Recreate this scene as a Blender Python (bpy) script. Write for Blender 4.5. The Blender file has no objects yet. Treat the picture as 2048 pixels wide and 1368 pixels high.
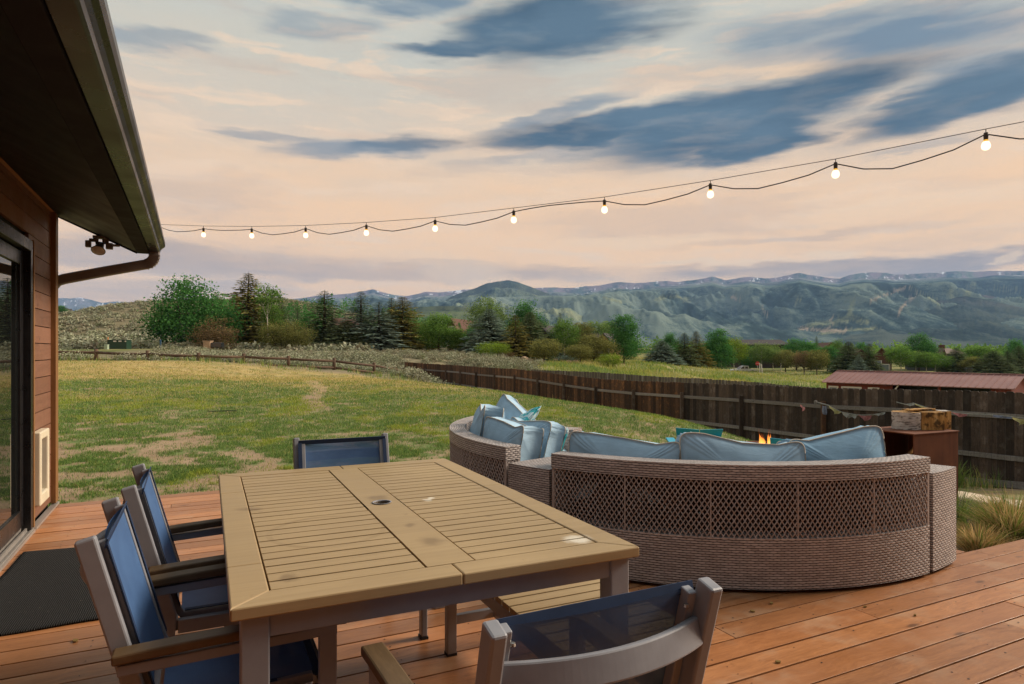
import bpy, math, random
import numpy as np
from mathutils import Vector, Matrix
C = bpy.context.scene.collection
R = math.radians
rng = np.random.default_rng(7)
random.seed(7)
F, CX, HY, H = 1303.0, 1024.0, 702.0, 1.32
TH = R(26.2)      # direction of the house and the deck boards
TT = R(25.4)      # direction of the table and its seats

def P(x, D, z=0.0):
    """point seen in column x of the photograph at depth D"""
    return Vector(((x - CX) / F * D, D, z))
def zat(y, D):
    return H - (y - HY) * D / F
def rot(th, u, v, z=0.0):
    c, s = math.cos(th), math.sin(th)
    return Vector((u * c - v * s, u * s + v * c, z))

# ------------------------------------------------------------------ mesh helpers
class MB:
    def __init__(self):
        self.v, self.f, self.uv, self.r, self.m = [], [], [], [], []
        self.hasuv = False
    def add(self, vs, fs, rnd=0.0, uvs=None, mi=0):
        o = len(self.v)
        self.v += [tuple(p) for p in vs]
        self.r += [rnd] * len(vs)
        for i, f in enumerate(fs):
            self.f.append(tuple(o + k for k in f)); self.m.append(mi)
            if uvs: self.uv.append(uvs[i]); self.hasuv = True
            else: self.uv.append([(0, 0)] * len(f))
    BF = [(0, 3, 2, 1), (4, 5, 6, 7), (0, 1, 5, 4), (1, 2, 6, 5), (2, 3, 7, 6), (3, 0, 4, 7)]
    def box(self, c, s, M=None, rnd=0.0, mi=0):
        vs = []
        for dz in (-1, 1):
            for dx, dy in ((-1, -1), (1, -1), (1, 1), (-1, 1)):
                p = Vector((dx * s[0] / 2, dy * s[1] / 2, dz * s[2] / 2))
                if M is not None: p = M @ p
                vs.append(p + Vector(c))
        self.add(vs, MB.BF, rnd, None, mi)
    def bar(self, p0, p1, w, h, up=(0, 0, 1), rnd=0.0, mi=0):
        """box from p0 to p1, w across, h along up"""
        p0, p1, up = Vector(p0), Vector(p1), Vector(up)
        d = (p1 - p0).normalized(); s = d.cross(up).normalized(); t = s.cross(d)
        vs = []
        for p in (p0, p1):
            for a, b in ((-1, -1), (1, -1), (1, 1), (-1, 1)):
                vs.append(p + s * (a * w / 2) + t * (b * h / 2))
        self.add(vs, [(0, 3, 2, 1), (4, 5, 6, 7), (0, 1, 5, 4), (1, 2, 6, 5), (2, 3, 7, 6), (3, 0, 4, 7)][::1], rnd, None, mi)
    def sweep(self, pts, prof, up=(0, 0, 1), rnd=0.0, caps=True, mi=0, closed=False):
        """2-D profile (side, up) swept along points"""
        pts = [Vector(p) for p in pts]; up = Vector(up); n = len(prof); rings = []
        for i, p in enumerate(pts):
            if closed: d = pts[(i + 1) % len(pts)] - pts[i - 1]
            else: d = pts[min(i + 1, len(pts) - 1)] - pts[max(i - 1, 0)]
            d.normalize(); s = d.cross(up)
            if s.length < 1e-4: s = d.cross(Vector((1, 0, 0.01)))
            s.normalize(); t = s.cross(d)
            rings.append([p + s * a + t * b for a, b in prof])
        vs = [q for r in rings for q in r]; fs = []
        L = len(pts)
        for i in range(L if closed else L - 1):
            j = (i + 1) % L
            for k in range(n):
                k2 = (k + 1) % n
                fs.append((i * n + k, i * n + k2, j * n + k2, j * n + k))
        if caps and not closed:
            fs.append(tuple(range(n - 1, -1, -1))); fs.append(tuple((L - 1) * n + k for k in range(n)))
        self.add(vs, fs, rnd, None, mi)
    def tube(self, pts, r, n=8, rnd=0.0, mi=0, closed=False):
        self.sweep(pts, [(r * math.cos(2 * math.pi * k / n), r * math.sin(2 * math.pi * k / n)) for k in range(n)], rnd=rnd, mi=mi, closed=closed)
    def lathe(self, prof, n=16, c=(0, 0, 0), rnd=0.0, mi=0):
        vs, fs = [], []
        for r, z in prof:
            for k in range(n):
                a = 2 * math.pi * k / n
                vs.append((c[0] + r * math.cos(a), c[1] + r * math.sin(a), c[2] + z))
        for i in range(len(prof) - 1):
            for k in range(n):
                k2 = (k + 1) % n
                fs.append((i * n + k, i * n + k2, (i + 1) * n + k2, (i + 1) * n + k))
        self.add(vs, fs, rnd, None, mi)
    def prism(self, poly, z0, z1, rnd=0.0, mi=0):
        n = len(poly)
        vs = [(x, y, z0) for x, y in poly] + [(x, y, z1) for x, y in poly]
        fs = [tuple(range(n - 1, -1, -1)), tuple(range(n, 2 * n))] + [(k, (k + 1) % n, n + (k + 1) % n, n + k) for k in range(n)]
        self.add(vs, fs, rnd, None, mi)
    def build(self, name, mat, parent=None, loc=None, rz=0.0, bevel=0.0, smooth=False, sub=0):
        me = bpy.data.meshes.new(name)
        me.from_pydata(self.v, [], self.f)
        a = me.attributes.new('rnd', 'FLOAT', 'POINT'); a.data.foreach_set('value', self.r)
        if self.hasuv:
            uvl = me.uv_layers.new(name='UVMap')
            uvl.data.foreach_set('uv', [c for f in self.uv for p in f for c in p])
        mats = mat if isinstance(mat, (list, tuple)) else [mat]
        for m in mats: me.materials.append(m)
        if len(mats) > 1: me.polygons.foreach_set('material_index', self.m)
        me.polygons.foreach_set('use_smooth', [smooth] * len(self.f))
        me.update()
        o = bpy.data.objects.new(name, me); C.objects.link(o)
        if parent: o.parent = parent
        if loc is not None: o.location = loc
        o.rotation_euler = (0, 0, rz)
        if sub:
            md = o.modifiers.new('Subdivision', 'SUBSURF'); md.levels = md.render_levels = sub
        if bevel:
            md = o.modifiers.new('Bevel', 'BEVEL'); md.width = bevel; md.segments = 2
            md.limit_method = 'ANGLE'; md.angle_limit = R(40)
        return o

def np_mesh(name, V, Fc, mat, attrs=None, parent=None, smooth=False):
    """big meshes from arrays; Fc is (m,3) or (m,4)"""
    me = bpy.data.meshes.new(name)
    n, m, k = len(V), len(Fc), Fc.shape[1]
    me.vertices.add(n); me.vertices.foreach_set('co', np.ascontiguousarray(V, dtype=np.float32).ravel())
    me.loops.add(m * k); me.loops.foreach_set('vertex_index', np.ascontiguousarray(Fc, dtype=np.int32).ravel())
    me.polygons.add(m); me.polygons.foreach_set('loop_start', np.arange(0, m * k, k, dtype=np.int32))
    me.polygons.foreach_set('loop_total', np.full(m, k, dtype=np.int32))
    me.polygons.foreach_set('use_smooth', np.full(m, smooth))
    me.update(calc_edges=True)
    for an, av in (attrs or {}).items():
        a = me.attributes.new(an, 'FLOAT', 'POINT'); a.data.foreach_set('value', np.ascontiguousarray(av, dtype=np.float32))
    me.materials.append(mat)
    o = bpy.data.objects.new(name, me); C.objects.link(o)
    if parent: o.parent = parent
    return o

def tag(o, label=None, cat=None, group=None, kind=None):
    if label: o['label'] = label
    if cat: o['category'] = cat
    if group: o['group'] = group
    if kind: o['kind'] = kind
    return o
def empty(name, loc, rz, label, cat, group=None):
    o = bpy.data.objects.new(name, None); C.objects.link(o)
    o.location = loc; o.rotation_euler = (0, 0, rz); o.empty_display_size = .1
    return tag(o, label, cat, group)
def copy_tree(o, parent=None):
    c = o.copy(); C.objects.link(c); c.parent = parent
    for ch in list(o.children): copy_tree(ch, c)
    return c

# ------------------------------------------------------------------ numpy noise
_perm = np.random.default_rng(3).random((256, 256))
def vnoise(x, y):
    xi, yi = np.floor(x).astype(int), np.floor(y).astype(int)
    fx, fy = x - xi, y - yi
    fx, fy = fx * fx * (3 - 2 * fx), fy * fy * (3 - 2 * fy)
    a = _perm[xi & 255, yi & 255]; b = _perm[(xi + 1) & 255, yi & 255]
    c = _perm[xi & 255, (yi + 1) & 255]; d = _perm[(xi + 1) & 255, (yi + 1) & 255]
    return (a * (1 - fx) + b * fx) * (1 - fy) + (c * (1 - fx) + d * fx) * fy
def fbm(x, y, o=4, g=.5):
    s, a, t = 0, 1.0, 0
    for i in range(o):
        s = s + a * vnoise(x * 2 ** i + 17.3 * i, y * 2 ** i + 9.1 * i); t += a; a *= g
    return s / t
def ridged(x, y, o=5, g=.5):
    s, a, t = 0, 1.0, 0
    for i in range(o):
        s = s + a * (1 - np.abs(2 * vnoise(x * 2 ** i + 31.7 * i, y * 2 ** i + 5.3 * i) - 1)); t += a; a *= g
    return s / t
def sstep(a, b, x):
    t = np.clip((x - a) / (b - a), 0, 1); return t * t * (3 - 2 * t)

# ------------------------------------------------------------------ node helpers
class NT:
    def __init__(self, tree):
        self.t = tree; tree.nodes.clear()
    def n(self, typ, _o=0, **kw):
        nd = self.t.nodes.new(typ)
        for k, v in kw.items():
            if k.startswith('_'): setattr(nd, k[1:], v); continue
            key = k.replace('_', ' ')
            s = nd.inputs[int(k[1:])] if (k[0] == 'i' and k[1:].isdigit()) else nd.inputs[key]
            if hasattr(v, 'is_linked') or isinstance(v, bpy.types.NodeSocket): self.t.links.new(v, s)
            else: s.default_value = v
        return nd
    def math(self, op, a, b=None, c=None, clamp=False):
        nd = self.t.nodes.new('ShaderNodeMath'); nd.operation = op; nd.use_clamp = clamp
        for i, v in enumerate((a, b, c)):
            if v is None: continue
            if isinstance(v, bpy.types.NodeSocket): self.t.links.new(v, nd.inputs[i])
            else: nd.inputs[i].default_value = v
        return nd.outputs[0]
    def mix(self, fac, a, b, mode='MIX'):
        nd = self.t.nodes.new('ShaderNodeMix'); nd.data_type = 'RGBA'; nd.blend_type = mode
        for i, v in ((0, fac), (6, a), (7, b)):
            if isinstance(v, bpy.types.NodeSocket): self.t.links.new(v, nd.inputs[i])
            else: nd.inputs[i].default_value = (*v, 1) if (i and len(v) == 3) else v
        return nd.outputs[2]
    def ramp(self, fac, stops, interp='LINEAR'):
        nd = self.t.nodes.new('ShaderNodeValToRGB'); cr = nd.color_ramp; cr.interpolation = interp
        while len(cr.elements) < len(stops): cr.elements.new(.5)
        for e, (p, c) in zip(cr.elements, stops):
            e.position = p; e.color = (*c, 1) if hasattr(c, '__len__') else (c, c, c, 1)
        self.t.links.new(fac, nd.inputs[0]); return nd.outputs[0]
    def rng(self, v, a, b, c=0.0, d=1.0, smooth=False):
        nd = self.t.nodes.new('ShaderNodeMapRange'); nd.interpolation_type = 'SMOOTHSTEP' if smooth else 'LINEAR'
        self.t.links.new(v, nd.inputs[0])
        for i, x in enumerate((a, b, c, d)): nd.inputs[1 + i].default_value = x
        return nd.outputs[0]
    def coord(self, kind='Object', scale=(1, 1, 1)):
        tc = self.n('ShaderNodeTexCoord')
        mp = self.n('ShaderNodeMapping'); self.t.links.new(tc.outputs[kind], mp.inputs[0]); mp.inputs['Scale'].default_value = scale
        return mp.outputs[0]
    def noise(self, vec, scale, detail=4, rough=.55, dist=0.0):
        nd = self.n('ShaderNodeTexNoise', Vector=vec, Scale=scale, Detail=detail, Roughness=rough, Distortion=dist)
        return nd.outputs[0]
    def attr(self, name='rnd'):
        nd = self.t.nodes.new('ShaderNodeAttribute'); nd.attribute_name = name
        return nd.outputs['Fac']
    def out(self, col, rough=.6, bump=None, bstr=.3, bdist=.01, spec=.35, metal=0.0, normal=None):
        b = self.t.nodes.new('ShaderNodeBsdfPrincipled')
        for k, v in (('Base Color', col), ('Roughness', rough), ('Metallic', metal), ('Specular IOR Level', spec)):
            if isinstance(v, bpy.types.NodeSocket): self.t.links.new(v, b.inputs[k])
            else: b.inputs[k].default_value = (*v, 1) if hasattr(v, '__len__') else v
        if bump is not None:
            bp = self.n('ShaderNodeBump', Strength=bstr, Distance=bdist, Height=bump)
            self.t.links.new(bp.outputs[0], b.inputs['Normal'])
        o = self.t.nodes.new('ShaderNodeOutputMaterial'); self.t.links.new(b.outputs[0], o.inputs[0])
        return b
def newmat(name):
    m = bpy.data.materials.new(name); m.use_nodes = True
    return m, NT(m.node_tree)
def simple(name, col, rough=.6, var=.25, scale=6, spec=.35, metal=0.0, bump=.0):
    """plain surface with soft blotches and fine grain"""
    m, t = newmat(name); v = t.coord()
    a = t.noise(v, scale, 5); b = t.noise(v, scale * 14, 3)
    f = t.math('ADD', t.math('MULTIPLY', a, .7), t.math('MULTIPLY', b, .3))
    lo = [c * (1 - var) for c in col]; hi = [min(c * (1 + var), 1) for c in col]
    cc = t.ramp(f, [(.3, lo), (.7, hi)])
    t.out(cc, t.rng(a, .3, .7, max(rough - .08, .02), min(rough + .08, 1)), b if bump else None, bump, .004, spec, metal)
    return m
# ------------------------------------------------------------------ materials
def mat_planks(name, lo, hi, grey, gscale=(2.2, 34, 34), wear=.45, rough=.55, knots=True, vscale=1.0, bv=.14):
    """timber with grain along local x, per-board tone from the rnd attribute, worn patches and knots"""
    m, t = newmat(name); r = t.attr('rnd')
    tc = t.n('ShaderNodeTexCoord')
    off = t.n('ShaderNodeCombineXYZ', X=t.math('MULTIPLY', r, 37.0), Y=t.math('MULTIPLY', r, 11.0), Z=t.math('MULTIPLY', r, 5.0))
    vec = t.n('ShaderNodeVectorMath', _operation='ADD', i0=tc.outputs['Object'], i1=off.outputs[0]).outputs[0]
    g = t.n('ShaderNodeMapping', Vector=vec); g.inputs['Scale'].default_value = gscale
    warp = t.noise(vec, 2.3 * vscale, 3)
    gv = t.n('ShaderNodeVectorMath', _operation='ADD', i0=g.outputs[0], i1=t.n('ShaderNodeCombineXYZ', Y=t.math('MULTIPLY', warp, 5.0), Z=t.math('MULTIPLY', warp, 5.0)).outputs[0]).outputs[0]
    grain = t.noise(gv, 1.0, 6, .65)
    fine = t.noise(gv, 4.0, 3, .6)
    k = t.math('ADD', t.math('MULTIPLY', grain, .7), t.math('MULTIPLY', fine, .3))
    base = t.ramp(k, [(.32, lo), (.68, hi)])
    base = t.mix(t.rng(r, 0, 1, 0, .65), base, t.mix(.55, base, [c * 1.35 for c in hi]))
    base = t.mix(t.rng(t.math('FRACT', t.math('MULTIPLY', r, 7.13)), .5, 1, 0, .5), base, t.mix(.6, base, [lo[0] * .8, lo[1] * .65, lo[2] * .55]))
    blot = t.noise(vec, 3.1 * vscale, 5, .6)
    base = t.mix(t.math('MULTIPLY', t.rng(blot, .5, .72, 0, 1, True), wear), base, grey)
    if knots:
        kv = t.n('ShaderNodeMapping', Vector=vec); kv.inputs['Scale'].default_value = (1.7 * vscale, 4.6 * vscale, 4.6 * vscale)
        vo = t.n('ShaderNodeTexVoronoi', Vector=kv.outputs[0], Scale=1.0)
        base = t.mix(t.rng(vo.outputs['Distance'], .03, .10, .75, 0, True), base, [lo[0] * .3, lo[1] * .3, lo[2] * .3])
    base = t.mix(1.0, base, t.n('ShaderNodeCombineXYZ', **{a_: t.rng(t.math('FRACT', t.math('MULTIPLY', r, 13.7)), 0, 1, 1 - bv, 1 + bv) for a_ in 'XYZ'}).outputs[0], 'MULTIPLY')
    t.out(base, t.rng(blot, .3, .7, rough - .1, rough + .12), k, .25, .002, .35)
    return m
M = {}
M['deck'] = mat_planks('deck cedar', (.235, .090, .032), (.455, .195, .076), (.42, .255, .15), wear=.6, rough=.40, bv=.26)
M['siding'] = mat_planks('stained siding', (.155, .073, .043), (.25, .122, .075), (.2, .085, .05), gscale=(1.6, 26, 26), wear=.4, rough=.55)
M['trim'] = mat_planks('honey corner trim', (.19, .092, .030), (.29, .145, .056), (.19, .085, .03), gscale=(26, 26, 1.6), wear=.3, knots=False)
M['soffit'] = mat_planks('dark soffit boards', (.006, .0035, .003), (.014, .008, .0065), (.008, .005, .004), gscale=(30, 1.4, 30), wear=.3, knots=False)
M['fence'] = mat_planks('weathered fence', (.009, .0065, .005), (.085, .058, .043), (.20, .175, .155), gscale=(30, 30, 1.6), wear=.35, rough=.85, vscale=1.6, bv=.6)
M['fence_warm'] = mat_planks('stained fence', (.012, .007, .0045), (.105, .052, .026), (.30, .14, .055), gscale=(34, 34, 1.4), wear=.45, rough=.85, vscale=2.2, bv=.6)
M['fence_rail'] = mat_planks('grey fence rail', (.09, .082, .075), (.24, .22, .20), (.32, .30, .28), gscale=(3, 40, 40), wear=.4, rough=.85)
M['far_fence'] = mat_planks('silvered fence', (.05, .043, .038), (.14, .12, .105), (.2, .18, .16), gscale=(30, 30, 1.6), wear=.35, rough=.85)
M['rail_fence'] = mat_planks('round fence rail', (.05, .028, .017), (.14, .085, .052), (.18, .13, .09), gscale=(2, 30, 30), wear=.4, rough=.85)
M['arm_wood'] = mat_planks('armrest wood', (.095, .058, .027), (.16, .10, .048), (.12, .075, .038), gscale=(30, 3, 30), wear=.3, knots=False)

def mat_tabletop():
    m, t = newmat('khaki table boards'); v = t.coord(); r = t.attr('rnd')
    g = t.coord('Object', (3, 60, 60)); a = t.noise(v, 2.2, 6, .6); b = t.noise(g, 1, 4); c = t.noise(v, 9, 4, .7)
    base = t.ramp(t.math('ADD', t.math('MULTIPLY', a, .6), t.math('MULTIPLY', b, .4)), [(.34, (.315, .212, .098)), (.68, (.45, .318, .165))])
    base = t.mix(t.rng(r, 0, 1, 0, .35), base, (.39, .27, .135))
    base = t.mix(t.rng(c, .66, .78, 0, .5, True), base, (.20, .12, .05))
    # ring left by a pot
    p = t.n('ShaderNodeVectorMath', _operation='DISTANCE', i0=t.n('ShaderNodeTexCoord').outputs['Object'], i1=(-.244, -.294, .755)).outputs['Value']
    ring = t.math('COMPARE', p, .175, .009)
    base = t.mix(t.math('MULTIPLY', ring, t.rng(a, .42, .6, 0, .42)), base, (.20, .125, .05))
    for (x, y, rr) in ((.023, -.55, .035), (.005, -.35, .018), (-.003, .085, .030), (.28, -.344, .012), (-.40, -.70, .02), (-.45, .1, .03)):
        q = t.n('ShaderNodeVectorMath', _operation='DISTANCE', i0=t.n('ShaderNodeVectorMath', _operation='MULTIPLY_ADD', i2=t.n('ShaderNodeTexCoord').outputs['Object'], i0=t.n('ShaderNodeTexNoise', Vector=v, Scale=14, Detail=6).outputs['Color'], i1=(.09, .09, 0)).outputs[0], i1=(x + .045, y + .045, .755)).outputs['Value']
        base = t.mix(t.rng(q, rr * .4, rr * 1.8, .45, 0, True), base, (.10, .055, .022))
    for (x, y, rr) in ((.42, -.715, .03), (.17, -.025, .014), (.19, .0, .010)):
        q = t.n('ShaderNodeVectorMath', _operation='DISTANCE', i0=t.n('ShaderNodeVectorMath', _operation='MULTIPLY_ADD', i2=t.n('ShaderNodeTexCoord').outputs['Object'], i0=t.n('ShaderNodeTexNoise', Vector=v, Scale=30, Detail=4).outputs['Color'], i1=(.04, .04, 0)).outputs[0], i1=(x + .02, y + .02, .755)).outputs['Value']
        base = t.mix(t.rng(q, rr * .6, rr * 1.9, .85, 0, True), base, (.75, .68, .55))
    t.out(base, t.rng(a, .3, .7, .42, .62), b, .08, .001, .4)
    return m
M['table'] = mat_tabletop()
M['taupe'] = simple('taupe painted metal', (.262, .262, .282), .42, .07, 30, .45)
M['metal_light'] = simple('brushed sill metal', (.40, .36, .32), .38, .12, 20, .5, .4)
M['black'] = simple('black foot cap', (.012, .012, .013), .5, .2, 20)
M['void'] = simple('dark hollow', (.006, .005, .005), 1.0, .1, 4, .0)  # flat black that paints the shade under the table top
M['screw'] = simple('bright screw head', (.6, .57, .52), .25, .1, 40, .5, .9)
M['frame_black'] = simple('black door frame', (.012, .011, .012), .32, .2, 12, .5)
M['gutter'] = simple('brown gutter metal', (.009, .007, .0085), .30, .06, 3, .28)
M['downspout'] = simple('taupe downspout', (.15, .12, .10), .45, .22, 7, .5)
M['fascia'] = simple('brown fascia paint', (.015, .011, .0135), .7, .15, 7, .1)
M['roof_dark'] = simple('dark shingles', (.04, .036, .034), .9, .3, 14)
M['cream'] = simple('cream plastic', (.70, .62, .46), .4, .06, 8, .45)
M['flap'] = simple('smoked vinyl flap', (.16, .155, .17), .3, .2, 6, .5)
M['lamp_grey'] = simple('grey lamp housing', (.20, .19, .175), .45, .15, 20)
M['lamp_glass'] = simple('frosted lamp face', (.42, .40, .36), .3, .1, 20)
M['teal'] = simple('teal poly lumber', (.015, .33, .48), .45, .12, 6, .4)
M['cord'] = simple('black cord', (.015, .014, .014), .6, .1, 40)
M['socket'] = simple('brown lamp socket', (.05, .035, .025), .5, .1, 60)
M['white_paint'] = simple('white vehicle paint', (.78, .78, .78), .25, .03, 3, .5)
M['tyre'] = simple('tyre rubber', (.02, .02, .02), .8, .1, 10)
M['glass_dark'] = simple('dark window glass', (.02, .025, .03), .06, .1, 3, .6)
M['sign_red'] = simple('red sign face', (.5, .03, .03), .4, .05, 5)
M['green_box'] = simple('dark green cabinet paint', (.015, .045, .028), .45, .12, 5)
M['stone'] = simple('tan boulder', (.42, .29, .19), .9, .35, 4, .2, 0, .5)
M['flagstone'] = simple('pale flagstone', (.60, .47, .34), .85, .22, 7, .2, 0, .5)
M['gravel'] = simple('dark gravel', (.085, .08, .085), .95, .6, 45, .2, 0, .8)
M['mulch'] = simple('red bark mulch', (.12, .045, .025), .95, .35, 20)

def mat_rust():
    m, t = newmat('rusted steel'); v = t.coord(); a = t.noise(v, 3.5, 6, .6); b = t.noise(v, 38, 4, .7); s = t.noise(t.coord('Object', (12, 12, .8)), 1.5, 3)
    base = t.ramp(t.math('ADD', t.math('MULTIPLY', a, .6), t.math('MULTIPLY', s, .4)), [(.3, (.085, .026, .012)), (.55, (.15, .048, .02)), (.75, (.22, .078, .035))])
    base = t.mix(t.rng(b, .62, .74, 0, .75, True), base, (.035, .016, .012))
    t.out(base, .78, b, .2, .003, .25); return m
M['rust'] = mat_rust()
def mat_birch():
    m, t = newmat('birch bark'); v = t.coord('Object', (14, 14, 60)); a = t.noise(v, 1, 4, .6); b = t.noise(t.coord(), 26, 4)
    base = t.ramp(a, [(.35, (.09, .07, .06)), (.48, (.42, .37, .33)), (.7, (.62, .57, .52))])
    base = t.mix(t.rng(b, .58, .68, 0, .9), base, (.05, .035, .03))
    t.out(base, .85, a, .5, .006, .2); return m
M['birch'] = mat_birch()
def mat_split():
    m, t = newmat('split log wood'); a = t.noise(t.coord('Object', (16, 16, 2.4)), 2, 5); b = t.noise(t.coord(), 13, 4)
    base = t.ramp(a, [(.3, (.16, .075, .022)), (.55, (.50, .27, .085)), (.75, (.68, .45, .2))])
    base = t.mix(t.rng(b, .5, .6, 0, .85), base, (.04, .022, .012))
    t.out(base, .8, a, .4, .006, .2); return m
M['split'] = mat_split()

def mat_wicker():
    m, t = newmat('brown wicker weave'); uv = t.n('ShaderNodeTexCoord').outputs['UV']
    nz = t.n('ShaderNodeTexNoise', Vector=uv, Scale=45, Detail=2)
    wob = t.n('ShaderNodeVectorMath', _operation='MULTIPLY_ADD', i0=nz.outputs['Color'], i1=(.0035, .002, 0), i2=uv).outputs[0]
    sp = t.n('ShaderNodeSeparateXYZ', Vector=wob); RH, BW_ = .0138, .040
    vr = t.math('DIVIDE', sp.outputs['Y'], RH); row = t.math('FLOOR', vr); vf = t.math('ABSOLUTE', t.math('SUBTRACT', t.math('FRACT', vr), .5))
    par = t.math('MULTIPLY', t.math('MODULO', t.math('ABSOLUTE', row), 2.0), .5)
    uf = t.math('FRACT', t.math('ADD', t.math('DIVIDE', sp.outputs['X'], BW_), par)); arch = t.math('SINE', t.math('MULTIPLY', uf, math.pi))
    half = t.math('MULTIPLY_ADD', t.math('POWER', arch, .55), .25, .20)
    mask = t.rng(t.math('SUBTRACT', half, vf), -.02, .10, 0, 1, True)
    cell = t.n('ShaderNodeTexWhiteNoise', _noise_dimensions='2D', Vector=t.n('ShaderNodeCombineXYZ', X=t.math('FLOOR', t.math('ADD', t.math('DIVIDE', sp.outputs['X'], BW_), par)), Y=row).outputs[0]).outputs['Value']
    a = t.noise(t.coord(), 5, 4)
    str_ = t.mix(cell, (.40, .345, .32), (.60, .53, .495)); str_ = t.mix(t.rng(a, .35, .65, 0, .3), str_, (.39, .32, .29))
    base = t.mix(mask, (.045, .028, .023), str_)
    h = t.math('MULTIPLY', mask, t.math('MULTIPLY_ADD', arch, .7, .3))
    t.out(base, .5, h, .9, .006, .4); return m
M['wicker'] = mat_wicker()
M['strand'] = simple('wicker strand', (.39, .325, .295), .5, .22, 30, .4)
M['strand_shade'] = simple('inner wicker strand', (.10, .075, .065), .6, .2, 30, .3)  # darker copy of the strand colour, painting shade inside the back
M['wicker_shade'] = simple('inner wicker shade liner', (.030, .020, .017), .8, .3, 20)  # near-black sheet colour painting the dark behind the lattice
def mat_cushion(name, col):
    m, t = newmat(name); v = t.coord(); a = t.noise(v, 3.5, 5, .6); b = t.noise(v, 420, 2); w = t.noise(t.coord('Object', (5, 5, 16)), 1.6, 4, .6, 1.2)
    base = t.ramp(a, [(.3, [c * .82 for c in col]), (.7, [min(c * 1.14, 1) for c in col])])
    base = t.mix(t.rng(t.noise(v, 1.7, 5, .7), .58, .75, 0, .3), base, [min(c * 1.3, 1) for c in col])
    t.out(base, .85, t.math('ADD', t.math('MULTIPLY', w, .9), t.math('MULTIPLY', b, .05)), .28, .012, .03); return m
M['pillow'] = mat_cushion('faded blue canvas', (.355, .50, .62))
M['pillow_deep'] = mat_cushion('blue canvas', (.27, .43, .57))
M['seat_blue'] = mat_cushion('pale blue seat canvas', (.34, .50, .58))
M['piping'] = simple('cream piping', (.56, .50, .42), .8, .12, 40)
def mat_print():
    m, t = newmat('teal floral print'); v = t.coord(); a = t.noise(v, 7, 2, .5, 1.5)
    base = t.ramp(a, [(.40, (.50, .66, .70)), (.47, (.06, .42, .46)), (.56, (.12, .50, .52)), (.64, (.30, .50, .72))], 'CONSTANT')
    t.out(base, .85, t.noise(v, 14, 3), .2, .01, .15); return m
M['print'] = mat_print()
def mat_sling():
    m, t = newmat('navy mesh sling'); v = t.coord('Object', (260, 260, 260))
    a = t.noise(t.coord(), 8, 4); ck = t.noise(v, 1, 2)
    col = t.ramp(a, [(.3, (.036, .088, .21)), (.7, (.056, .128, .28))])
    d = t.n('ShaderNodeBsdfPrincipled', Base_Color=col, Roughness=.62, Specular_IOR_Level=.45)
    tr = t.n('ShaderNodeBsdfTransparent')
    lw = t.n('ShaderNodeLayerWeight', Blend=.5)
    # open weave: holes close up when seen edge-on
    op = t.rng(lw.outputs['Facing'], .05, .75, .90, 1.0)
    op = t.math('MULTIPLY_ADD', t.math('SUBTRACT', ck, .5), .12, op, clamp=True)
    mx = t.n('ShaderNodeMixShader', i0=op, i1=tr.outputs[0], i2=d.outputs[0])
    o = t.n('ShaderNodeOutputMaterial', Surface=mx.outputs[0]); return m
M['sling'] = mat_sling()
M['hem'] = simple('navy sling hem', (.018, .036, .085), .65, .15, 30, .3)
def mat_mat():
    m, t = newmat('black ribbed mat'); v = t.coord(); w = t.n('ShaderNodeTexWave', Vector=t.coord('Object', (1, .35, 1)), Scale=33, Distortion=1.4, Detail=2).outputs[1]
    n = t.noise(v, 160, 2); base = t.ramp(w, [(.2, (.008, .008, .008)), (.8, (.045, .043, .042))])
    base = t.mix(t.rng(n, .70, .76, 0, .8), base, (.30, .24, .17))
    t.out(base, .9, w, .8, .012, .2); return m
M['mat'] = mat_mat()
def mat_glass():
    m, t = newmat('door glass'); v = t.coord(); a = t.noise(v, .9, 1)
    gl = t.n('ShaderNodeBsdfGlossy', Color=(.92, .94, .93, 1), Roughness=.012); df = t.n('ShaderNodeBsdfDiffuse', Color=(.008, .009, .009, 1))
    bp = t.n('ShaderNodeBump', Strength=.03, Distance=.02, Height=a); t.t.links.new(bp.outputs[0], gl.inputs['Normal'])
    mx = t.n('ShaderNodeMixShader', i0=t.n('ShaderNodeFresnel', IOR=1.9).outputs[0], i1=df.outputs[0], i2=gl.outputs[0]); t.n('ShaderNodeOutputMaterial', Surface=mx.outputs[0]); return m
M['glass'] = mat_glass()
def mat_emit(name, col, s):
    m, t = newmat(name); e = t.n('ShaderNodeEmission', Color=(*col, 1), Strength=s); t.n('ShaderNodeOutputMaterial', Surface=e.outputs[0]); return m
M['bulb'] = mat_emit('lit bulb', (1.0, .84, .58), 1.9)
M['bulb_neck'] = mat_emit('amber bulb neck', (1.0, .48, .06), 1.0)
def mat_flame():
    m, t = newmat('fire flame'); z = t.n('ShaderNodeSeparateXYZ', Vector=t.n('ShaderNodeTexCoord').outputs['Generated']).outputs['Z']
    col = t.ramp(z, [(0, (1, .62, .16)), (.45, (1, .32, .05)), (1, (.7, .10, .02))])
    e = t.n('ShaderNodeEmission', Color=col, Strength=2.2); tr = t.n('ShaderNodeBsdfTransparent')
    f = t.math('MULTIPLY', t.rng(z, .05, 1.0, .85, .25), t.rng(t.noise(t.coord('Object', (1, 1, .5)), 22, 3), .35, .6, .2, 1))
    mx = t.n('ShaderNodeMixShader', i0=f, i1=tr.outputs[0], i2=e.outputs[0]); t.n('ShaderNodeOutputMaterial', Surface=mx.outputs[0]); return m
M['flame'] = mat_flame()

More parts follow.
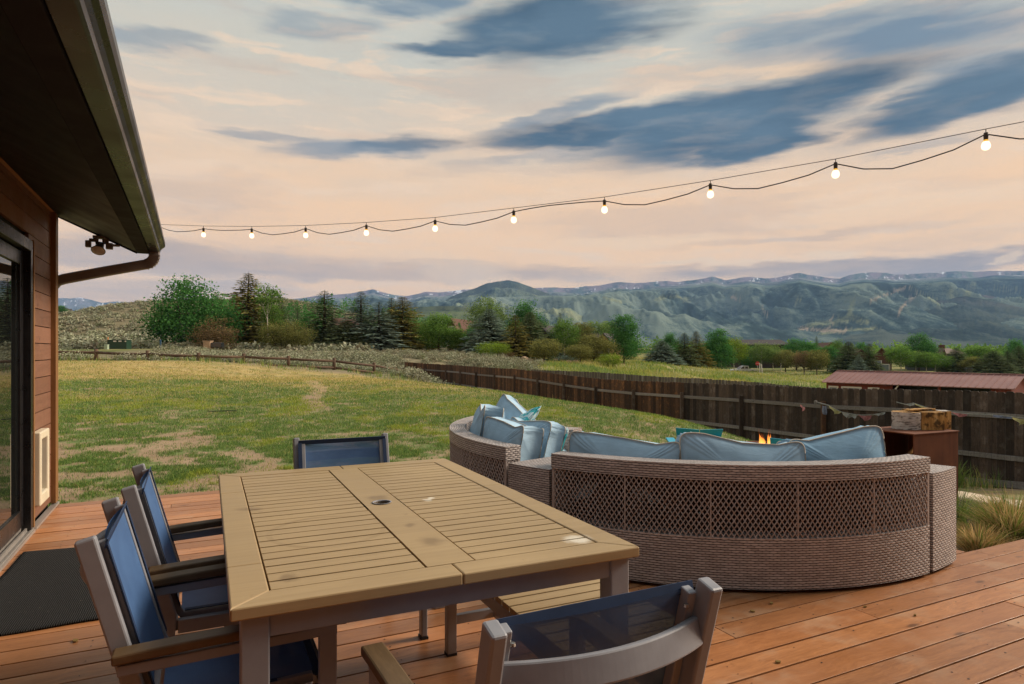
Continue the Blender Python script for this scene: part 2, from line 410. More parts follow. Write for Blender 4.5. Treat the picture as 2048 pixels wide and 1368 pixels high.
def mat_leaf(name, lo, hi, trans=.25):
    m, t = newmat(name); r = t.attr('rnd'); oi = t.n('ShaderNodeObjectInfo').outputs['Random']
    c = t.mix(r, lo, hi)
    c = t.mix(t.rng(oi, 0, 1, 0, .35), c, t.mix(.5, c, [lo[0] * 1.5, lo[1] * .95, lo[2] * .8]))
    d = t.n('ShaderNodeBsdfDiffuse', Color=c, Roughness=.9); tl = t.n('ShaderNodeBsdfTranslucent', Color=c)
    mx = t.n('ShaderNodeMixShader', i0=trans, i1=d.outputs[0], i2=tl.outputs[0]); t.n('ShaderNodeOutputMaterial', Surface=mx.outputs[0]); return m
LEAF = {
 'green': mat_leaf('green leaves', (0.044, 0.101, 0.021), (0.275, 0.477, 0.100)),
 'deep': mat_leaf('deep green leaves', (0.022, 0.083, 0.023), (0.152, 0.400, 0.105)),
 'lime': mat_leaf('lime leaves', (0.084, 0.142, 0.014), (0.405, 0.571, 0.084)),
 'light': mat_leaf('pale green leaves', (0.072, 0.130, 0.035), (0.309, 0.452, 0.132)),
 'olive': mat_leaf('olive leaves', (0.072, 0.080, 0.024), (0.371, 0.371, 0.119)),
 'brown': mat_leaf('bronze leaves', (0.072, 0.053, 0.026), (0.356, 0.256, 0.132)),
 'spruce': mat_leaf('spruce needles', (0.028, 0.048, 0.024), (0.253, 0.315, 0.158), .1),
 'spruce_gold': mat_leaf('golden spruce needles', (0.038, 0.048, 0.017), (0.394, 0.344, 0.101), .1),
 'spruce_blue': mat_leaf('blue spruce needles', (0.041, 0.060, 0.050), (0.352, 0.464, 0.365), .1),
 'grass': mat_leaf('ornamental grass', (.12, .20, .035), (.32, .38, .09)),
 'straw': mat_leaf('straw grass', (.40, .28, .11), (.74, .58, .29)),
}
M['bark'] = simple('grey bark', (.085, .065, .05), .9, .3, 12, .2)
M['aspen_bark'] = simple('pale aspen bark', (.42, .39, .33), .85, .35, 9, .2)
def mat_sage():
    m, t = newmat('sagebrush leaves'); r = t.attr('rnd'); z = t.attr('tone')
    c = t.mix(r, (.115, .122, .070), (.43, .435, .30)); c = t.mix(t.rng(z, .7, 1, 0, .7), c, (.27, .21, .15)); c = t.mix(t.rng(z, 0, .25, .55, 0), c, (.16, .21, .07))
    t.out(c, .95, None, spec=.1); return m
M['sage'] = mat_sage()
def mat_blades():
    m, t = newmat('lawn blades'); r = t.attr('rnd'); d = t.attr('tone')
    g = t.mix(r, (.080, .150, .040), (.245, .36, .105))
    y = t.mix(r, (.20, .26, .035), (.40, .44, .08)); s = t.mix(r, (.34, .25, .10), (.74, .58, .29))
    c = t.mix(t.rng(d, .36, .5, 0, 1), g, y); c = t.mix(t.rng(d, .5, .85, 0, 1), c, s)
    dd = t.n('ShaderNodeBsdfDiffuse', Color=c); tl = t.n('ShaderNodeBsdfTranslucent', Color=c)
    mx = t.n('ShaderNodeMixShader', i0=.3, i1=dd.outputs[0], i2=tl.outputs[0]); t.n('ShaderNodeOutputMaterial', Surface=mx.outputs[0]); return m
M['blades'] = mat_blades()
def mat_ground():
    m, t = newmat('ground'); v = t.coord()
    soil = t.ramp(t.math('ADD', t.math('MULTIPLY', t.noise(v, 1.3, 6, .6), .6), t.math('MULTIPLY', t.noise(v, 21, 3), .4)), [(.3, (.235, .150, .088)), (.7, (.44, .315, .205))])
    turf = t.ramp(t.noise(v, 5, 5, .65), [(.3, (.095, .135, .04)), (.7, (.19, .235, .08))])
    straw = t.ramp(t.noise(t.coord('Object', (.8, 2.2, 1)), 2.2, 6, .7), [(.3, (.22, .15, .06)), (.5, (.42, .31, .12)), (.72, (.58, .45, .21))])
    sageg = t.ramp(t.noise(v, .6, 5, .65), [(.3, (.13, .11, .065)), (.7, (.28, .235, .14))])
    mead = t.ramp(t.noise(v, .12, 6, .7), [(.36, (.10, .135, .03)), (.48, (.19, .19, .065)), (.58, (.36, .29, .13))])
    mead = t.mix(t.math('MULTIPLY', t.noise(v, 1.4, 4, .7), .55), mead, (.13, .15, .045))
    lw = t.math('MULTIPLY', t.attr('lawn'), t.rng(t.noise(v, 3.2, 5, .7), .42, .56, .25, 1)); c = t.mix(lw, soil, turf); c = t.mix(t.attr('dry'), c, straw); c = t.mix(t.attr('sagez'), c, sageg); c = t.mix(t.attr('meadow'), c, mead)
    t.out(c, .95, t.noise(v, 30, 4), .5, .02, .1); return m
M['ground'] = mat_ground()
def mat_mountain(name, green, meadow, rock, snow=.0, runs=0.0, zs=1.0):
    m, t = newmat(name); v = t.coord('Object', (1, .24, 1)); e = t.attr('alt'); sl = t.attr('spur')
    a = t.noise(v, .0011, 8, .62); b = t.noise(v, .006, 6, .72); cc = t.noise(v, .028, 4, .8)
    f = t.math('ADD', t.math('MULTIPLY', a, .30), t.math('ADD', t.math('MULTIPLY', b, .36), t.math('MULTIPLY', cc, .34)))
    f = t.math('ADD', f, t.math('MULTIPLY', t.math('SUBTRACT', t.attr('fine'), .6), .30))
    c = t.ramp(f, [(.43, [x * .45 for x in green]), (.485, green), (.52, [(x + y) / 2 for x, y in zip(green, meadow)]), (.57, meadow)])
    c = t.mix(t.rng(sl, .35, .75, .55, 0), c, [x * .6 for x in green])
    c = t.mix(t.math('MULTIPLY', t.rng(e, .62, .92, 0, 1), t.rng(b, .42, .56, 0, 1)), c, rock)
    if snow:
        s = t.math('MULTIPLY', t.rng(e, .66, .84, 0, 1), t.rng(t.noise(v, .0085, 5, .75), .585, .61, 0, 1))
        c = t.mix(t.math('MULTIPLY', s, snow), c, (.85, .87, .92))
    if runs:
        c = t.mix(t.math('MULTIPLY', t.attr('run'), t.rng(cc, .35, .6, .2, .85)), c, (.24, .25, .13)); c = t.mix(t.math('MULTIPLY', t.attr('dirt'), t.rng(cc, .3, .55, .35, .95)), c, (.36, .28, .20))
    t.out(c, 1.0, None, spec=.0); return m
M['mt_far'] = mat_mountain('far range slopes', (.050, .080, .080), (.165, .205, .17), (.26, .20, .23), 1.0, .9)  # blue-grey haze painted into the slope colours, besides the haze volume
M['mt_near'] = mat_mountain('wooded peak slopes', (.036, .060, .056), (.165, .20, .14), (.06, .075, .065), 0, .6)  # forest and meadow tones blued to carry haze as well
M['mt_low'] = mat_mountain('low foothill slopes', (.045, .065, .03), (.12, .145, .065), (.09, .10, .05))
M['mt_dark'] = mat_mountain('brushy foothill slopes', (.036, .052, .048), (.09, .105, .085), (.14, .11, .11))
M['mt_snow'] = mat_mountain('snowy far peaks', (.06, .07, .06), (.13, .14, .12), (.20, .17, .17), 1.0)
# ------------------------------------------------------------------ world, camera, light
SUN_EL, SUN_AZ = R(33), R(70)         # azimuth clockwise from +Y, so the light comes from the right
w = bpy.data.worlds.new('World'); bpy.context.scene.world = w; w.use_nodes = True
t = NT(w.node_tree)
d = t.n('ShaderNodeTexCoord').outputs['Generated']
sp = t.n('ShaderNodeSeparateXYZ', Vector=t.n('ShaderNodeVectorMath', _operation='NORMALIZE', i0=d).outputs[0])
az = t.math('ARCTAN2', sp.outputs['X'], sp.outputs['Y']); el = t.math('ARCSINE', sp.outputs['Z'])
ae = t.n('ShaderNodeCombineXYZ', X=az, Y=el).outputs[0]
def aed(x, y):
    a = math.atan((x - CX) / F); return a, math.atan((HY - y) / F * math.cos(a))
def lin(c):
    return tuple((x / 255 / 12.92) if x / 255 < .04045 else ((x / 255 + .055) / 1.055) ** 2.4 for x in c)
wv = t.n('ShaderNodeMapping', Vector=ae); wv.inputs['Scale'].default_value = (1.25, 6.5, 1)
n1 = t.n('ShaderNodeTexNoise', Vector=wv.outputs[0], Scale=2.6, Detail=6, Roughness=.55, Distortion=.15)
warp = t.n('ShaderNodeVectorMath', _operation='MULTIPLY_ADD', i0=n1.outputs['Color'], i1=(.26, .060, 0), i2=ae).outputs[0]
n3 = t.n('ShaderNodeTexNoise', Vector=wv.outputs[0], Scale=11.0, Detail=6, Roughness=.6)
warp = t.n('ShaderNodeVectorMath', _operation='MULTIPLY_ADD', i0=n3.outputs['Color'], i1=(.05, .022, 0), i2=warp).outputs[0]
warp = t.n('ShaderNodeVectorMath', _operation='SUBTRACT', i0=warp, i1=(.155, .041, 0)).outputs[0]
# clear sky: peach near the horizon, pale grey-teal above
ev = t.math('ADD', el, t.math('MULTIPLY', t.math('SUBTRACT', n1.outputs[0], .5), .16))
base = t.ramp(t.rng(ev, 0, .7), [(0, (.98, .56, .29)), (.13, (1.08, .66, .32)), (.30, (1.0, .635, .345)), (.44, lin((224, 202, 176))), (.58, lin((206, 200, 184))), (.74, lin((196, 200, 192))), (1, lin((184, 194, 196)))])
# long thin peach cirrus
cv = t.n('ShaderNodeMapping', Vector=warp); cv.inputs['Scale'].default_value = (2.2, 17, 1); cv.inputs['Rotation'].default_value = (0, 0, R(-5))
ci = t.n('ShaderNodeTexNoise', Vector=cv.outputs[0], Scale=2.3, Detail=8, Roughness=.6, Distortion=.25).outputs[0]
base = t.mix(t.math('MULTIPLY', t.rng(ci, .48, .66, 0, 1, True), t.rng(el, .55, .42, 0, .65)), base, lin((250, 216, 180)))
cv2 = t.n('ShaderNodeMapping', Vector=warp); cv2.inputs['Scale'].default_value = (1.1, 8, 1); cv2.inputs['Location'].default_value = (3.3, 1.7, 0)
c2 = t.n('ShaderNodeTexNoise', Vector=cv2.outputs[0], Scale=2.0, Detail=6, Roughness=.55, Distortion=.2).outputs[0]
base = t.mix(t.math('MULTIPLY', t.rng(c2, .50, .66, 0, 1, True), t.rng(el, .02, .2, .75, .40)), base, lin((200, 172, 150)))
def blob(x, y, rx, ry, deg, soft=.75):
    a, e = aed(x, y)
    mp = t.n('ShaderNodeMapping', Vector=warp); mp.vector_type = 'TEXTURE'
    mp.inputs['Location'].default_value = (a, e, 0); mp.inputs['Rotation'].default_value = (0, 0, R(deg))
    k = math.cos(a)
    mp.inputs['Scale'].default_value = (rx / F * k * k, ry / F * k, 1)
    l = t.n('ShaderNodeVectorMath', _operation='LENGTH', i0=mp.outputs[0]).outputs['Value']
    return t.rng(l, 1.25, 1.25 - soft, 0, 1, True)
def cover(blobs):
    s = None
    for args, k in blobs:
        v = t.math('MULTIPLY', blob(*args), k); s = v if s is None else t.math('MAXIMUM', s, v)
    return s
tex = t.rng(t.n('ShaderNodeTexNoise', Vector=wv.outputs[0], Scale=5.0, Detail=7, Roughness=.58, Distortion=.2).outputs[0], .28, .56, .62, 1.12)
mauve = cover([((1740, 530, 560, 24, 0), .95), ((420, 520, 430, 34, 0), .55), ((860, 545, 420, 18, 0), .5), ((300, 585, 330, 22, 0), .4), ((1560, 470, 300, 9, 3), .25)])
base = t.mix(t.math('MULTIPLY', mauve, tex), base, lin((164, 143, 134)))
glow = cover([((1290, 478, 170, 16, 0), .6), ((1700, 497, 60, 13, 0), .9), ((1440, 520, 210, 6, 0), .8), ((1850, 400, 260, 30, 4), .4), ((2040, 510, 40, 14, 0), .8), ((900, 540, 190, 26, -12), .45), ((1700, 130, 330, 14, -4), .6)])
base = t.mix(t.math('MULTIPLY', glow, tex), base, lin((252, 214, 170)))
soft = cover([((1760, 70, 430, 62, -7, 1.0), .80), ((1960, 120, 230, 55, -8, 1.0), .7), ((700, 300, 190, 17, 3), .62), ((545, 270, 150, 12, -4), .45), ((610, 48, 140, 26, 2), .45), ((790, 8, 110, 24, 4), .75), ((315, 80, 90, 20, 0), .45), ((1090, 235, 190, 14, 9), .6), ((1860, 290, 120, 10, 8), .35), ((1180, 300, 260, 14, 6), .35)])
base = t.mix(t.math('MULTIPLY', soft, tex), base, lin((96, 122, 144)))
dark = cover([((1120, 52, 280, 76, 2, 1.05), 1.0), ((950, 92, 160, 26, 6, 1.0), .9), ((1480, 236, 390, 68, 8, 1.05), 1.0), ((1230, 258, 400, 32, 4, 1.0), .95), ((1480, 280, 180, 46, 2, .95), 1.0), ((1920, 195, 350, 56, 9, 1.0), .95), ((800, 292, 130, 17, 8, 1.1), .55)])
base = t.mix(t.math('MULTIPLY', t.rng(dark, .0, .85, 0, 1, True), t.rng(tex, .62, 1.0, .80, 1.0)), base, t.mix(t.rng(n1.outputs[0], .35, .62), lin((46, 75, 97)), lin((82, 107, 126))))
sky = t.n('ShaderNodeTexSky', _sky_type='NISHITA', _sun_disc=False, _sun_elevation=SUN_EL, _sun_rotation=SUN_AZ)
skyc = t.n('ShaderNodeVectorMath', _operation='SCALE', i0=sky.outputs[0]); skyc.inputs['Scale'].default_value = .004
tot = t.n('ShaderNodeVectorMath', _operation='ADD', i0=base, i1=skyc.outputs[0]).outputs[0]
bg = t.n('ShaderNodeBackground', Color=tot, Strength=1.06); t.n('ShaderNodeOutputWorld', Surface=bg.outputs[0])

L = bpy.data.lights.new('sun', 'SUN'); L.energy = 5.0; L.angle = R(20); L.color = (1.0, .86, .70)
sun = bpy.data.objects.new('sun', L); C.objects.link(sun)
sd = Vector((math.sin(SUN_AZ) * math.cos(SUN_EL), math.cos(SUN_AZ) * math.cos(SUN_EL), math.sin(SUN_EL)))
sun.rotation_euler = (-sd).to_track_quat('-Z', 'Y').to_euler(); sun.location = sd * 40
cam = bpy.data.cameras.new('camera'); cam.lens = 36 * F / 2048; cam.sensor_width = 36; cam.shift_y = 18 / 2048
cam.clip_start = .05; cam.clip_end = 40000
co = bpy.data.objects.new('camera', cam); C.objects.link(co); co.location = (0, 0, H); co.rotation_euler = (R(90), 0, 0)
sc = bpy.context.scene; sc.camera = co
sc.view_settings.view_transform = 'Standard'; sc.view_settings.look = 'None'; sc.view_settings.exposure = 0; sc.view_settings.gamma = 1
try:
    sc.cycles.volume_bounces = 1; sc.cycles.max_bounces = 8; sc.cycles.transparent_max_bounces = 24; sc.cycles.caustics_reflective = False
except Exception: pass

# ------------------------------------------------------------------ terrain
FX = [808, 850, 893, 922, 954, 991, 1031, 1077, 1130, 1194, 1270, 1367, 1486, 1651]
def fx_line(Y): return -0.6 + (33.5 - Y) * .4215
FN = [(-7.6, 46.0), (-5.85, 44.1)]
for x in FX[2:]:
    D = 13.52 / ((x - CX) / F + .4215); FN.append((fx_line(D), D))
D = FN[-1][1]
for k in range(4):
    D -= 2.42; FN.append((fx_line(D), D))
TOPX = [(-7.6, 724, 46)]
def fence_top(D):
    ys = [(46, 724), (44.1, 727), (42.1, 729.5), (39.4, 731), (36.8, 734), (34.1, 736), (31.7, 738), (29.25, 743), (26.9, 750), (24.5, 757), (22.1, 762), (19.75, 765), (17.4, 769), (15, 776), (12.6, 779.5), (11.2, 782), (5, 800)]
    Ds = [a for a, b in ys][::-1]; zs = [zat(b, a) for a, b in ys][::-1]; zs[0] = zs[1] + .05
    return float(np.interp(D, Ds, zs))
CTRL = [(117, 722, 36), (192, 724, 34), (297, 725, 34.5), (397, 725, 35), (487, 727, 36), (577, 733, 37), (668, 741, 38), (748, 748, 40),
        (117, 713, 60), (240, 698, 70), (350, 698, 75), (500, 709, 66), (500, 700, 85), (700, 700, 85), (600, 711, 62), (780, 706, 70), (900, 704, 80), (1000, 712, 75), (1085, 727, 70), (1285, 728, 84), (1180, 722, 80), (700, 715, 55), (860, 716, 58),
        (960, 724, 52), (1500, 743, 145), (1650, 746, 140), (1900, 752, 130), (2048, 754, 130), (1600, 770, 75), (1400, 752, 80), (1300, 742, 66), (1750, 772, 90), (2048, 775, 95), (1450, 764, 60),
        (1100, 717, 110), (700, 698, 110), (500, 698, 110), (1200, 716, 130),
        (60, 690, 90), (117, 682, 110), (233, 676, 110), (342, 676, 110), (117, 650, 160), (233, 640, 160), (342, 640, 165), (450, 650, 165), (117, 636, 195), (147, 627, 200), (188, 617, 205), (233, 611, 210), (295, 609, 215), (342, 609, 220), (400, 608, 230), (500, 605, 240), (575, 607, 250), (640, 618, 250), (720, 645, 250), (800, 680, 250), (0, 650, 200),
        (1000, 705, 260), (1500, 716, 300), (1900, 720, 300), (117, 655, 330), (300, 640, 380), (575, 640, 380), (700, 690, 420), (1000, 704, 500), (1500, 707, 500), (2000, 708, 500)]
CP = np.array([((x - CX) / F * D, D, zat(y, D)) for x, y, D in CTRL] +
              [(28, 46, -3.5), (36, 42, -3.6), (24, 56, -3.3), (14, 30, -2.3), (7, 33, -1.9), (3, 36, -1.5), (12, 16, -1.5), (20, 20, -2.4), (35, 20, -3.2), (-2, 42, -1.0), (-4, 47, -.7), (-40, 30, 1.0), (-70, 40, 2.0), (30, 5, -2), (-40, 5, .3), (60, 40, -4)])
def far_h(X, Y):
    # inverse-distance blend in log-polar space
    qa, qr = np.arctan2(X, np.maximum(Y, .1)) * 2.2, np.log(np.hypot(X, Y) + 4)
    ca, cr = np.arctan2(CP[:, 0], np.maximum(CP[:, 1], .1)) * 2.2, np.log(np.hypot(CP[:, 0], CP[:, 1]) + 4)
    num = np.zeros_like(X); den = np.zeros_like(X)
    for a, r, z in zip(ca, cr, CP[:, 2]):
        wgt = 1 / ((qa - a) ** 2 + (qr - r) ** 2 + .0018) ** 2.2
        num += wgt * z; den += wgt
    return num / den
def sdist(X, Y):
    return .9215 * (-0.6 + (33.5 - Y) * .4215 - X)
def ground(X, Y):
    X, Y = np.atleast_1d(np.asarray(X, float)), np.atleast_1d(np.asarray(Y, float))
    s = sdist(X, Y)
    hl = -0.17 + .0385 * np.clip(Y - 7, 0, 27)
    wd = 5 + 3 * np.clip((Y - 12) / 13, 0, 1)
    tt = sstep(0, 1, s / wd)
    hl = hl - .72 * sstep(-18, -8, X) * sstep(17, 35, Y)
    lo = np.interp(Y, [5, 11, 15, 20, 23, 32, 42], [-1.05, -1.2, -1.36, -1.5, -1.38, -1.28, -1.3])
    near = lo * (1 - tt) + hl * tt
    near = near - .52 * np.exp(-(((X - 3.9) / 2.0) ** 2 + ((Y - 10.2) / 1.9) ** 2))     # hollow of the fire pit
    gd = np.interp(Y, [4, 5, 6, 7, 8, 9, 10, 11, 12], [-.18, -.21, -.30, -.42, -.52, -.68, -.86, -1.02, -1.15]); gw = sstep(3.0, 4.2, X) * sstep(3.2, 4.6, Y) * sstep(13, 11, Y) * sstep(-.6, .4, s)
    near = near * (1 - gw) + gd * gw
    fh = far_h(X, Y)
    k = sstep(31, 40, Y) * sstep(-1, 3, s)          # past the rail fence
    k = np.maximum(k, sstep(-.6, -6, s)); k = np.maximum(k, sstep(44, 50, Y))
    h = near * (1 - k) + fh * k
    h = h + (fbm(X * .22, Y * .22, 3) - .5) * .12 * sstep(6, 14, Y)
    Rr = np.hypot(X, Y)
    h = np.where(Rr > 450, h * (1 - sstep(450, 900, Rr)) + (-6) * sstep(450, 900, Rr), h)
    return h
def gz(X, Y): return float(ground(X, Y)[0])
def zones(X, Y):
    s = sdist(X, Y)
    n = fbm(X * .75, Y * .95, 5, .62); n2 = fbm(X * 2.6 + 50, Y * 3.0, 4, .6)
    inside = sstep(.2, 1.0, s) * sstep(36, 32, Y)
    dry = (.62 + .38 * sstep(.36, .50, fbm(X * .45 + 30, Y * .8, 4))) * sstep(16, 21.5, Y + 10 * (fbm(X * .16, Y * .3, 3) - .5) * 1.4) * sstep(.30, .50, fbm(X * .7, Y * 1.1, 4) + .22)
    dry = np.maximum(dry, sstep(3.2, .8, s) * sstep(.38, .55, n2) * .8)
    # bare earth close to the deck, and the worn path
    pth = np.abs(X - (-.2985 * Y + .14 * np.sin(Y * 1.1))); path = sstep(.34, .12, pth) * sstep(12.5, 14.5, Y) * sstep(27, 22, Y) * sstep(.35, .5, n2 + .1)
    bw_ = .15 * sstep(6.5, 15.5, Y); bare = sstep(.475 + bw_, .545 + bw_ * 1.1, 1 - (.55 * n + .45 * n2))
    bare = np.maximum(bare * .93, path * .88)
    lawn = (1 - bare) * inside
    sagez = np.maximum(sstep(33, 37, Y) * sstep(-.5, 1, s), sstep(44.5, 46.5, Y) * sstep(.06, .03, X / np.maximum(Y, 1)))
    grn = sstep(.035, .06, X / np.maximum(Y, 1)) * sstep(44, 48, Y); sagez = sagez * (1 - grn)
    gp = np.maximum(sstep(.56, .70, fbm(X * .05, Y * .05, 3)), 0) * sagez * .5
    gp = np.maximum(gp, sstep(12, 6, np.hypot((X + 43) * .8, Y - 68)) * .95)      # green verge round the utility cabinet
    meadow = np.maximum(sstep(-.2, -.8, s) * (1 - sagez), np.maximum(grn, gp))
    return lawn, dry * inside, sagez, meadow, bare
aa = np.concatenate([np.linspace(-180, -58, 40, endpoint=False), np.linspace(-58, 52, 560, endpoint=False), np.linspace(52, 180, 40, endpoint=False)])
rr = np.concatenate([[.6], 1.5 * (13000 / 1.5) ** np.linspace(0, 1, 760)])
A, RR = np.meshgrid(np.radians(aa), rr)
X, Y = (np.sin(A) * RR).ravel(), (np.cos(A) * RR).ravel()
Z = ground(X, Y)
na, nr = len(aa), len(rr)
i = np.arange((nr - 1) * na); r0, a0 = i // na, i % na; a1 = (a0 + 1) % na
Fq = np.stack([r0 * na + a0, r0 * na + a1, (r0 + 1) * na + a1, (r0 + 1) * na + a0], 1)
lw, dr, sg, md, br = zones(X, Y)
g_o = np_mesh('ground', np.stack([X, Y, Z], 1), Fq[:, ::-1], M['ground'], dict(lawn=lw, dry=dr, sagez=sg, meadow=md), smooth=True)
tag(g_o, 'patchy lawn, dry grass, sagebrush slope and meadow running to the hills', 'ground', None, 'structure')

# ------------------------------------------------------------------ mountains
def mountain(name, sky_, d0, d1, y0, mat, spur=.35, seed=0, nx=420, nd=110, x0=-350, x1=2500, power=1.0, freq=1.0, label='', back=.25, marks=()):
    """a mountain face rising from depth d0 (seen at row y0) to a crest at depth d1 whose skyline is sky_"""
    xs = np.linspace(x0, x1, nx); ts = np.concatenate([np.linspace(0, 1, nd), np.linspace(1.03, 1 + back, 8)])
    cy = np.interp(xs, [p[0] for p in sky_], [p[1] for p in sky_])
    T_, XX = np.meshgrid(ts, xs, indexing='ij'); CYm = np.broadcast_to(cy, T_.shape)
    Dm = d0 + (d1 - d0) * T_
    Xw = (XX - CX) / F * Dm
    zc = zat(CYm, d1); zb = zat(y0, d0)
    tt = np.clip(T_, 0, 1) ** power
    prof = zb + (zc - zb) * tt
    k = freq / (d1 - d0)
    r1 = ridged(Xw * k * 3.2 + seed, Dm * k * 1.5 + seed * 2, 6, .55)
    r2 = fbm(Xw * k * 16 + seed, Dm * k * 16, 4)
    amp = (zc - zb) * spur * np.sin(np.clip(T_, 0, 1) * np.pi) ** .8
    fine = (zc - zb) * .035 * (r2 - .5) * np.clip(T_ * 4, 0, 1)
    Zw = prof + amp * ((r1 - .62) * 1.7 + (ridged(Xw * k * 11 + seed * 3, Dm * k * 4.5 + seed, 5, .6) - .6) * .42) + fine
    lim = H + (zc - H) / d1 * Dm * (.90 + .10 * np.clip(T_, 0, 1) ** 3) - .004 * Dm * (1 - np.clip(T_, 0, 1))
    sm = (zc - zb) * .014; Zw = np.where(T_ < .999, -sm * np.log(np.exp(np.clip(-Zw / sm, -60, 60)) + np.exp(np.clip(-lim / sm, -60, 60))), Zw)
    Zw = np.where(T_ > 1, zc * (1 - .6 * (T_ - 1) / back) + fine, Zw)
    n0, n1 = Zw.shape
    i = np.arange((n0 - 1) * (n1 - 1)); a, b = i // (n1 - 1), i % (n1 - 1)
    Fq = np.stack([a * n1 + b, a * n1 + b + 1, (a + 1) * n1 + b + 1, (a + 1) * n1 + b], 1)
    YP = HY - (Zw - H) / Dm * F
    att = dict(run=np.zeros(Zw.size), dirt=np.zeros(Zw.size))
    for kind, wd, pl in marks:
        best = np.full(Zw.shape, 1e9)
        for (xa, ya), (xb, yb) in zip(pl[:-1], pl[1:]):
            dx_, dy_ = xb - xa, yb - ya; q = np.clip(((XX - xa) * dx_ + (YP - ya) * dy_) / (dx_ * dx_ + dy_ * dy_), 0, 1)
            best = np.minimum(best, np.hypot(XX - xa - q * dx_, (YP - ya - q * dy_) * 1.4) / .72)
        att[kind] = np.maximum(att[kind], sstep(wd * 1.15, wd * .45, best + (fbm(XX * .22, YP * .4, 4) - .5) * wd * 2.0).ravel())
    r3 = ridged(Xw * k * 11 + seed * 3, Dm * k * 4.5 + seed, 5, .6); att['fine'] = r3.ravel()
    alt = np.clip((Zw - zb) / np.maximum(zc - zb, 1), 0, 1)
    o = np_mesh(name, np.stack([Xw.ravel(), Dm.ravel(), Zw.ravel()], 1), Fq, mat, dict(alt=alt.ravel(), spur=r1.ravel(), **att), smooth=True)
    tag(o, label, 'mountain', None, 'structure'); return o
RUNS = [('run', 7, [(1706, 602), (1703, 618), (1697, 634), (1693, 643)]), ('run', 9, [(1702, 632), (1718, 641), (1735, 645)]), ('dirt', 6, [(1834, 586), (1822, 598), (1806, 612), (1796, 629)]), ('dirt', 3.5, [(1740, 601), (1770, 590), (1800, 579), (1820, 574)]), ('run', 12, [(1903, 586), (1908, 599)]), ('run', 13, [(1945, 571), (1932, 590)]), ('run', 6, [(1820, 575), (1846, 588), (1875, 606)]), ('dirt', 7, [(1466, 594), (1476, 600)]), ('dirt', 2.6, [(1523, 613), (1528, 622), (1536, 631)]),
        ('dirt', 3, [(1674, 629), (1660, 640), (1667, 650), (1652, 658), (1630, 660), (1600, 654)]), ('run', 11, [(1620, 650), (1650, 646), (1690, 640)]), ('dirt', 7, [(1600, 656), (1640, 660), (1690, 662)]), ('run', 5, [(1640, 668), (1700, 660), (1760, 656)]), ('run', 6, [(1590, 608), (1600, 598)]), ('run', 8, [(1315, 598), (1345, 592), (1380, 600)]), ('run', 6, [(1210, 596), (1240, 604)]), ('dirt', 5, [(1725, 552), (1745, 549), (1775, 551)]), ('run', 5, [(680, 600), (690, 612)]), ('run', 5, [(1990, 575), (2040, 582)])]
SK_FAR = [(-350, 600), (100, 640), (420, 640), (520, 612), (570, 600), (610, 596), (640, 590), (690, 588), (728, 582), (745, 578), (762, 583), (790, 591), (812, 593), (850, 583), (880, 584), (930, 580), (1100, 574), (1150, 575), (1200, 571), (1240, 563), (1270, 566), (1300, 564), (1360, 562), (1400, 557), (1424, 553), (1450, 560), (1500, 553), (1530, 557), (1555, 555), (1575, 549), (1600, 545), (1625, 550), (1650, 554), (1680, 557), (1700, 550), (1725, 546), (1770, 547), (1790, 550), (1830, 548), (1870, 546), (1900, 543), (1950, 544), (1990, 541), (2048, 541), (2200, 548), (2500, 560)]
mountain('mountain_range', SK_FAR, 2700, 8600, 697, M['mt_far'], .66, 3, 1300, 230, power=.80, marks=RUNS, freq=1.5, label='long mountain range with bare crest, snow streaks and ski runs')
SK_SNOW = [(-350, 590), (60, 600), (117, 596), (140, 597), (160, 594), (175, 598), (205, 606), (235, 603), (260, 604), (300, 602), (345, 603), (420, 612), (520, 640), (560, 700), (2500, 700)]
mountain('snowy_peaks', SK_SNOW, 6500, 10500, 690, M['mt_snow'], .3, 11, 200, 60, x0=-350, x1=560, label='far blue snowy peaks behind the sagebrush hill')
SK_PK = [(-350, 720), (740, 700), (790, 660), (840, 628), (880, 607), (905, 592), (930, 583), (955, 575), (975, 566), (995, 562), (1015, 560), (1035, 564), (1060, 572), (1085, 583), (1110, 594), (1150, 605), (1190, 617), (1240, 640), (1290, 662), (1340, 690), (1400, 720), (2500, 740)]
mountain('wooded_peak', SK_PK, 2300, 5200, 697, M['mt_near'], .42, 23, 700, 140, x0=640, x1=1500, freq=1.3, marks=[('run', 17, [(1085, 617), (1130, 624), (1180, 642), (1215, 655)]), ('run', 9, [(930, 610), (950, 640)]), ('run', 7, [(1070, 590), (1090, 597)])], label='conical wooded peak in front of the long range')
SK_LOW = [(500, 716), (620, 690), (700, 650), (760, 629), (830, 614), (900, 612), (960, 617), (1030, 634), (1090, 652), (1150, 668), (1230, 690), (1320, 715)]
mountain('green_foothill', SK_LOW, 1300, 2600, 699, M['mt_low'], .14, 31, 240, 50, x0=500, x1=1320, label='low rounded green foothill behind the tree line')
SK_DK = [(1500, 712), (1580, 690), (1650, 672), (1720, 646), (1780, 622), (1830, 601), (1880, 589), (1930, 584), (1975, 590), (2020, 600), (2080, 612), (2200, 640), (2500, 690)]
mountain('brushy_foothill', SK_DK, 2200, 4600, 700, M['mt_dark'], .36, 47, 380, 70, x0=1500, x1=2500, freq=1.2, label='dark brushy foothill rising at the right end of the range')
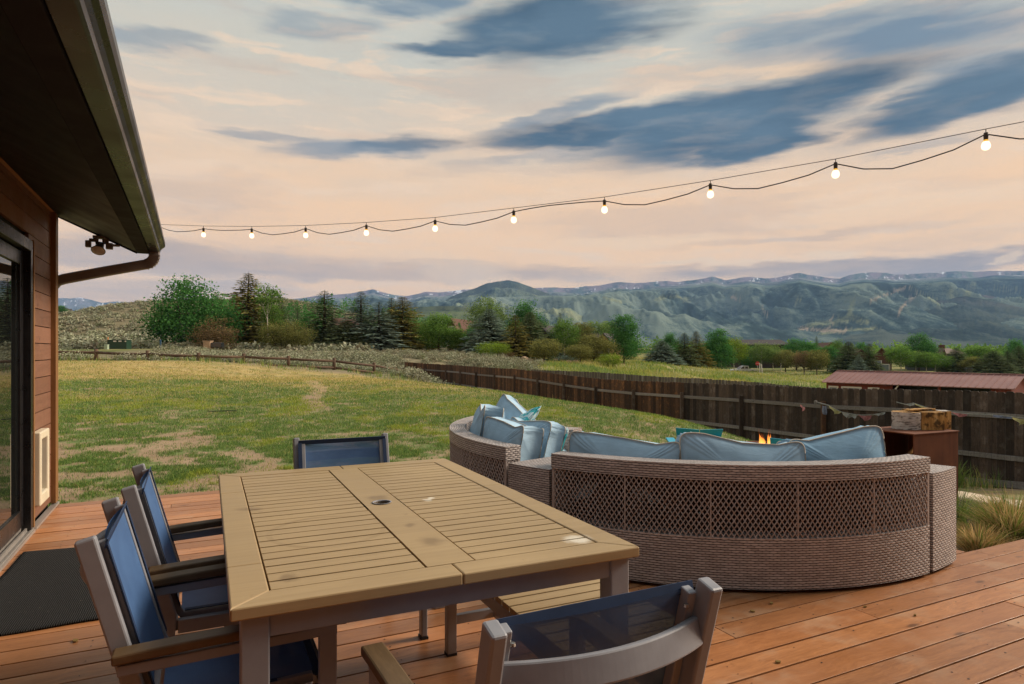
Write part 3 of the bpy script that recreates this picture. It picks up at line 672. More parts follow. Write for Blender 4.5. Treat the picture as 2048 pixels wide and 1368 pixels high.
# ------------------------------------------------------------------ deck (local axes: u along the boards, v away from the camera)
UW = -1.067                                           # house wall plane
V_END = 6.77
SC_U, SC_V = rot(-TH, 1.44, 5.49)[0], rot(-TH, 1.44, 5.49)[1]
def deck_right(v):
    if v < 2.50: return 8.5
    if v < 3.6: return 4.60 - (v - 2.55) * .9
    q = 2.12 ** 2 - (v - SC_V) ** 2
    return SC_U + math.sqrt(max(q, .8)) if v < SC_V + 2.0 else SC_U + .4
dk = MB(); pitch = .1455; v = -2.6 + .0; rr_ = random.Random(5); heads = []
nv = int((V_END + 2.6) / pitch); pitch = (V_END + 2.6) / nv
for i in range(nv):
    v0 = -2.6 + i * pitch; vc = v0 + pitch / 2; end = deck_right(vc) + rr_.uniform(-.01, .01)
    u = UW + .012 if vc > -1.5 else -4
    jt = u + rr_.choice([.9, 1.7, 2.5, 3.3, 4.1])
    while u < end - .02:
        e = min(jt, end)
        g = rr_.choice([.0075, .009, .0105])
        h = rr_.uniform(-.0012, .0012)
        dk.bar((u + .002, vc, -.019 + h), (e - .002, vc, -.019 + h), pitch - g, .038, rnd=rr_.random())
        if vc > .3:
            s = math.ceil((u + .05) / .4) * .4
            for q in (e - .025, u + .025): heads += [(q, vc - .035), (q, vc + .035)]
            while s < e - .04:
                heads += [(s + rr_.uniform(-.01, .01), vc - .038 + rr_.uniform(-.008, .008)), (s + rr_.uniform(-.01, .01), vc + .038 + rr_.uniform(-.008, .008))]; s += .4
        u = e; jt = e + rr_.choice([2.4, 3.2, 3.7])
for (q, vc) in heads:
    if rr_.random() < .4: continue
    n = 6; r = rr_.uniform(.0028, .0048)
    dk.add([(q + r * math.cos(2 * math.pi * k / n), vc + r * math.sin(2 * math.pi * k / n), .0018) for k in range(n)], [tuple(range(n))], 0, None, 1)
dk.bar((UW, V_END + .012, -.10), (SC_U + .45, V_END + .012, -.10), .022, .19, rnd=.4)
o = dk.build('deck', [M['deck'], M['black']], rz=TH, bevel=.0012)
tag(o, 'reddish cedar deck boards with dark gaps and screw heads', 'deck', None, 'structure')

# ------------------------------------------------------------------ house
house = empty('house', rot(TH, UW, 3.0), TH, 'timber clad house with dark eaves, brown gutter and black sliding glass door', 'house')
def hb(mb, name, mat, parent=house, **k):
    o = mb.build(name, mat, parent, loc=(-UW, -3.0, 0) if parent is house else None, **k)
    return o
D0, D1, DH = 2.55, 5.805, 2.12                        # door opening
wl = MB(); z = .045; rr_ = random.Random(2)
while z < 2.66:
    h = .1335; z1 = min(z + h, 2.70)
    spans = [(-2.5, 6.66)] if z > DH - .02 else [(-2.5, D0), (D1 + .02, 6.66)]
    if z < DH < z1: spans = [(-2.5, D0), (D1 + .02, 6.66)]
    for a, b in spans:
        c = a
        while c < b - .01:
            e = min(b, c + rr_.choice([1.4, 2.2, 3.1])) if b - a > 1 else b
            wl.box((UW - .0125 + rr_.uniform(-.001, .001), (c + e) / 2, z + h / 2), (.025, e - c - .002, h - .007), rnd=rr_.random()); c = e
    z += h
wl2 = MB()                                            # sheathing behind the boards, and the end walls
wl2.box((UW - .06, 6.2, 1.3), (.06, .98, 2.6)); wl2.box((UW - .06, 1.6 - 1.55, 1.3), (.06, 5.0, 2.6)); wl2.box((UW - .06, 4.2, 2.40), (.06, 3.3, .52))
wl2.box((-4.8, 6.72, 1.9), (7.4, .06, 4.2)); wl2.box((-4.8, -2.5, 1.9), (7.4, .06, 4.2)); wl2.box((-8.5, 2.1, 1.3), (.06, 9.2, 3.0))
sid = hb(wl, 'siding', M['siding'])
# boards run along v: grain follows
sid.data.materials.clear(); MS = mat_planks('horizontal cedar siding', (.155, .073, .043), (.25, .122, .075), (.2, .085, .05), gscale=(26, 1.6, 26), wear=.4, rough=.55); sid.data.materials.append(MS)
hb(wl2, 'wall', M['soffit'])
tr = MB(); tr.box((UW + .012, 6.715, 1.28), (.05, .11, 2.50), rnd=.3); tr.box((UW - .03, 6.785, 1.28), (.11, .026, 2.50), rnd=.6)
hb(tr, 'corner_trim', M['trim'], bevel=.003)
tr = MB(); tr.bar((UW + .018, -2.5, 2.506), (UW + .018, 6.65, 2.506), .03, .026, rnd=.5); hb(tr, 'top_trim', M['trim'])
tr = MB(); tr.box((UW + .012, D1 + .031, 1.08), (.045, .03, 2.10), rnd=.2); hb(tr, 'door_casing', M['trim'], bevel=.003)
fl = MB(); fl.box((UW + .022, (D1 + 6.77) / 2 + .02, .012), (.045, 6.77 - D1 - .02, .018)); hb(fl, 'flashing', M['metal_light'])
# roof: soffit slopes down and outwards, fascia, gutter
SO = [(UW - .05, 2.535), (-.43, 2.218)]
V0, V1 = -3.5, 6.87
def vs_prism(mb, poly, a, b, rnd=0.0, mi=0):
    n = len(poly); vs = [(x, a, z) for x, z in poly] + [(x, b, z) for x, z in poly]
    fs = [tuple(range(n)), tuple(range(2 * n - 1, n - 1, -1))] + [(k, n + k, n + (k + 1) % n, (k + 1) % n) for k in range(n)]
    mb.add(vs, fs, rnd, None, mi)
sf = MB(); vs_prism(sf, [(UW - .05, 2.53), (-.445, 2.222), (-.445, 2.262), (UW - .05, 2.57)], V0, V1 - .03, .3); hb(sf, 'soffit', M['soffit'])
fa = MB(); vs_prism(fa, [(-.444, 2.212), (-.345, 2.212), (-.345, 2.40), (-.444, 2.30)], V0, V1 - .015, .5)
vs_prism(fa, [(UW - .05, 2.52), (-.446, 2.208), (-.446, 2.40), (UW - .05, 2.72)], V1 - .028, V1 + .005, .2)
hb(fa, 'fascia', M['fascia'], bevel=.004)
rf = MB(); vs_prism(rf, [(-.33, 2.41), (-5.0, 4.72), (-9.2, 2.65), (-9.2, 2.58), (-5.0, 4.60), (-.33, 2.355)], V0 - .02, V1 + .02); hb(rf, 'roof', M['roof_dark'])
gt = MB(); prof = [(-.342, 2.36), (-.342, 2.225), (-.272, 2.225), (-.262, 2.235), (-.257, 2.255), (-.245, 2.272), (-.228, 2.284), (-.219, 2.300), (-.219, 2.335), (-.226, 2.338), (-.231, 2.332),
        (-.229, 2.302), (-.247, 2.290), (-.262, 2.270), (-.266, 2.245), (-.274, 2.233), (-.335, 2.233), (-.335, 2.36)]
n = len(prof); vsg = [(x, V0, z) for x, z in prof] + [(x, V1 + .03, z) for x, z in prof]
gt.add(vsg, [(k, n + k, n + (k + 1) % n, (k + 1) % n) for k in range(n)])
cap = prof[:10]; gt.add([(x, V1 + .03, z) for x, z in cap], [tuple(range(len(cap) - 1, -1, -1))])
gut = hb(gt, 'gutter', M['gutter'], bevel=.003)
ds = MB(); r = .042
path = [(-.305, 6.83, 2.235), (-.305, 6.83, 2.20)]
for k in range(1, 7):
    a = R(75) * k / 6; path.append((-.305 - .085 * (1 - math.cos(a)), 6.83 + .03 * k / 6, 2.20 - .085 * math.sin(a)))
path += [(-.7, 6.875, 2.035), (-1.0, 6.885, 1.955), (-1.06, 6.885, 1.93), (-1.10, 6.885, 1.87), (-1.11, 6.885, 1.75), (-1.11, 6.885, .1)]
ds.sweep(path, [(-r, -.8 * r), (-.8 * r, -r), (.8 * r, -r), (r, -.8 * r), (r, .8 * r), (.8 * r, r), (-.8 * r, r), (-r, .8 * r)], up=(0, 1, 0))
dso = hb(ds, 'downspout', M['downspout'])
rb = MB()
for k in range(1, 8):
    p0, p1 = Vector(path[k]), Vector(path[k + 1] if k < 7 else path[k]); q = Vector(path[k]); dd = (Vector(path[k + 1]) - Vector(path[k - 1])).normalized()
    r2 = r + .004
    rb.sweep([q - dd * .004, q + dd * .004], [(-r2, -r2), (r2, -r2), (r2, r2), (-r2, r2)], up=(0, 1, 0))
o = rb.build('elbow_rib', M['downspout'], dso)
# sliding door
dr = MB()
dr.box((UW - .055, D1 - .03, DH / 2), (.17, .06, DH)); dr.box((UW - .055, D0 + .03, DH / 2), (.17, .06, DH)); dr.box((UW - .055, (D0 + D1) / 2, DH - .04), (.17, D1 - D0 - .12, .08))
door = hb(dr, 'sliding_door', M['frame_black'], bevel=.004)
st = MB(); pn = [(4.16, 5.742, -.035), (2.615, 4.22, -.085)]
for a, b, du in pn:
    for e0, e1 in ((a, a + .08), (b - .085, b)): st.box((UW + du, (e0 + e1) / 2, 1.05), (.04, e1 - e0, 1.97))
    st.box((UW + du, (a + b) / 2, 1.98), (.04, b - a - .165, .10)); st.box((UW + du, (a + b) / 2, .125), (.04, b - a - .165, .13))
st.build('door_sash', M['frame_black'], door, bevel=.004)
for a, b, du in pn:
    g = MB(); g.box((UW + du, (a + b) / 2, 1.05), (.012, b - a - .16, 1.80)); g.build('pane', M['glass'], door)
sl = MB()
for du, hh in ((.0, .045), (-.035, .055), (-.07, .045), (.03, .03)): sl.box((UW + du, (D0 + D1) / 2, hh / 2), (.012, D1 - D0, hh))
sl.box((UW - .02, (D0 + D1) / 2, .012), (.13, D1 - D0 + .02, .022)); sl.build('door_track', M['metal_light'], door)
# pet door
pd = MB(); a, b, z0, z1, dp = 5.885, 6.225, .165, .715, .062
for (y0, y1, q0, q1) in ((a, a + .055, z0, z1), (b - .055, b, z0, z1), (a + .055, b - .055, z0, z0 + .085), (a + .055, b - .055, z1 - .06, z1)):
    pd.box((UW + dp / 2 + .001, (y0 + y1) / 2, (q0 + q1) / 2), (dp, y1 - y0, q1 - q0))
pet = hb(pd, 'pet_door', M['cream'], bevel=.010)
fp = MB()
nn = 9; vs = []
for i in range(nn):
    zz = z0 + .085 + (z1 - .06 - z0 - .085) * i / (nn - 1); bow = .012 * math.sin(i / (nn - 1) * 3.1) + .006 * math.sin(i * 1.9)
    vs += [(UW + .018 + bow, a + .055, zz), (UW + .018 + bow * .4, b - .055, zz)]
fp.add(vs, [(2 * i, 2 * i + 1, 2 * i + 3, 2 * i + 2) for i in range(nn - 1)]); fp.build('flap', M['flap'], pet, smooth=True)
bk = MB(); bk.box((UW + .004, (a + b) / 2, (z0 + z1) / 2), (.004, b - a - .10, z1 - z0 - .13)); bk.build('dark_backing', M['black'], pet)  # thin black sheet painting the dark behind the flap
# unseen house wing behind the viewpoint, added to hold back light 
wg = MB(); wg.box((3.5, -1.75, 1.9), (9.2, .12, 3.8)); hb(wg, 'wall', M['siding'])
# flood lamp under the rake of the eave
fm = empty('flood_lamp', rot(TH, -.735, 6.84, 2.345), TH, 'grey flood lamp hanging under the end of the eave', 'lamp')
b_ = MB(); b_.box((0, 0, -.012), (.10, .075, .024)); b_.tube([(-.02, 0, -.02), (-.02, 0, -.07)], .014); b_.tube([(.03, 0, -.02), (.03, 0, -.06)], .012); b_.build('mount', M['lamp_grey'], fm, bevel=.003)
b_ = MB(); b_.lathe([(.0, .075), (.032, .07), (.036, .02), (.05, .0), (.058, -.012), (.052, -.014)], 18); o = b_.build('lamp_head', M['lamp_grey'], fm, loc=(-.005, -.03, -.125), smooth=True); o.rotation_euler = (R(-38), R(8), 0)
g = MB(); g.lathe([(.052, -.014), (.035, -.024), (0, -.028)], 18); g.build('lamp_face', M['lamp_glass'], o, smooth=True)
b_ = MB(); b_.box((0, 0, 0), (.055, .05, .055)); b_.box((.05, 0, .01), (.06, .035, .02)); b_.box((-.03, 0, .045), (.05, .025, .06)); b_.build('motion_sensor', M['lamp_grey'], fm, loc=(.075, 0, -.085), bevel=.006)
b_ = MB(); b_.box((0, 0, 0), (.045, .05, .06)); b_.box((.035, 0, .035), (.06, .022, .03)); b_.build('junction_box', M['lamp_grey'], fm, loc=(-.085, 0, -.075), bevel=.006)

# ------------------------------------------------------------------ door mat
mm = MB(); nx_, ny_ = 26, 40; rr_ = random.Random(8)
vs, fs = [], []
for j in range(ny_ + 1):
    for i in range(nx_ + 1):
        u_, v_ = i / nx_, j / ny_
        x = -.425 + .85 * u_; y = -.72 + 1.44 * v_
        edge = min(u_, 1 - u_, v_ * 1.7, (1 - v_) * 1.7)
        zz = .012 + .005 * math.sin(x * 7 + 1) * math.sin(y * 5) * (1 if edge < .2 else .3)
        vs.append((x, y + .012 * math.sin(x * 9), zz))
for j in range(ny_):
    for i in range(nx_):
        k = j * (nx_ + 1) + i; fs.append((k, k + 1, k + nx_ + 2, k + nx_ + 1))
mm.add(vs, fs); o = mm.build('door_mat', M['mat'], loc=rot(TH, -.575, 4.47, 0), rz=TH - R(1.5), smooth=True)
md_ = o.modifiers.new('Solidify', 'SOLIDIFY'); md_.thickness = .009
tag(o, 'black ribbed rubber door mat on the deck by the sliding door', 'door mat')

# ------------------------------------------------------------------ dining table
TW, TL, TZ = 1.088, 1.715, .755
tc = rot(R(25.0), .587, 2.408); tab = empty('dining_table', tc, R(25.0), 'rectangular patio table with slatted khaki top, centre board and umbrella hole', 'table')
bw, th = .088, .030; hx, hy = TW / 2, TL / 2
fr = MB(); zt, zb_ = TZ, TZ - th
def quadslab(mb, pts, rnd): mb.prism(pts, zb_, zt, rnd)
g_ = .0012
quadslab(fr, [(-hx, -hy), (-g_, -hy), (-g_, -hy + bw), (-hx + bw, -hy + bw)], .2)
quadslab(fr, [(g_, -hy), (hx, -hy), (hx - bw, -hy + bw), (g_, -hy + bw)], .7)
quadslab(fr, [(hx, hy), (g_, hy), (g_, hy - bw), (hx - bw, hy - bw)], .4)
quadslab(fr, [(-g_, hy), (-hx, hy), (-hx + bw, hy - bw), (-g_, hy - bw)], .1)
for s, (ya, yb) in ((-1, (-hy, hy)), (1, (-hy, hy))):
    xs_ = (s * hx, s * (hx - bw))
    cuts = [-hy, -.55, .42, hy] if s < 0 else [-hy, .12, hy]
    for q in range(len(cuts) - 1):
        y0_, y1_ = cuts[q], cuts[q + 1]
        a0_ = y0_ + (bw if q == 0 else g_); a1_ = y1_ - (bw if q == len(cuts) - 2 else g_)
        o0 = y0_ + (.0018 if q == 0 else g_); o1 = y1_ - (.0018 if q == len(cuts) - 2 else g_)
        pts = [(xs_[0], o0), (xs_[0], o1), (xs_[1], a1_), (xs_[1], a0_)]
        if s < 0: pts = pts[::-1]
        quadslab(fr, pts, random.Random(q + s * 5 + 9).random())
fr.build('top_frame', M['table'], tab, bevel=.004)
cb = .066
for s in (-1, 1):
    sl = MB(); n = 25; inner = TL - 2 * bw - .006; p_ = inner / n
    for k in range(n):
        y = -inner / 2 + p_ * (k + .5); x0, x1 = (cb + .0055, hx - bw - .004)
        sag = .0003 * math.sin(k * 2.1)
        sl.box((s * (x0 + x1) / 2, y, TZ - .0122 + sag), (x1 - x0, p_ - .0078, .02), rnd=random.Random(k * 3 + s).random())
    sl.build('slat_panel', M['table'], tab, bevel=.0008)
ut = MB(); ut.box((0, 0, TZ - .034), (TW - 2 * bw + .02, TL - 2 * bw + .02, .006)); ut.build('gap_shade', M['void'], tab)  # black sheet painting shade into the slat gaps, not a table part
# centre board with a round hole
cbm = MB(); n = 24; hr = .031; L2 = inner / 2
ring = [(hr * math.cos(2 * math.pi * k / n), hr * math.sin(2 * math.pi * k / n)) for k in range(n)]
outr = []
for x, y in ring:
    a = max(abs(x), abs(y)); outr.append((x / a * cb, y / a * cb))
vs = [(x, y, TZ - .0008) for x, y in ring] + [(x, y, TZ - .0008) for x, y in outr] + [(x, y, TZ - .02) for x, y in ring]
fs = [(k, n + k, n + (k + 1) % n, (k + 1) % n) for k in range(n)] + [(2 * n + k, k, (k + 1) % n, 2 * n + (k + 1) % n) for k in range(n)]
cbm.add(vs, fs, .45)
for s in (-1, 1):
    y0_, y1_ = s * cb, s * L2
    cbm.box((0, (y0_ + y1_) / 2, TZ - .0108), (2 * cb, abs(y1_ - y0_), .02), rnd=.45)
cbm.build('centre_board', M['table'], tab)
hrg = MB(); hrg.lathe([(.031, -.03), (.031, .0022), (.036, .0026), (.036, .0018)], 24, (0, 0, TZ)); hrg.build('umbrella_ring', M['taupe'], tab, smooth=True)
hrg = MB(); hrg.lathe([(0, TZ - .028), (.031, TZ - .028), (.031, TZ - .02)], 16); hrg.build('hole_cup', M['void'], tab)
ap = MB(); az_, ah = TZ - th - .029, .056; ins = .022
for s in (-1, 1):
    ap.box((0, s * (hy - ins - .018), az_), (TW - 2 * ins - .12, .022, ah)); ap.box((s * (hx - ins - .018), 0, az_), (.022, TL - 2 * ins - .12, ah))
ap.bar((0, -hy + .05, TZ - .055), (0, hy - .05, TZ - .055), .1, .03)
ap.build('apron', M['taupe'], tab, bevel=.003)
for sx in (-1, 1):
    for sy in (-1, 1):
        lg = MB(); lg.box((sx * (hx - ins - .031), sy * (hy - ins - .031), (TZ - th) / 2 - .001), (.062, .062, TZ - th - .002)); lg.build('leg', M['taupe'], tab, bevel=.004)

# ------------------------------------------------------------------ sling chairs
def make_chair():
    root = empty('sling_chair', (0, 0, 0), 0, 'x', 'chair', 'navy sling chairs round the patio table')
    bp = lambda z: -.165 - (z - .44) * .27 if z > .44 else -.165           # back line: y at height z
    for s in (-1, 1):
        lg = MB(); x = s * .225
        lg.sweep([(x, -.205, 0.012), (x, -.185, .22), (x, bp(.44), .44), (x, bp(.66), .66), (x, bp(.88), .88)], [(-.0145, -.022), (.0145, -.022), (.0145, .022), (-.0145, .022)], up=(0, 1, .2))
        o = lg.build('back_post', M['taupe'], root, bevel=.005)
        f = MB(); f.box((x, -.205, .006), (.036, .05, .012)); f.build('foot_cap', M['black'], o)
        lg = MB(); lg.box((s * .272, .262, .30), (.028, .045, .575)); o = lg.build('front_leg', M['taupe'], root, bevel=.004)
        f = MB(); f.box((s * .272, .262, .006), (.034, .052, .012)); f.build('foot_cap', M['black'], o)
        am = MB(); am.bar((s * .262, -.215, .576), (s * .272, .285, .590), .030, .026); am.build('arm_support', M['taupe'], root, bevel=.003)
        pts = []
        for k in range(9):
            q = k / 8; pts.append((s * (.262 + .010 * q), -.225 + .535 * q, .606 + .020 * math.sin(q * 2.4) * .6))
        aw = MB(); aw.sweep(pts, [(-.027, -.012), (.027, -.012), (.027, .012), (-.027, .012)], rnd=.3 + .3 * s); aw.build('armrest', M['arm_wood'], root, bevel=.005)
        ir = MB(); x = s * .196
        ir.sweep([(x, .235, .437), (x, .0, .426), (x, -.125, .428), (x, -.145, .46)] + [(x, bp(z) + .022, z) for z in (.52, .66, .78, .865)], [(-.010, -.013), (.010, -.013), (.010, .013), (-.010, .013)], up=(0, .5, 1))
        o = ir.build('sling_rail', M['taupe'], root, bevel=.003)
        sc_ = MB()
        for z in (.835, .62):
            sc_ = MB(); sc_.lathe([(0, .006), (.005, .005), (.006, 0)], 8, (s * .184, bp(z) + .008, z)); sc_.build('screw', M['screw'], o)
    br = MB(); pts = []
    for k in range(33):
        q = -1 + 2 * k / 32; pts.append((.212 * q, bp(.785) - .004 - .045 * (1 - q * q), .785))
    br.sweep(pts, [(-.009, -.026), (.009, -.026), (.009, .026), (-.009, .026)], up=(0, .25, 1)); br.build('back_rail', M['taupe'], root, bevel=.004)
    sf_ = MB()
    sf_.bar((-.255, .262, .405), (.255, .262, .405), .03, .045); sf_.bar((-.21, -.155, .40), (.21, -.155, .40), .03, .035)
    for s in (-1, 1): sf_.bar((s * .225, -.14, .405), (s * .235, .25, .405), .028, .045)
    sf_.build('seat_frame', M['taupe'], root, bevel=.003)
    # slings
    def sheet(prof, hw, bow, name, nx=10):
        mb = MB(); vs = []; m = len(prof)
        for (y, z, b) in prof:
            for i in range(nx + 1):
                q = -1 + 2 * i / nx; vs.append((hw * q, y - b[0] * (1 - q * q) * bow, z - b[1] * (1 - q * q) * bow))
        mb.add(vs, [(j * (nx + 1) + i, j * (nx + 1) + i + 1, (j + 1) * (nx + 1) + i + 1, (j + 1) * (nx + 1) + i) for j in range(m - 1) for i in range(nx)])
        return mb.build(name, M['sling'], root, smooth=True)
    bs = sheet([(bp(z) + .036, z, (.018, 0)) for z in (.46, .52, .6, .68, .76, .82, .862)], .219, 1, 'back_sling')
    ss = sheet([(y, .442 - .006 * math.sin((y + .15) * 8), (0, .016)) for y in (-.13, -.05, .03, .11, .19, .25)], .200, 1, 'seat_sling')
    hm = MB(); hm.bar((-.219, bp(.862) + .037, .862), (.219, bp(.862) + .037, .862), .004, .022, up=(0, .25, 1))
    for s in (-1, 1): hm.bar((s * .212, bp(.47) + .039, .47), (s * .212, bp(.86) + .039, .86), .018, .0025, up=(0, 1, .27))
    hm.build('hem', M['hem'], bs)
    hm = MB(); hm.bar((-.2, .250, .441), (.2, .250, .441), .02, .006)
    for s in (-1, 1): hm.bar((s * .194, -.12, .445), (s * .194, .25, .444), .018, .003)
    hm.build('hem', M['hem'], ss)
    return root
ch = make_chair(); first = True
for (u, v, a, lab) in ((.035, 2.03, TT - R(90), 'nearer of the two blue backed sling chairs on the house side of the table'),
                       (.062, 2.665, TT - R(90) + R(1), 'farther of the two blue backed sling chairs on the house side of the table'),
                       (.640, 1.235, TT + R(1), 'sling chair seen from behind at the near end of the table'),
                       (.648, 3.150, TT + R(179.5), 'sling chair facing the camera at the far end of the table, lawn behind it')):
    o = ch if first else copy_tree(ch); first = False
    o.location = rot(TT, u, v); o.rotation_euler = (0, 0, a); o['label'] = lab

# ------------------------------------------------------------------ bench
bn = empty('bench', rot(TT, 1.185, 2.19), TT, 'slatted khaki bench on grey legs beside the table', 'bench')
bt = MB(); n = 19; bl, bwid = 1.18, .46; p_ = bl / n
for k in range(n): bt.box((0, -bl / 2 + p_ * (k + .5), .429), (bwid, p_ - .009, .02), rnd=random.Random(k + 77).random())
bt.build('slat_panel', M['table'], bn, bevel=.0015)
bf = MB()
for s in (-1, 1): bf.bar((s * (bwid / 2 - .016), -bl / 2, .395), (s * (bwid / 2 - .016), bl / 2, .395), .032, .05)
for s in (-1, 1): bf.bar((-bwid / 2 + .03, s * (bl / 2 - .02), .395), (bwid / 2 - .03, s * (bl / 2 - .02), .395), .032, .05)
bf.build('seat_frame', M['taupe'], bn, bevel=.003)
for sy in (-1, 1):
    for sx in (-1, 1):
        lg = MB(); lg.box((sx * (bwid / 2 - .02), sy * .485, .19), (.042, .042, .365)); o = lg.build('leg', M['taupe'], bn, bevel=.003)
        f = MB(); f.box((sx * (bwid / 2 - .02), sy * .485, .006), (.044, .044, .012)); f.build('foot_cap', M['black'], o)
sb = MB()
for sy in (-1, 1): sb.bar((-bwid / 2 + .04, sy * .485, .150), (bwid / 2 - .04, sy * .485, .150), .025, .04)
sb.bar((0, -.47, .150), (0, .47, .150), .025, .036); sb.build('stretcher', M['taupe'], bn, bevel=.003)
# ------------------------------------------------------------------ curved wicker sofa
SX, SY, SR = 1.44, 5.49, 1.955
def arc_solid(mb, r0, r1, z0, z1, a0, a1, n=40, skip=()):
    """curved block; UVs in metres so the weave keeps its size"""
    A_ = [a0 + (a1 - a0) * k / n for k in range(n + 1)]
    p = lambda r, a, z: (r * math.cos(a), r * math.sin(a), z)
    for k in range(n):
        a, b = A_[k], A_[k + 1]
        if 'o' not in skip: mb.add([p(r1, a, z0), p(r1, b, z0), p(r1, b, z1), p(r1, a, z1)], [(0, 1, 2, 3)], 0, [[(r1 * a, z0), (r1 * b, z0), (r1 * b, z1), (r1 * a, z1)]])
        if 'i' not in skip: mb.add([p(r0, b, z0), p(r0, a, z0), p(r0, a, z1), p(r0, b, z1)], [(0, 1, 2, 3)], 0, [[(r0 * b, z0), (r0 * a, z0), (r0 * a, z1), (r0 * b, z1)]])
        mb.add([p(r1, a, z1), p(r1, b, z1), p(r0, b, z1), p(r0, a, z1)], [(0, 1, 2, 3)], 0, [[(r1 * a, r1), (r1 * b, r1), (r1 * b, r0), (r1 * a, r0)]])
        mb.add([p(r0, a, z0), p(r0, b, z0), p(r1, b, z0), p(r1, a, z0)], [(0, 1, 2, 3)], 0, [[(r1 * a, r0), (r1 * b, r0), (r1 * b, r1), (r1 * a, r1)]])
    for a, fl_ in ((a0, 0), (a1, 1)):
        q = [p(r0, a, z0), p(r1, a, z0), p(r1, a, z1), p(r0, a, z1)]; uv = [(r0, z0), (r1, z0), (r1, z1), (r0, z1)]
        if fl_: q, uv = q[::-1], uv[::-1]
        mb.add(q, [(0, 1, 2, 3)], 0, [uv])
HA = R(34.4)
def lattice(mb, r, z0, z1, a0, a1, dx=.0285, dz=.043, w=.0070, t=.004):
    hgt = z1 - z0; run = hgt * dx / dz
    for s in (-1, 1):
        x = r * a0 - run; k = 0
        while x < r * a1 + run:
            pts = []; n = int(hgt / (dz / 4))
            for q in range(n + 1):
                f = q / n; xx = x + s * (run * f) + (run if s < 0 else 0); a = xx / r
                if a0 <= a <= a1:
                    rr_ = r + s * .0028 * math.cos(2 * math.pi * f * hgt / dz + k * math.pi)
                    pts.append((rr_ * math.cos(a), rr_ * math.sin(a), z0 + f * hgt))
            if len(pts) > 1:
                c = Vector((pts[0][0], pts[0][1], 0)).normalized()
                mb.sweep(pts, [(-w / 2, -t / 2), (w / 2, -t / 2), (w * .3, t / 2), (-w * .3, t / 2)], up=c, rnd=.5, caps=False)
            x += dx; k += 1
def make_section():
    root = empty('wicker_sofa', (SX, SY, 0), 0, 'x', 'sofa', 'curved wicker sofa sections')
    b = MB(); arc_solid(b, 1.02, SR, .022, .302, -HA, HA, 44); b.build('woven_base', M['wicker'], root)
    b = MB(); arc_solid(b, SR - .125, SR + .004, .612, .700, -HA, HA, 44); b.build('back_rim', M['wicker'], root, bevel=.012)
    b = MB(); lattice(b, SR - .004, .300, .615, -HA + .006, HA - .006); b.build('lattice', M['strand'], root)
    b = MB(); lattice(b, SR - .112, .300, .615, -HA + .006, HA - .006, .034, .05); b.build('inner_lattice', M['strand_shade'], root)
    b = MB(); arc_solid(b, SR - .126, SR - .121, .300, .614, -HA + .004, HA - .004, 30); b.build('liner', M['wicker_shade'], root)
    for a in (-HA + .006, -.36, -.12, .12, .36, HA - .006):
        b = MB(); c, s = math.cos(a), math.sin(a)
        wd = .018 if abs(a) > .5 else .007
        b.bar((c * (SR - .006), s * (SR - .006), .300), (c * (SR - .006), s * (SR - .006), .614), wd, .010, up=(c, s, 0)); 
        if abs(a) > .5: b.bar((c * (SR - .115), s * (SR - .115), .300), (c * (SR - .115), s * (SR - .115), .614), .018, .018, up=(c, s, 0))
        b.build('upright', M['strand'], root)
    for sgn in (-1, 1):
        b = MB(); a = sgn * (HA - .004); c, s = math.cos(a), math.sin(a); dz = .052; z = .30 - .06
        while z < .61:
            for (ra, rb) in ((SR - .115, SR - .008), (SR - .008, SR - .115)):
                for off in (0, dz / 2):
                    q0, q1 = z + off, z + off + .085
                    if q1 > .305 and q0 < .61:
                        f0 = max(0, (.302 - q0) / .085); f1 = min(1, (.612 - q0) / .085)
                        r0_, r1_ = ra + (rb - ra) * f0, ra + (rb - ra) * f1
                        b.bar((c * r0_, s * r0_, q0 + .085 * f0), (c * r1_, s * r1_, q0 + .085 * f1), .008, .004, up=(-s, c, 0))
            z += dz
        b.build('end_lattice', M['strand'], root)
    for a in (-HA + .06, HA - .06):
        for r_ in (1.08, SR - .06):
            b = MB(); b.lathe([(.0, 0), (.022, 0), (.022, .024)], 10, (r_ * math.cos(a), r_ * math.sin(a), 0)); b.build('foot', M['black'], root)
    return root
sec = make_section(); sec.rotation_euler = (0, 0, R(266.5)); sec['label'] = 'curved wicker sofa with open lattice back turned to the camera'
s2 = copy_tree(sec); s2.rotation_euler = (0, 0, R(186.5)); s2['label'] = 'curved wicker sofa further left, seen end-on and heaped with blue pillows'
def wedge(a0, a1, label, tray=False):
    root = empty('wicker_side_table', (SX, SY, 0), R((a0 + a1) / 2), label, 'side table', 'wedge shaped wicker side tables')
    h = R(a1 - a0) / 2
    b = MB(); arc_solid(b, 1.0, SR - .004, .02, .598, -h, h, 6); b.build('woven_body', M['wicker'], root, bevel=.006)
    for a in (-h * .7, h * .7):
        f = MB(); f.lathe([(0, 0), (.02, 0), (.02, .022)], 10, ((SR - .08) * math.cos(a), (SR - .08) * math.sin(a), 0)); f.build('foot', M['black'], root)
    if tray:
        b = MB(); c, s = math.cos(h), math.sin(h); o_ = Vector((-s, c, 0)); rd = Vector((c, s, 0))
        b.box((0, 0, 0), (.15, .10, .008), Matrix((rd, o_, (0, 0, 1))).transposed()); 
        for i in range(len(b.v)): b.v[i] = tuple(Vector(b.v[i]) + rd * 1.33 - o_ * .042 + Vector((0, 0, .604)))
        k = len(b.v); b.box((0, 0, 0), (.15, .008, .075), Matrix((rd, o_, (0, 0, 1))).transposed())
        for i in range(k, len(b.v)): b.v[i] = tuple(Vector(b.v[i]) + rd * 1.33 + o_ * .0045 + Vector((0, 0, .570)))
        b.build('tray_clip', M['lamp_grey'], root, bevel=.004)
    return root
wedge(221.4, 231.5, 'low wicker wedge table between the two sofas')
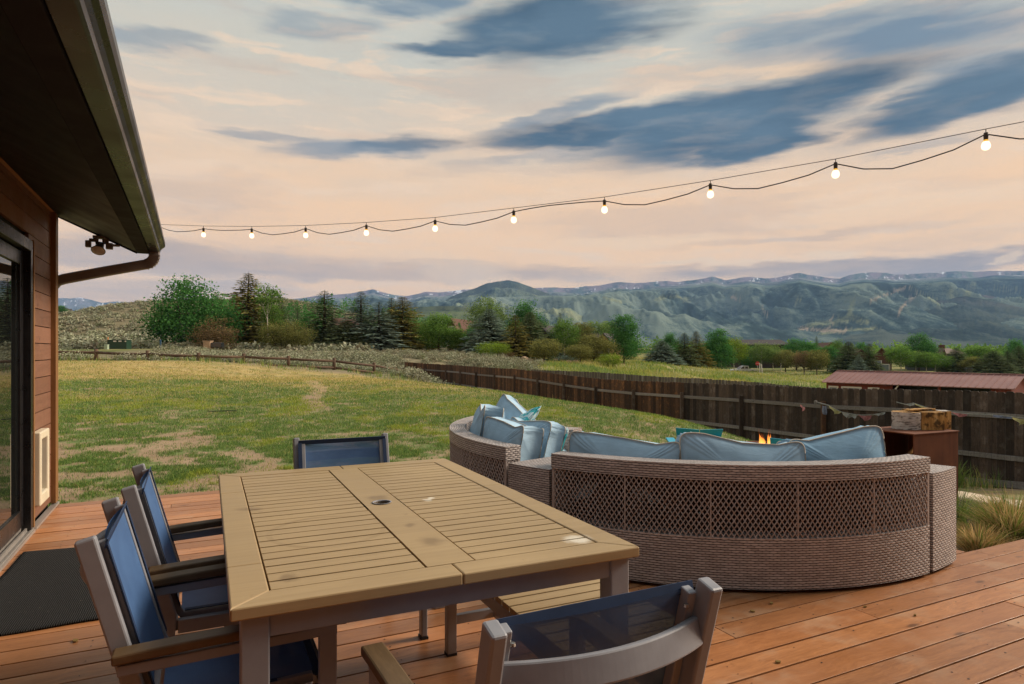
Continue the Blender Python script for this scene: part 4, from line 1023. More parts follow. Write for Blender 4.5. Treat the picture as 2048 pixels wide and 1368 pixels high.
wedge(302.3, 313, 'wicker wedge table at the right end of the lattice backed sofa')
wedge(141.5, 151.6, 'wicker wedge table with a grey plastic clip on its top edge', True)

# ------------------------------------------------------------------ cushions and pillows
def cushion(name, w, h, th, label, cat='pillow', group=None, sag=.06, seed=0, mat='pillow', puff=.06, corner=.0, slope=.0, box=True, piping=True):
    """boxed pillow standing on its lower edge: x wide, z high, y thick"""
    rs = np.random.default_rng(seed); N, K = 72, 9
    ang = np.linspace(0, 2 * np.pi, N, endpoint=False)
    e = 9.0
    ox = np.sign(np.cos(ang)) * np.abs(np.cos(ang)) ** (2 / e); oz = np.sign(np.sin(ang)) * np.abs(np.sin(ang)) ** (2 / e)
    mm_ = np.maximum(np.abs(ox), np.abs(oz)) ** .0
    def warp_(x, z):                                     # slump of a soft pillow (unit square)
        zz = z.copy()
        top = np.clip((z + 1) / 2, 0, 1) ** 2
        ph = rs0
        zz = zz - top * (sag / (h / 2)) * (np.cos(x * 1.55 + ph[0] * .5) * 1.0 + .35 * np.sin(x * 4.1 + ph[1] * 6))
        zz = zz + corner * top * (x * ph[2]) - slope * top * x
        xx = x * (1 - .03 * np.cos(z * 1.5))
        return xx, zz
    rs0 = rs.random(6) * 2 - 1
    V, Fs = [], []
    gus = th * (.40 if box else .06)
    rad = np.linspace(0, 1, K) ** .8
    for side in (1, -1):
        base_i = len(V)
        for r_ in rad:
            x, z = ox * r_, oz * r_
            x, z = warp_(x, z)
            dome = puff * (1 - r_ ** 2.6) + .010 * np.sin(7 * x + 3 * rs0[3]) * np.sin(5 * z + 2) * (1 - r_ ** 2)
            wr = .007 * np.sin(ang * 19 + 4 * rs0[4]) * np.clip((r_ - .5) * 2, 0, 1) * (1 - r_ ** 8)
            y = side * (gus + dome + wr)
            for i in range(N): V.append((x[i] * w / 2, y[i], z[i] * h / 2))
        for k in range(K - 1):
            for i in range(N):
                a = base_i + k * N + i; b = base_i + k * N + (i + 1) % N
                q = (a, b, b + N, a + N)
                Fs.append(q if side < 0 else q[::-1])
    # gusset with soft puckers
    e0, e1 = (K - 1) * N, (2 * K - 1) * N; mid = len(V)
    for i in range(N):
        p0, p1 = Vector(V[e0 + i]), Vector(V[e1 + i]); m_ = (p0 + p1) / 2
        d_ = Vector((m_.x / w, 0, m_.z / h)); d_.normalize()
        m_ = m_ + d_ * (.012 + .006 * math.sin(i * 2.3 + seed)); V.append(tuple(m_))
    for i in range(N):
        j = (i + 1) % N
        Fs.append((e0 + i, e0 + j, mid + j, mid + i)); Fs.append((mid + i, mid + j, e1 + j, e1 + i))
    mb = MB(); mb.add(V, Fs); o = mb.build(name, M[mat], smooth=True)
    tag(o, label, cat, group)
    if piping:
        pb = MB()
        for e_ in (e0, e1) if box else (e0,):
            pb.tube([Vector(V[e_ + i]) * 1.006 for i in range(N)], .0042, 6, closed=True)
        pb.build('piping', M['piping'], o, smooth=True)
    return o
def on_sofa(o, a, r, z, tilt=-12, roll=0, yaw=0):
    a = R(a); o.location = (SX + r * math.cos(a), SY + r * math.sin(a), z); o.rotation_euler = (R(tilt), R(roll), a + R(90) + R(yaw))
G = 'blue pillows with cream piping on the sofas'
on_sofa(cushion('pillow', .70, .46, .17, 'sagging blue pillow at the left end of the lattice backed sofa', 'pillow', G, .055, 1, slope=.10), 243.5, 1.69, .592)
on_sofa(cushion('pillow', .72, .50, .17, 'middle blue pillow of the lattice backed sofa, high at its left corner', 'pillow', G, .050, 4, slope=.24), 266.5, 1.68, .572)
on_sofa(cushion('pillow', .62, .50, .18, 'blue pillow nearest the rusty firewood box', 'pillow', G, .040, 9, mat='pillow_deep', slope=-.12), 287, 1.66, .595, yaw=-9)
on_sofa(cushion('pillow', .60, .46, .20, 'blue pillow at the near end of the left sofa, deep piped side facing the camera', 'pillow', G, .05, 12), 208.5, 1.66, .605, tilt=-10)
on_sofa(cushion('pillow', .55, .46, .16, 'pale blue pillow leaning on the front of the near-end pillow', 'pillow', G, .05, 15), 207.5, 1.46, .600, tilt=-16, yaw=4)
on_sofa(cushion('pillow', .62, .50, .18, 'blue pillow against the rounded back of the left sofa', 'pillow', G, .055, 21), 186, 1.66, .625, tilt=-10)
on_sofa(cushion('pillow', .56, .52, .16, 'pale blue pillow tipped on one corner, highest of the heap', 'pillow', G, .03, 27, mat='pillow'), 172, 1.50, .62, tilt=-24, roll=20, yaw=30)
on_sofa(cushion('throw_pillow', .30, .28, .10, 'small teal and blue floral throw pillow on top of the heap', 'pillow', 'teal print throw pillows', .01, 31, 'print', .04, box=False), 194, 1.40, .755, tilt=-50, roll=-18, yaw=10)
on_sofa(cushion('throw_pillow', .40, .38, .12, 'teal print throw pillow whose edge shows beside the pale seat', 'pillow', 'teal print throw pillows', .01, 35, 'print', .05, box=False), 205, 1.30, .575, tilt=-22, yaw=4)
def seat_cushion(a0, a1, label):
    mb = MB(); n = 14; r0, r1, z0, z1 = 1.04, 1.80, .306, .425
    prof = [(r0 + .02, z0), (r1 - .02, z0), (r1, z0 + .03), (r1, z1 - .03), (r1 - .03, z1 - .004), ((r0 + r1) / 2, z1 + .012), (r0 + .03, z1 - .004), (r0, z1 - .03), (r0, z0 + .03)]
    vs, m_ = [], len(prof)
    for k in range(n + 1):
        a = R(a0 + (a1 - a0) * k / n); q = 1 - (.012 if k in (0, n) else 0)
        for r_, z_ in prof: vs.append((SX + r_ * math.cos(a), SY + r_ * math.sin(a), z0 + (z_ - z0) * (q if z_ > .36 else 1)))
    fs = [(k * m_ + i, (k + 1) * m_ + i, (k + 1) * m_ + (i + 1) % m_, k * m_ + (i + 1) % m_) for k in range(n) for i in range(m_)]
    fs += [tuple(range(m_)), tuple(n * m_ + i for i in range(m_ - 1, -1, -1))]
    mb.add(vs, fs); o = mb.build('seat_cushion', M['seat_blue'], bevel=.01, smooth=False); tag(o, label, 'cushion', 'pale blue seat cushions')
seat_cushion(152.5, 186.5, 'pale blue seat cushion at the far end of the left sofa, by the clip table')
seat_cushion(187, 220.5, 'pale blue seat cushion under the pillow heap')
seat_cushion(232.5, 266, 'pale blue seat cushion on the left half of the lattice backed sofa')
seat_cushion(267, 300.5, 'pale blue seat cushion on the right half of the lattice backed sofa')

# ------------------------------------------------------------------ fire pit and teal chairs
fpz = gz(4.23, 11.0); rimz = -.24
fp_ = empty('fire_pit', (4.23, 11.0, fpz), 0, 'round rusty fire pit with a burning fire beyond the sofa', 'fire pit')
b = MB(); hh = rimz - fpz
b.lathe([(.20, 0), (.24, .02), (.25, hh * .5), (.275, hh - .03), (.315, hh - .012), (.315, hh), (.27, hh), (.25, hh - .05), (.2, hh * .6), (0, hh * .55)], 28); b.build('bowl', M['rust'], fp_, smooth=True)
rr_ = random.Random(4)
for k in range(5):
    a = k * 1.26; b = MB(); b.tube([(.14 * math.cos(a), .14 * math.sin(a), hh - .10), (-.1 * math.cos(a + .4), -.1 * math.sin(a + .4), hh - .02)], .03, 8); b.build('log', M['split'], fp_, smooth=True)
for k in range(8):
    a = rr_.uniform(0, 6.28); q = rr_.uniform(0, .13); h_ = rr_.uniform(.16, .36); x0, y0 = q * math.cos(a), q * math.sin(a)
    b = MB(); pts = []; prof = []
    n_, m_ = 9, 8; vs = []
    for i in range(n_):
        f = i / (n_ - 1); rad_ = (.035 * math.sin(min(1, f * 1.25 + .12) * math.pi) ** .8) * (1 - f * .6) + .001
        cx = x0 + .03 * math.sin(f * 5 + k) * f; cy = y0 + .02 * math.cos(f * 4 + k)
        for j in range(m_): vs.append((cx + rad_ * math.cos(j * 6.283 / m_), cy + rad_ * math.sin(j * 6.283 / m_), hh - .07 + h_ * f))
    b.add(vs, [(i * m_ + j, i * m_ + (j + 1) % m_, (i + 1) * m_ + (j + 1) % m_, (i + 1) * m_ + j) for i in range(n_ - 1) for j in range(m_)])
    b.build('flame', M['flame'], fp_, smooth=True)
def teal_chair(x, D, ztop, ang, label):
    X_ = (x - CX) / F * D; z0 = gz(X_, D); hgt = ztop - z0
    root = empty('lounge_chair', (X_, D, z0), ang, label, 'chair', 'teal lounge chairs by the fire pit'); k = hgt / .95
    for s in (-1, 1):
        b = MB(); b.add([(s * .008, -.20, .30 * k), (s * .25, -.17, .30 * k), (s * .32, -.42, (.95 if s < 0 else .94) * k), (s * .006, -.46, .925 * k)] + [(s * .008, -.225, .30 * k), (s * .25, -.195, .30 * k), (s * .32, -.445, (.95 if s < 0 else .94) * k), (s * .006, -.485, .925 * k)],
               [(0, 1, 2, 3), (7, 6, 5, 4), (0, 4, 5, 1), (1, 5, 6, 2), (2, 6, 7, 3), (3, 7, 4, 0)]); b.build('back_board', M['teal'], root)
        b = MB(); b.bar((s * .31, -.36, .55 * k), (s * .34, .34, .58 * k), .12, .025); b.build('arm', M['teal'], root, bevel=.004)
        b = MB(); b.bar((s * .28, .27, 0), (s * .28, .27, .565 * k), .10, .025, up=(1, 0, 0)); b.build('leg', M['teal'], root)
        b = MB(); b.bar((s * .28, -.50, .03), (s * .28, .30, .36 * k), .025, .12); b.build('leg', M['teal'], root)
    b = MB(); b.bar((-.30, -.425, .70 * k), (.30, -.425, .70 * k), .05, .07); b.bar((-.28, -.26, .40 * k), (.28, -.26, .40 * k), .04, .06); b.build('back_batten', M['teal'], root)
    b = MB()
    for q in range(5): b.bar((-.26, -.18 + q * .115, (.31 + q * .022) * k), (.26, -.18 + q * .115, (.31 + q * .022) * k), .105, .02)
    b.build('seat', M['teal'], root)
teal_chair(1391, 9.5, .245, R(-9), 'teal lounge chair seen from behind, two wide back boards above the sofa pillows')
teal_chair(1580, 9.6, .085, R(-16), 'teal lounge chair right of the fire, only its top edge above the pillows')

# ------------------------------------------------------------------ rusty firewood box and logs
bx_, by_ = (1828 - CX) / F * 6.3, 6.3; bz0 = gz(bx_ + .3, by_ + .4) - .02; bz1 = zat(868, 6.3) + .0
dl, drr = Vector((-.40, .917, 0)).normalized(), Vector((.917, .40, 0)).normalized(); Ll, Lr = .53, .665
fb = empty('firewood_box', (bx_, by_, bz0), 0, 'rusted steel firewood box with one open side, logs on top', 'firewood box')
hz_ = bz1 - bz0; tk = .012
def slab(a, b_, z0_, z1_, t_, off=Vector((0, 0, 0))):
    mb = MB(); mb.bar(Vector(a) + off + Vector((0, 0, (z0_ + z1_) / 2)), Vector(b_) + off + Vector((0, 0, (z0_ + z1_) / 2)), t_, z1_ - z0_); return mb
o0 = Vector((0, 0, 0))
slab(o0, drr * Lr, 0, hz_ - tk - .001, tk, dl * (tk / 2)).build('side_panel', M['rust'], fb, bevel=.002)
slab(dl * Ll, dl * Ll + drr * Lr, 0, hz_ - tk - .001, tk, dl * (-tk / 2)).build('side_panel', M['rust'], fb, bevel=.002)
slab(drr * Lr + dl * (tk + .002), drr * Lr + dl * (Ll - tk - .002), 0, hz_ - tk - .001, tk, drr * (-tk / 2)).build('back_panel', M['rust'], fb)
mb = MB(); pts = [(-drr * .006 - dl * .006), (drr * (Lr + .012) - dl * .006), (drr * (Lr + .012) + dl * (Ll + .006)), (-drr * .006 + dl * (Ll + .006))]
mb.prism([(p.x, p.y) for p in pts], hz_ - tk, hz_); mb.build('top_panel', M['rust'], fb, bevel=.002)
mb = MB(); mb.prism([(p.x, p.y) for p in [drr * .02 + dl * .014, drr * (Lr - .02) + dl * .014, drr * (Lr - .02) + dl * (Ll - .014), drr * .02 + dl * (Ll - .014)]], .06, .072); mb.build('shelf', M['rust'], fb)
mb = MB(); mb.bar(drr * .09 + dl * .03 + Vector((0, 0, hz_ - .14)), drr * .16 + dl * .40 + Vector((0, 0, hz_ - .52)), .05, .035)
o = mb.build('firewood_stick', M['split'], None, loc=(bx_, by_, bz0)); tag(o, 'split stick leaning inside the open side of the rusty box', 'firewood')
def log(name, pts, h_, mats, label, g='logs standing on the rusty box'):
    mb = MB(); n = len(pts)
    rr2 = random.Random(label); vs = []
    for z_ in (0, h_ * .33, h_ * .66, h_):
        for (x, y) in pts: vs.append((x * (1 + rr2.uniform(-.03, .03)), y * (1 + rr2.uniform(-.03, .03)), z_))
    fs = [(k * n + i, k * n + (i + 1) % n, (k + 1) * n + (i + 1) % n, (k + 1) * n + i) for k in range(3) for i in range(n)]
    mb.add(vs, fs); mb.add(vs[:n], [tuple(range(n - 1, -1, -1))], 0, None, 1); mb.add(vs[3 * n:], [tuple(range(n))], 0, None, 1)
    o = mb.build(name, mats, bevel=.004); tag(o, label, 'log', g); return o
circ = lambda r, n, a0=0, a1=360, sq=1: [(r * math.cos(R(a0 + (a1 - a0) * k / n)), sq * r * math.sin(R(a0 + (a1 - a0) * k / n))) for k in range(n)]
def at_px(x, D): return ((x - CX) / F * D, D, bz1 + .002)
def half(r, a): return [(r * math.cos(R(a + q)), r * math.sin(R(a + q))) for q in range(0, 181, 20)]
o = log('birch_log', circ(.135, 16), .175, [M['birch'], M['split']], 'white barked birch log standing on the rusty box'); o.location = at_px(1813, 6.72)
o = log('split_log', [(-.115, -.07), (.10, -.10), (.12, .02), (.03, .11), (-.1, .09)], .18, [M['split'], M['split']], 'split log with burnt yellow face, middle of the three logs'); o.location = at_px(1857, 6.68); 
o = log('split_log', [(-.06, -.09), (.05, -.07), (.07, .06), (-.03, .09)], .185, [M['split'], M['birch']], 'narrow split log at the right end of the box top'); o.location = at_px(1884, 6.74)
mb = MB(); mb.bar((-.16, 0, 0), (.17, .02, .004), .10, .016, rnd=.4); o = mb.build('kindling_board', M['split'], loc=(at_px(1838, 6.72)[0], 6.72, bz1 + .197), rz=.2, bevel=.003); tag(o, 'flat piece of kindling lying across the logs', 'firewood')

# ------------------------------------------------------------------ garden right of the deck
def patch(name, mat, cx, cy, rx, ry, label, dz=.012, n=40, kind='structure', a=0):
    mb = MB(); vs = [(cx, cy, gz(cx, cy) + dz)]; rings = 6
    for q in range(1, rings + 1):
        for k in range(n):
            th_ = 2 * math.pi * k / n; rr3 = q / rings * (1 + .18 * math.sin(3 * th_ + 1) * .6 + .1 * math.sin(7 * th_))
            x, y = rx * rr3 * math.cos(th_), ry * rr3 * math.sin(th_); x, y = cx + x * math.cos(a) - y * math.sin(a), cy + x * math.sin(a) + y * math.cos(a)
            vs.append((x, y, gz(x, y) + (dz if q < rings else -.01)))
    fs = [(0, 1 + k, 1 + (k + 1) % n) for k in range(n)] + [(1 + (q - 1) * n + k, 1 + q * n + k, 1 + q * n + (k + 1) % n, 1 + (q - 1) * n + (k + 1) % n) for q in range(1, rings) for k in range(n)]
    mb.add(vs, fs); o = mb.build(name, mat, smooth=True); tag(o, label, name.replace('_', ' '), None, kind); return o
patch('gravel_bed', M['gravel'], 4.85, 6.5, .95, 1.35, 'dark gravel bed beside the deck', .02, a=-.5)
def flagstone(x, y, D, w_, d_, label, seed):
    rr3 = random.Random(seed); X_ = (x - CX) / F * D; n = 11; z0 = gz(X_, D)
    pts = [(w_ / 2 * math.cos(2 * math.pi * k / n) * rr3.uniform(.82, 1.1), d_ / 2 * math.sin(2 * math.pi * k / n) * rr3.uniform(.82, 1.1)) for k in range(n)]
    zt_ = zat(y, D); zt_ = max(zt_, z0 + .06)
    mb = MB(); mb.prism(pts, z0 - zt_ - .1, 0); o = mb.build('flagstone', M['flagstone'], loc=(X_, D, zt_), rz=seed * .7, bevel=.02); tag(o, label, 'stone', 'pale flagstones in the garden')
flagstone(1932, 989, 8.1, .45, .5, 'pale flagstone nearest the rusty box', 1)
flagstone(1984, 1001, 7.7, .46, .5, 'pale flagstone between its two neighbours in the gravel', 2)
flagstone(2034, 1013, 7.3, .46, .5, 'pale flagstone at the right edge above the large grass clump', 3)
rs = np.random.default_rng(41); n_ = 9000; a_ = rs.uniform(0, 6.283, n_); q_ = rs.random(n_) ** .5 * 1.05
px_, py_ = 0.95 * q_ * np.cos(a_), 1.35 * q_ * np.sin(a_); gx, gy = 4.85 + px_ * math.cos(-.5) - py_ * math.sin(-.5), 6.5 + px_ * math.sin(-.5) + py_ * math.cos(-.5)
gzv = ground(gx, gy) + .025; sz_ = rs.uniform(.008, .024, n_)[:, None]; oc_ = np.array([[1, 0, 0], [0, 1, 0], [-1, 0, 0], [0, -1, 0], [0, 0, .75], [0, 0, -.7]])
Vp = (np.stack([gx, gy, gzv], 1)[:, None, :] + (oc_[None] * rs.uniform(.6, 1.4, (n_, 6, 1))) * sz_[:, None, :]).reshape(-1, 3)
tf = np.array([[0, 1, 4], [1, 2, 4], [2, 3, 4], [3, 0, 4], [1, 0, 5], [2, 1, 5], [3, 2, 5], [0, 3, 5]]); Fp = (np.arange(n_)[:, None, None] * 6 + tf[None]).reshape(-1, 3)
o = np_mesh('gravel', Vp, Fp, M['gravel'], {}); tag(o, 'loose dark gravel chips beside the deck', 'gravel', None, 'stuff')
def clump(name, X_, Y_, h_, sp_, n, mats, label, z0=None, group='ornamental grass clumps', cat='grass clump', tips=.0, w_=.0052):
    rs = np.random.default_rng(int(abs(X_) * 100) + n); z0 = gz(X_, Y_) if z0 is None else z0
    root = empty(name, (X_, Y_, z0), 0, label, cat, group)
    for mi, (mat, frac) in enumerate(mats):
        m_ = int(n * frac); a = rs.uniform(0, 2 * np.pi, m_); r0 = np.abs(rs.normal(0, .22, m_)) * sp_ * .7; lean = rs.uniform(.15, 1.0, m_) ** 1.1 * sp_; hh_ = h_ * rs.uniform(.55, 1.05, m_) * (1 - .35 * (lean / sp_) ** 2)
        da = a + rs.normal(0, .5, m_); V, Fc, rn = [], [], []
        side = np.stack([-np.sin(a + rs.normal(0, 1, m_)), np.cos(a), np.zeros(m_)], 1)
        segs = 4
        for q in range(segs + 1):
            f = q / segs; dist = lean * f ** 1.7; hz2 = hh_ * (f * 1.25 - .25 * f ** 3)
            c = np.stack([r0 * np.cos(a) + dist * np.cos(da), r0 * np.sin(a) + dist * np.sin(da), hz2 - .02], 1)
            ww = w_ * (1 - f * .85)
            V.append(c - side * ww); V.append(c + side * ww)
        V = np.stack(V, 1).reshape(-1, 3); k = 2 * (segs + 1); b_ = np.arange(m_)[:, None] * k
        Fq_ = np.concatenate([np.stack([b_[:, 0] + 2 * q, b_[:, 0] + 2 * q + 1, b_[:, 0] + 2 * q + 3, b_[:, 0] + 2 * q + 2], 1) for q in range(segs)])
        np_mesh('blades', V, Fq_, LEAF[mat], dict(rnd=np.repeat(rs.random(m_), k)), root)
clump('grass_clump', 4.02, 5.22, .50, .52, 1500, [('grass', .45), ('straw', .55)], 'large green and straw ornamental grass clump at the deck edge', -.28)
clump('grass_clump', 3.50, 4.88, .30, .30, 800, [('grass', .2), ('straw', .8)], 'small straw coloured grass clump by the wicker wedge table', -.24)
clump('grass_clump', 3.78, 5.55, .52, .22, 160, [('light', .8), ('grass', .2)], 'sparse upright green grass behind the small straw clump', -.25)
clump('grass_clump', 4.75, 5.55, .45, .45, 700, [('grass', .6), ('straw', .4)], 'green grass clump at the right edge of the view', -.28)
clump('grass_clump', 4.35, 5.9, .3, .35, 500, [('grass', .7), ('straw', .3)], 'dark low grass behind the large clump', -.28)
clump('grass_clump', 7.75, 11.35, .55, .35, 150, [('light', .6), ('grass', .4)], 'thin green weeds at the foot of the fence by the flagstones', None, 'weeds along the fence')
clump('grass_clump', 1.05, 15.2, 1.15, .75, 70, [('lime', .3), ('straw', .5), ('light', .2)], 'tall pale seeding grass stalks between the left sofa and the fence', -.85, 'weeds along the fence', w_=.007)

# ------------------------------------------------------------------ string lights
Y0_ = 6.0
BW = {0: 452, 1: 453, 2: 451, 3: 445, 4: 435, 5: 416, 6: 394, 7: 361, 8: 318, 9: 258}
def bulb_pos(i):
    X_, Y_ = (-.4735 + .0951 * i) * Y0_, (1 - .0527 * i) * Y0_
    if i in BW: z = zat(BW[i], Y_)
    elif i < 0: z = zat(449, Y_)
    else: z = zat(BW[9], (1 - .0527 * 9) * Y0_) + .035 * (i - 9) + .01 * (i - 9) ** 2
    return Vector((X_, Y_, z))
ids = list(range(-1, 12))
st_ = empty('string_lights', bulb_pos(5), 0, 'string of lit clear bulbs on a sagging cable from the gutter across the view', 'string lights')
org = bulb_pos(5); anchor = rot(TH, -.245, V1 - .05, 2.40)
mb = MB(); pts = [anchor] + [bulb_pos(i) for i in ids]; mb.tube([p - org for p in pts], .0019, 5); mb.build('cable', M['cord'], st_)
mb = MB(); rr_ = random.Random(12)
cpts = [anchor - Vector((0, 0, .03))]
for i in ids:
    p = bulb_pos(i) - Vector((0, 0, .025)); cpts.append(p)
    if i < ids[-1]:
        q = bulb_pos(i + 1) - Vector((0, 0, .025)); dr_ = {-1: .035, 0: .012, 1: .045, 2: .05, 3: .05, 4: .05, 5: -.012, 6: .055, 7: .06, 8: .075}.get(i, .07)
        for f in (.2, .4, .6, .8): cpts.append(p.lerp(q, f) - Vector((0, 0, dr_ * (math.sin(f * math.pi) ** .8) * (1.15 if f < .5 else .95))))
mb.tube([p - org for p in cpts], .0032, 6); mb.build('cord', M['cord'], st_, smooth=True)
for i in ids:
    p = bulb_pos(i) - org
    s_ = MB(); s_.tube([p, p - Vector((0, 0, .018))], .0022, 5); s_.lathe([(.0, -.016), (.009, -.018), (.0105, -.03), (.0095, -.052), (.0, -.053)], 10, p); o = s_.build('socket', M['socket'], st_, smooth=False)
    s_ = MB(); s_.lathe([(.009, -.051), (.010, -.056), (.013, -.061)], 10, p); s_.build('bulb_neck', M['bulb_neck'], o, smooth=True)
    s_ = MB(); s_.lathe([(.012, -.061), (.017, -.070), (.0200, -.081), (.0190, -.090), (.013, -.099), (.0, -.104)], 14, p); s_.build('bulb', M['bulb'], o, smooth=True)
# ------------------------------------------------------------------ tall plank fence
def dogear(mb, c, d, nrm, w_, z0, z1, t_, rnd, ear=.022):
    """one picket: c bottom centre, d along the fence, nrm through it"""
    e = min(ear, w_ * .3)
    pr = [(-w_ / 2, z0), (w_ / 2, z0), (w_ / 2, z1 - e), (w_ / 2 - e, z1), (-w_ / 2 + e, z1), (-w_ / 2, z1 - e)]
    vs = [c + d * a + Vector((0, 0, z)) + nrm * (t_ / 2) for a, z in pr] + [c + d * a + Vector((0, 0, z)) - nrm * (t_ / 2) for a, z in pr]
    n = 6; mb.add(vs, [tuple(range(n)), tuple(range(2 * n - 1, n - 1, -1))] + [(k, n + k, n + (k + 1) % n, (k + 1) % n) for k in range(n)], rnd)
fence = empty('plank_fence', (FN[8][0], FN[8][1], -1.4), 0, 'tall dark weathered plank fence with grey rails stepping down the right side of the yard', 'fence')
fo = Vector(fence.location); rr_ = random.Random(21)
def ft(p): return fence_top(p[1])
for i in range(len(FN) - 1):
    a, b = Vector((*FN[i], 0)), Vector((*FN[i + 1], 0)); d = (b - a).normalized(); nrm = Vector((d.y, -d.x, 0))
    if nrm.dot(Vector((-1, -.4, 0))) < 0: nrm = -nrm                     # towards the yard
    Ln = (b - a).length; za, zb = ft(a), ft(b); n = max(1, round(Ln / .142)); pw = Ln / n
    mb = MB()
    for k in range(n):
        f = (k + .5) / n; c = a.lerp(b, f) - nrm * .03; zt_ = za + (zb - za) * f + rr_.uniform(-.012, .012); zg = gz(c.x, c.y) + .02
        dogear(mb, c - fo, d, nrm, pw - rr_.uniform(.004, .010), zg - 0, zt_, .018, rr_.random())
    mb.build('picket_panel', M['fence'] if i > 10 or rr_.random() < .35 else M['fence_warm'], fence)
    for off, hh_ in ((-.43, .088), (-1.16, .088)):
        mb = MB(); mb.bar(a + nrm * .0 + Vector((0, 0, za + off)) - fo, b + nrm * .0 + Vector((0, 0, zb + off)) - fo, .04, hh_, rnd=rr_.random()); mb.build('rail', M['fence_rail'], fence, bevel=.004)
    mb = MB(); zl, zr = gz(a.x, a.y) + .1, gz(b.x, b.y) + .1; mb.bar(a + Vector((0, 0, zl)) - fo, b + Vector((0, 0, zr)) - fo, .03, .12, rnd=rr_.random()); mb.build('kick_board', M['fence_rail'] if i > 11 else M['fence'], fence)
    mb = MB(); zg = gz(b.x, b.y); mb.box(b + nrm * .065 + Vector((0, 0, (zg - .1 + zb - .30) / 2)) - fo, (.09, .09, zb - .30 - zg + .1), rnd=rr_.random())
    mb.build('post', M['fence_warm'] if i == 12 else M['fence'], fence, bevel=.004)
    if i >= 7:                                                            # welded wire along the yard side
        mb = MB(); q = nrm * .09
        zz = .12
        while zz < 1.28:
            mb.bar(a + q + Vector((0, 0, zl + zz)) - fo, b + q + Vector((0, 0, zr + zz)) - fo, .0022, .0022); zz += .10
        m_ = int(Ln / .10)
        for k in range(m_): c = a.lerp(b, k / m_) + q; zg = gz(c.x, c.y); mb.bar(c + Vector((0, 0, zg + .05)) - fo, c + Vector((0, 0, zg + 1.33)) - fo, .0022, .0022, up=(1, 0, 0))
        mb.build('wire_mesh', M['cord'], fence)
# the neighbour's silvered fence behind it
f2 = [(1062, 739, 36), (1200, 744.5, 35), (1300, 752, 34), (1400, 757, 33), (1500, 763.5, 32), (1640, 776, 30.5), (1760, 790, 29)]
fence2 = empty('plank_fence', (P(f2[3][0], 33).x, 33, -1.9), 0, 'silver grey plank fence running behind the dark fence', 'fence'); fo = Vector(fence2.location)
for i in range(len(f2) - 1):
    (xa, ya, Da), (xb, yb, Db) = f2[i], f2[i + 1]; a, b = P(xa, Da), P(xb, Db); d = (b - a).normalized(); nrm = Vector((d.y, -d.x, 0)); Ln = (b - a).length; n = round(Ln / .145); mb = MB()
    for k in range(n):
        f = (k + .5) / n; c = a.lerp(b, f); zt_ = zat(ya, Da) * (1 - f) + zat(yb, Db) * f + rr_.uniform(-.015, .015)
        dogear(mb, c - fo, d, nrm, Ln / n - .008, zt_ - 1.8 + 1.9 - 1.9, zt_, .018, rr_.random())
    mb.build('picket_panel', M['far_fence'], fence2)
    for q in ((.15, .5, .85) if i > 0 else (.5,)):
        c = a.lerp(b, q); zt_ = zat(ya, Da) * (1 - q) + zat(yb, Db) * q; mb = MB(); mb.box(c - nrm * .0 + Vector((0, -.05, zt_ - .9)) - fo, (.09, .09, 1.78), rnd=.9); mb.build('post', M['fence_rail'], fence2)

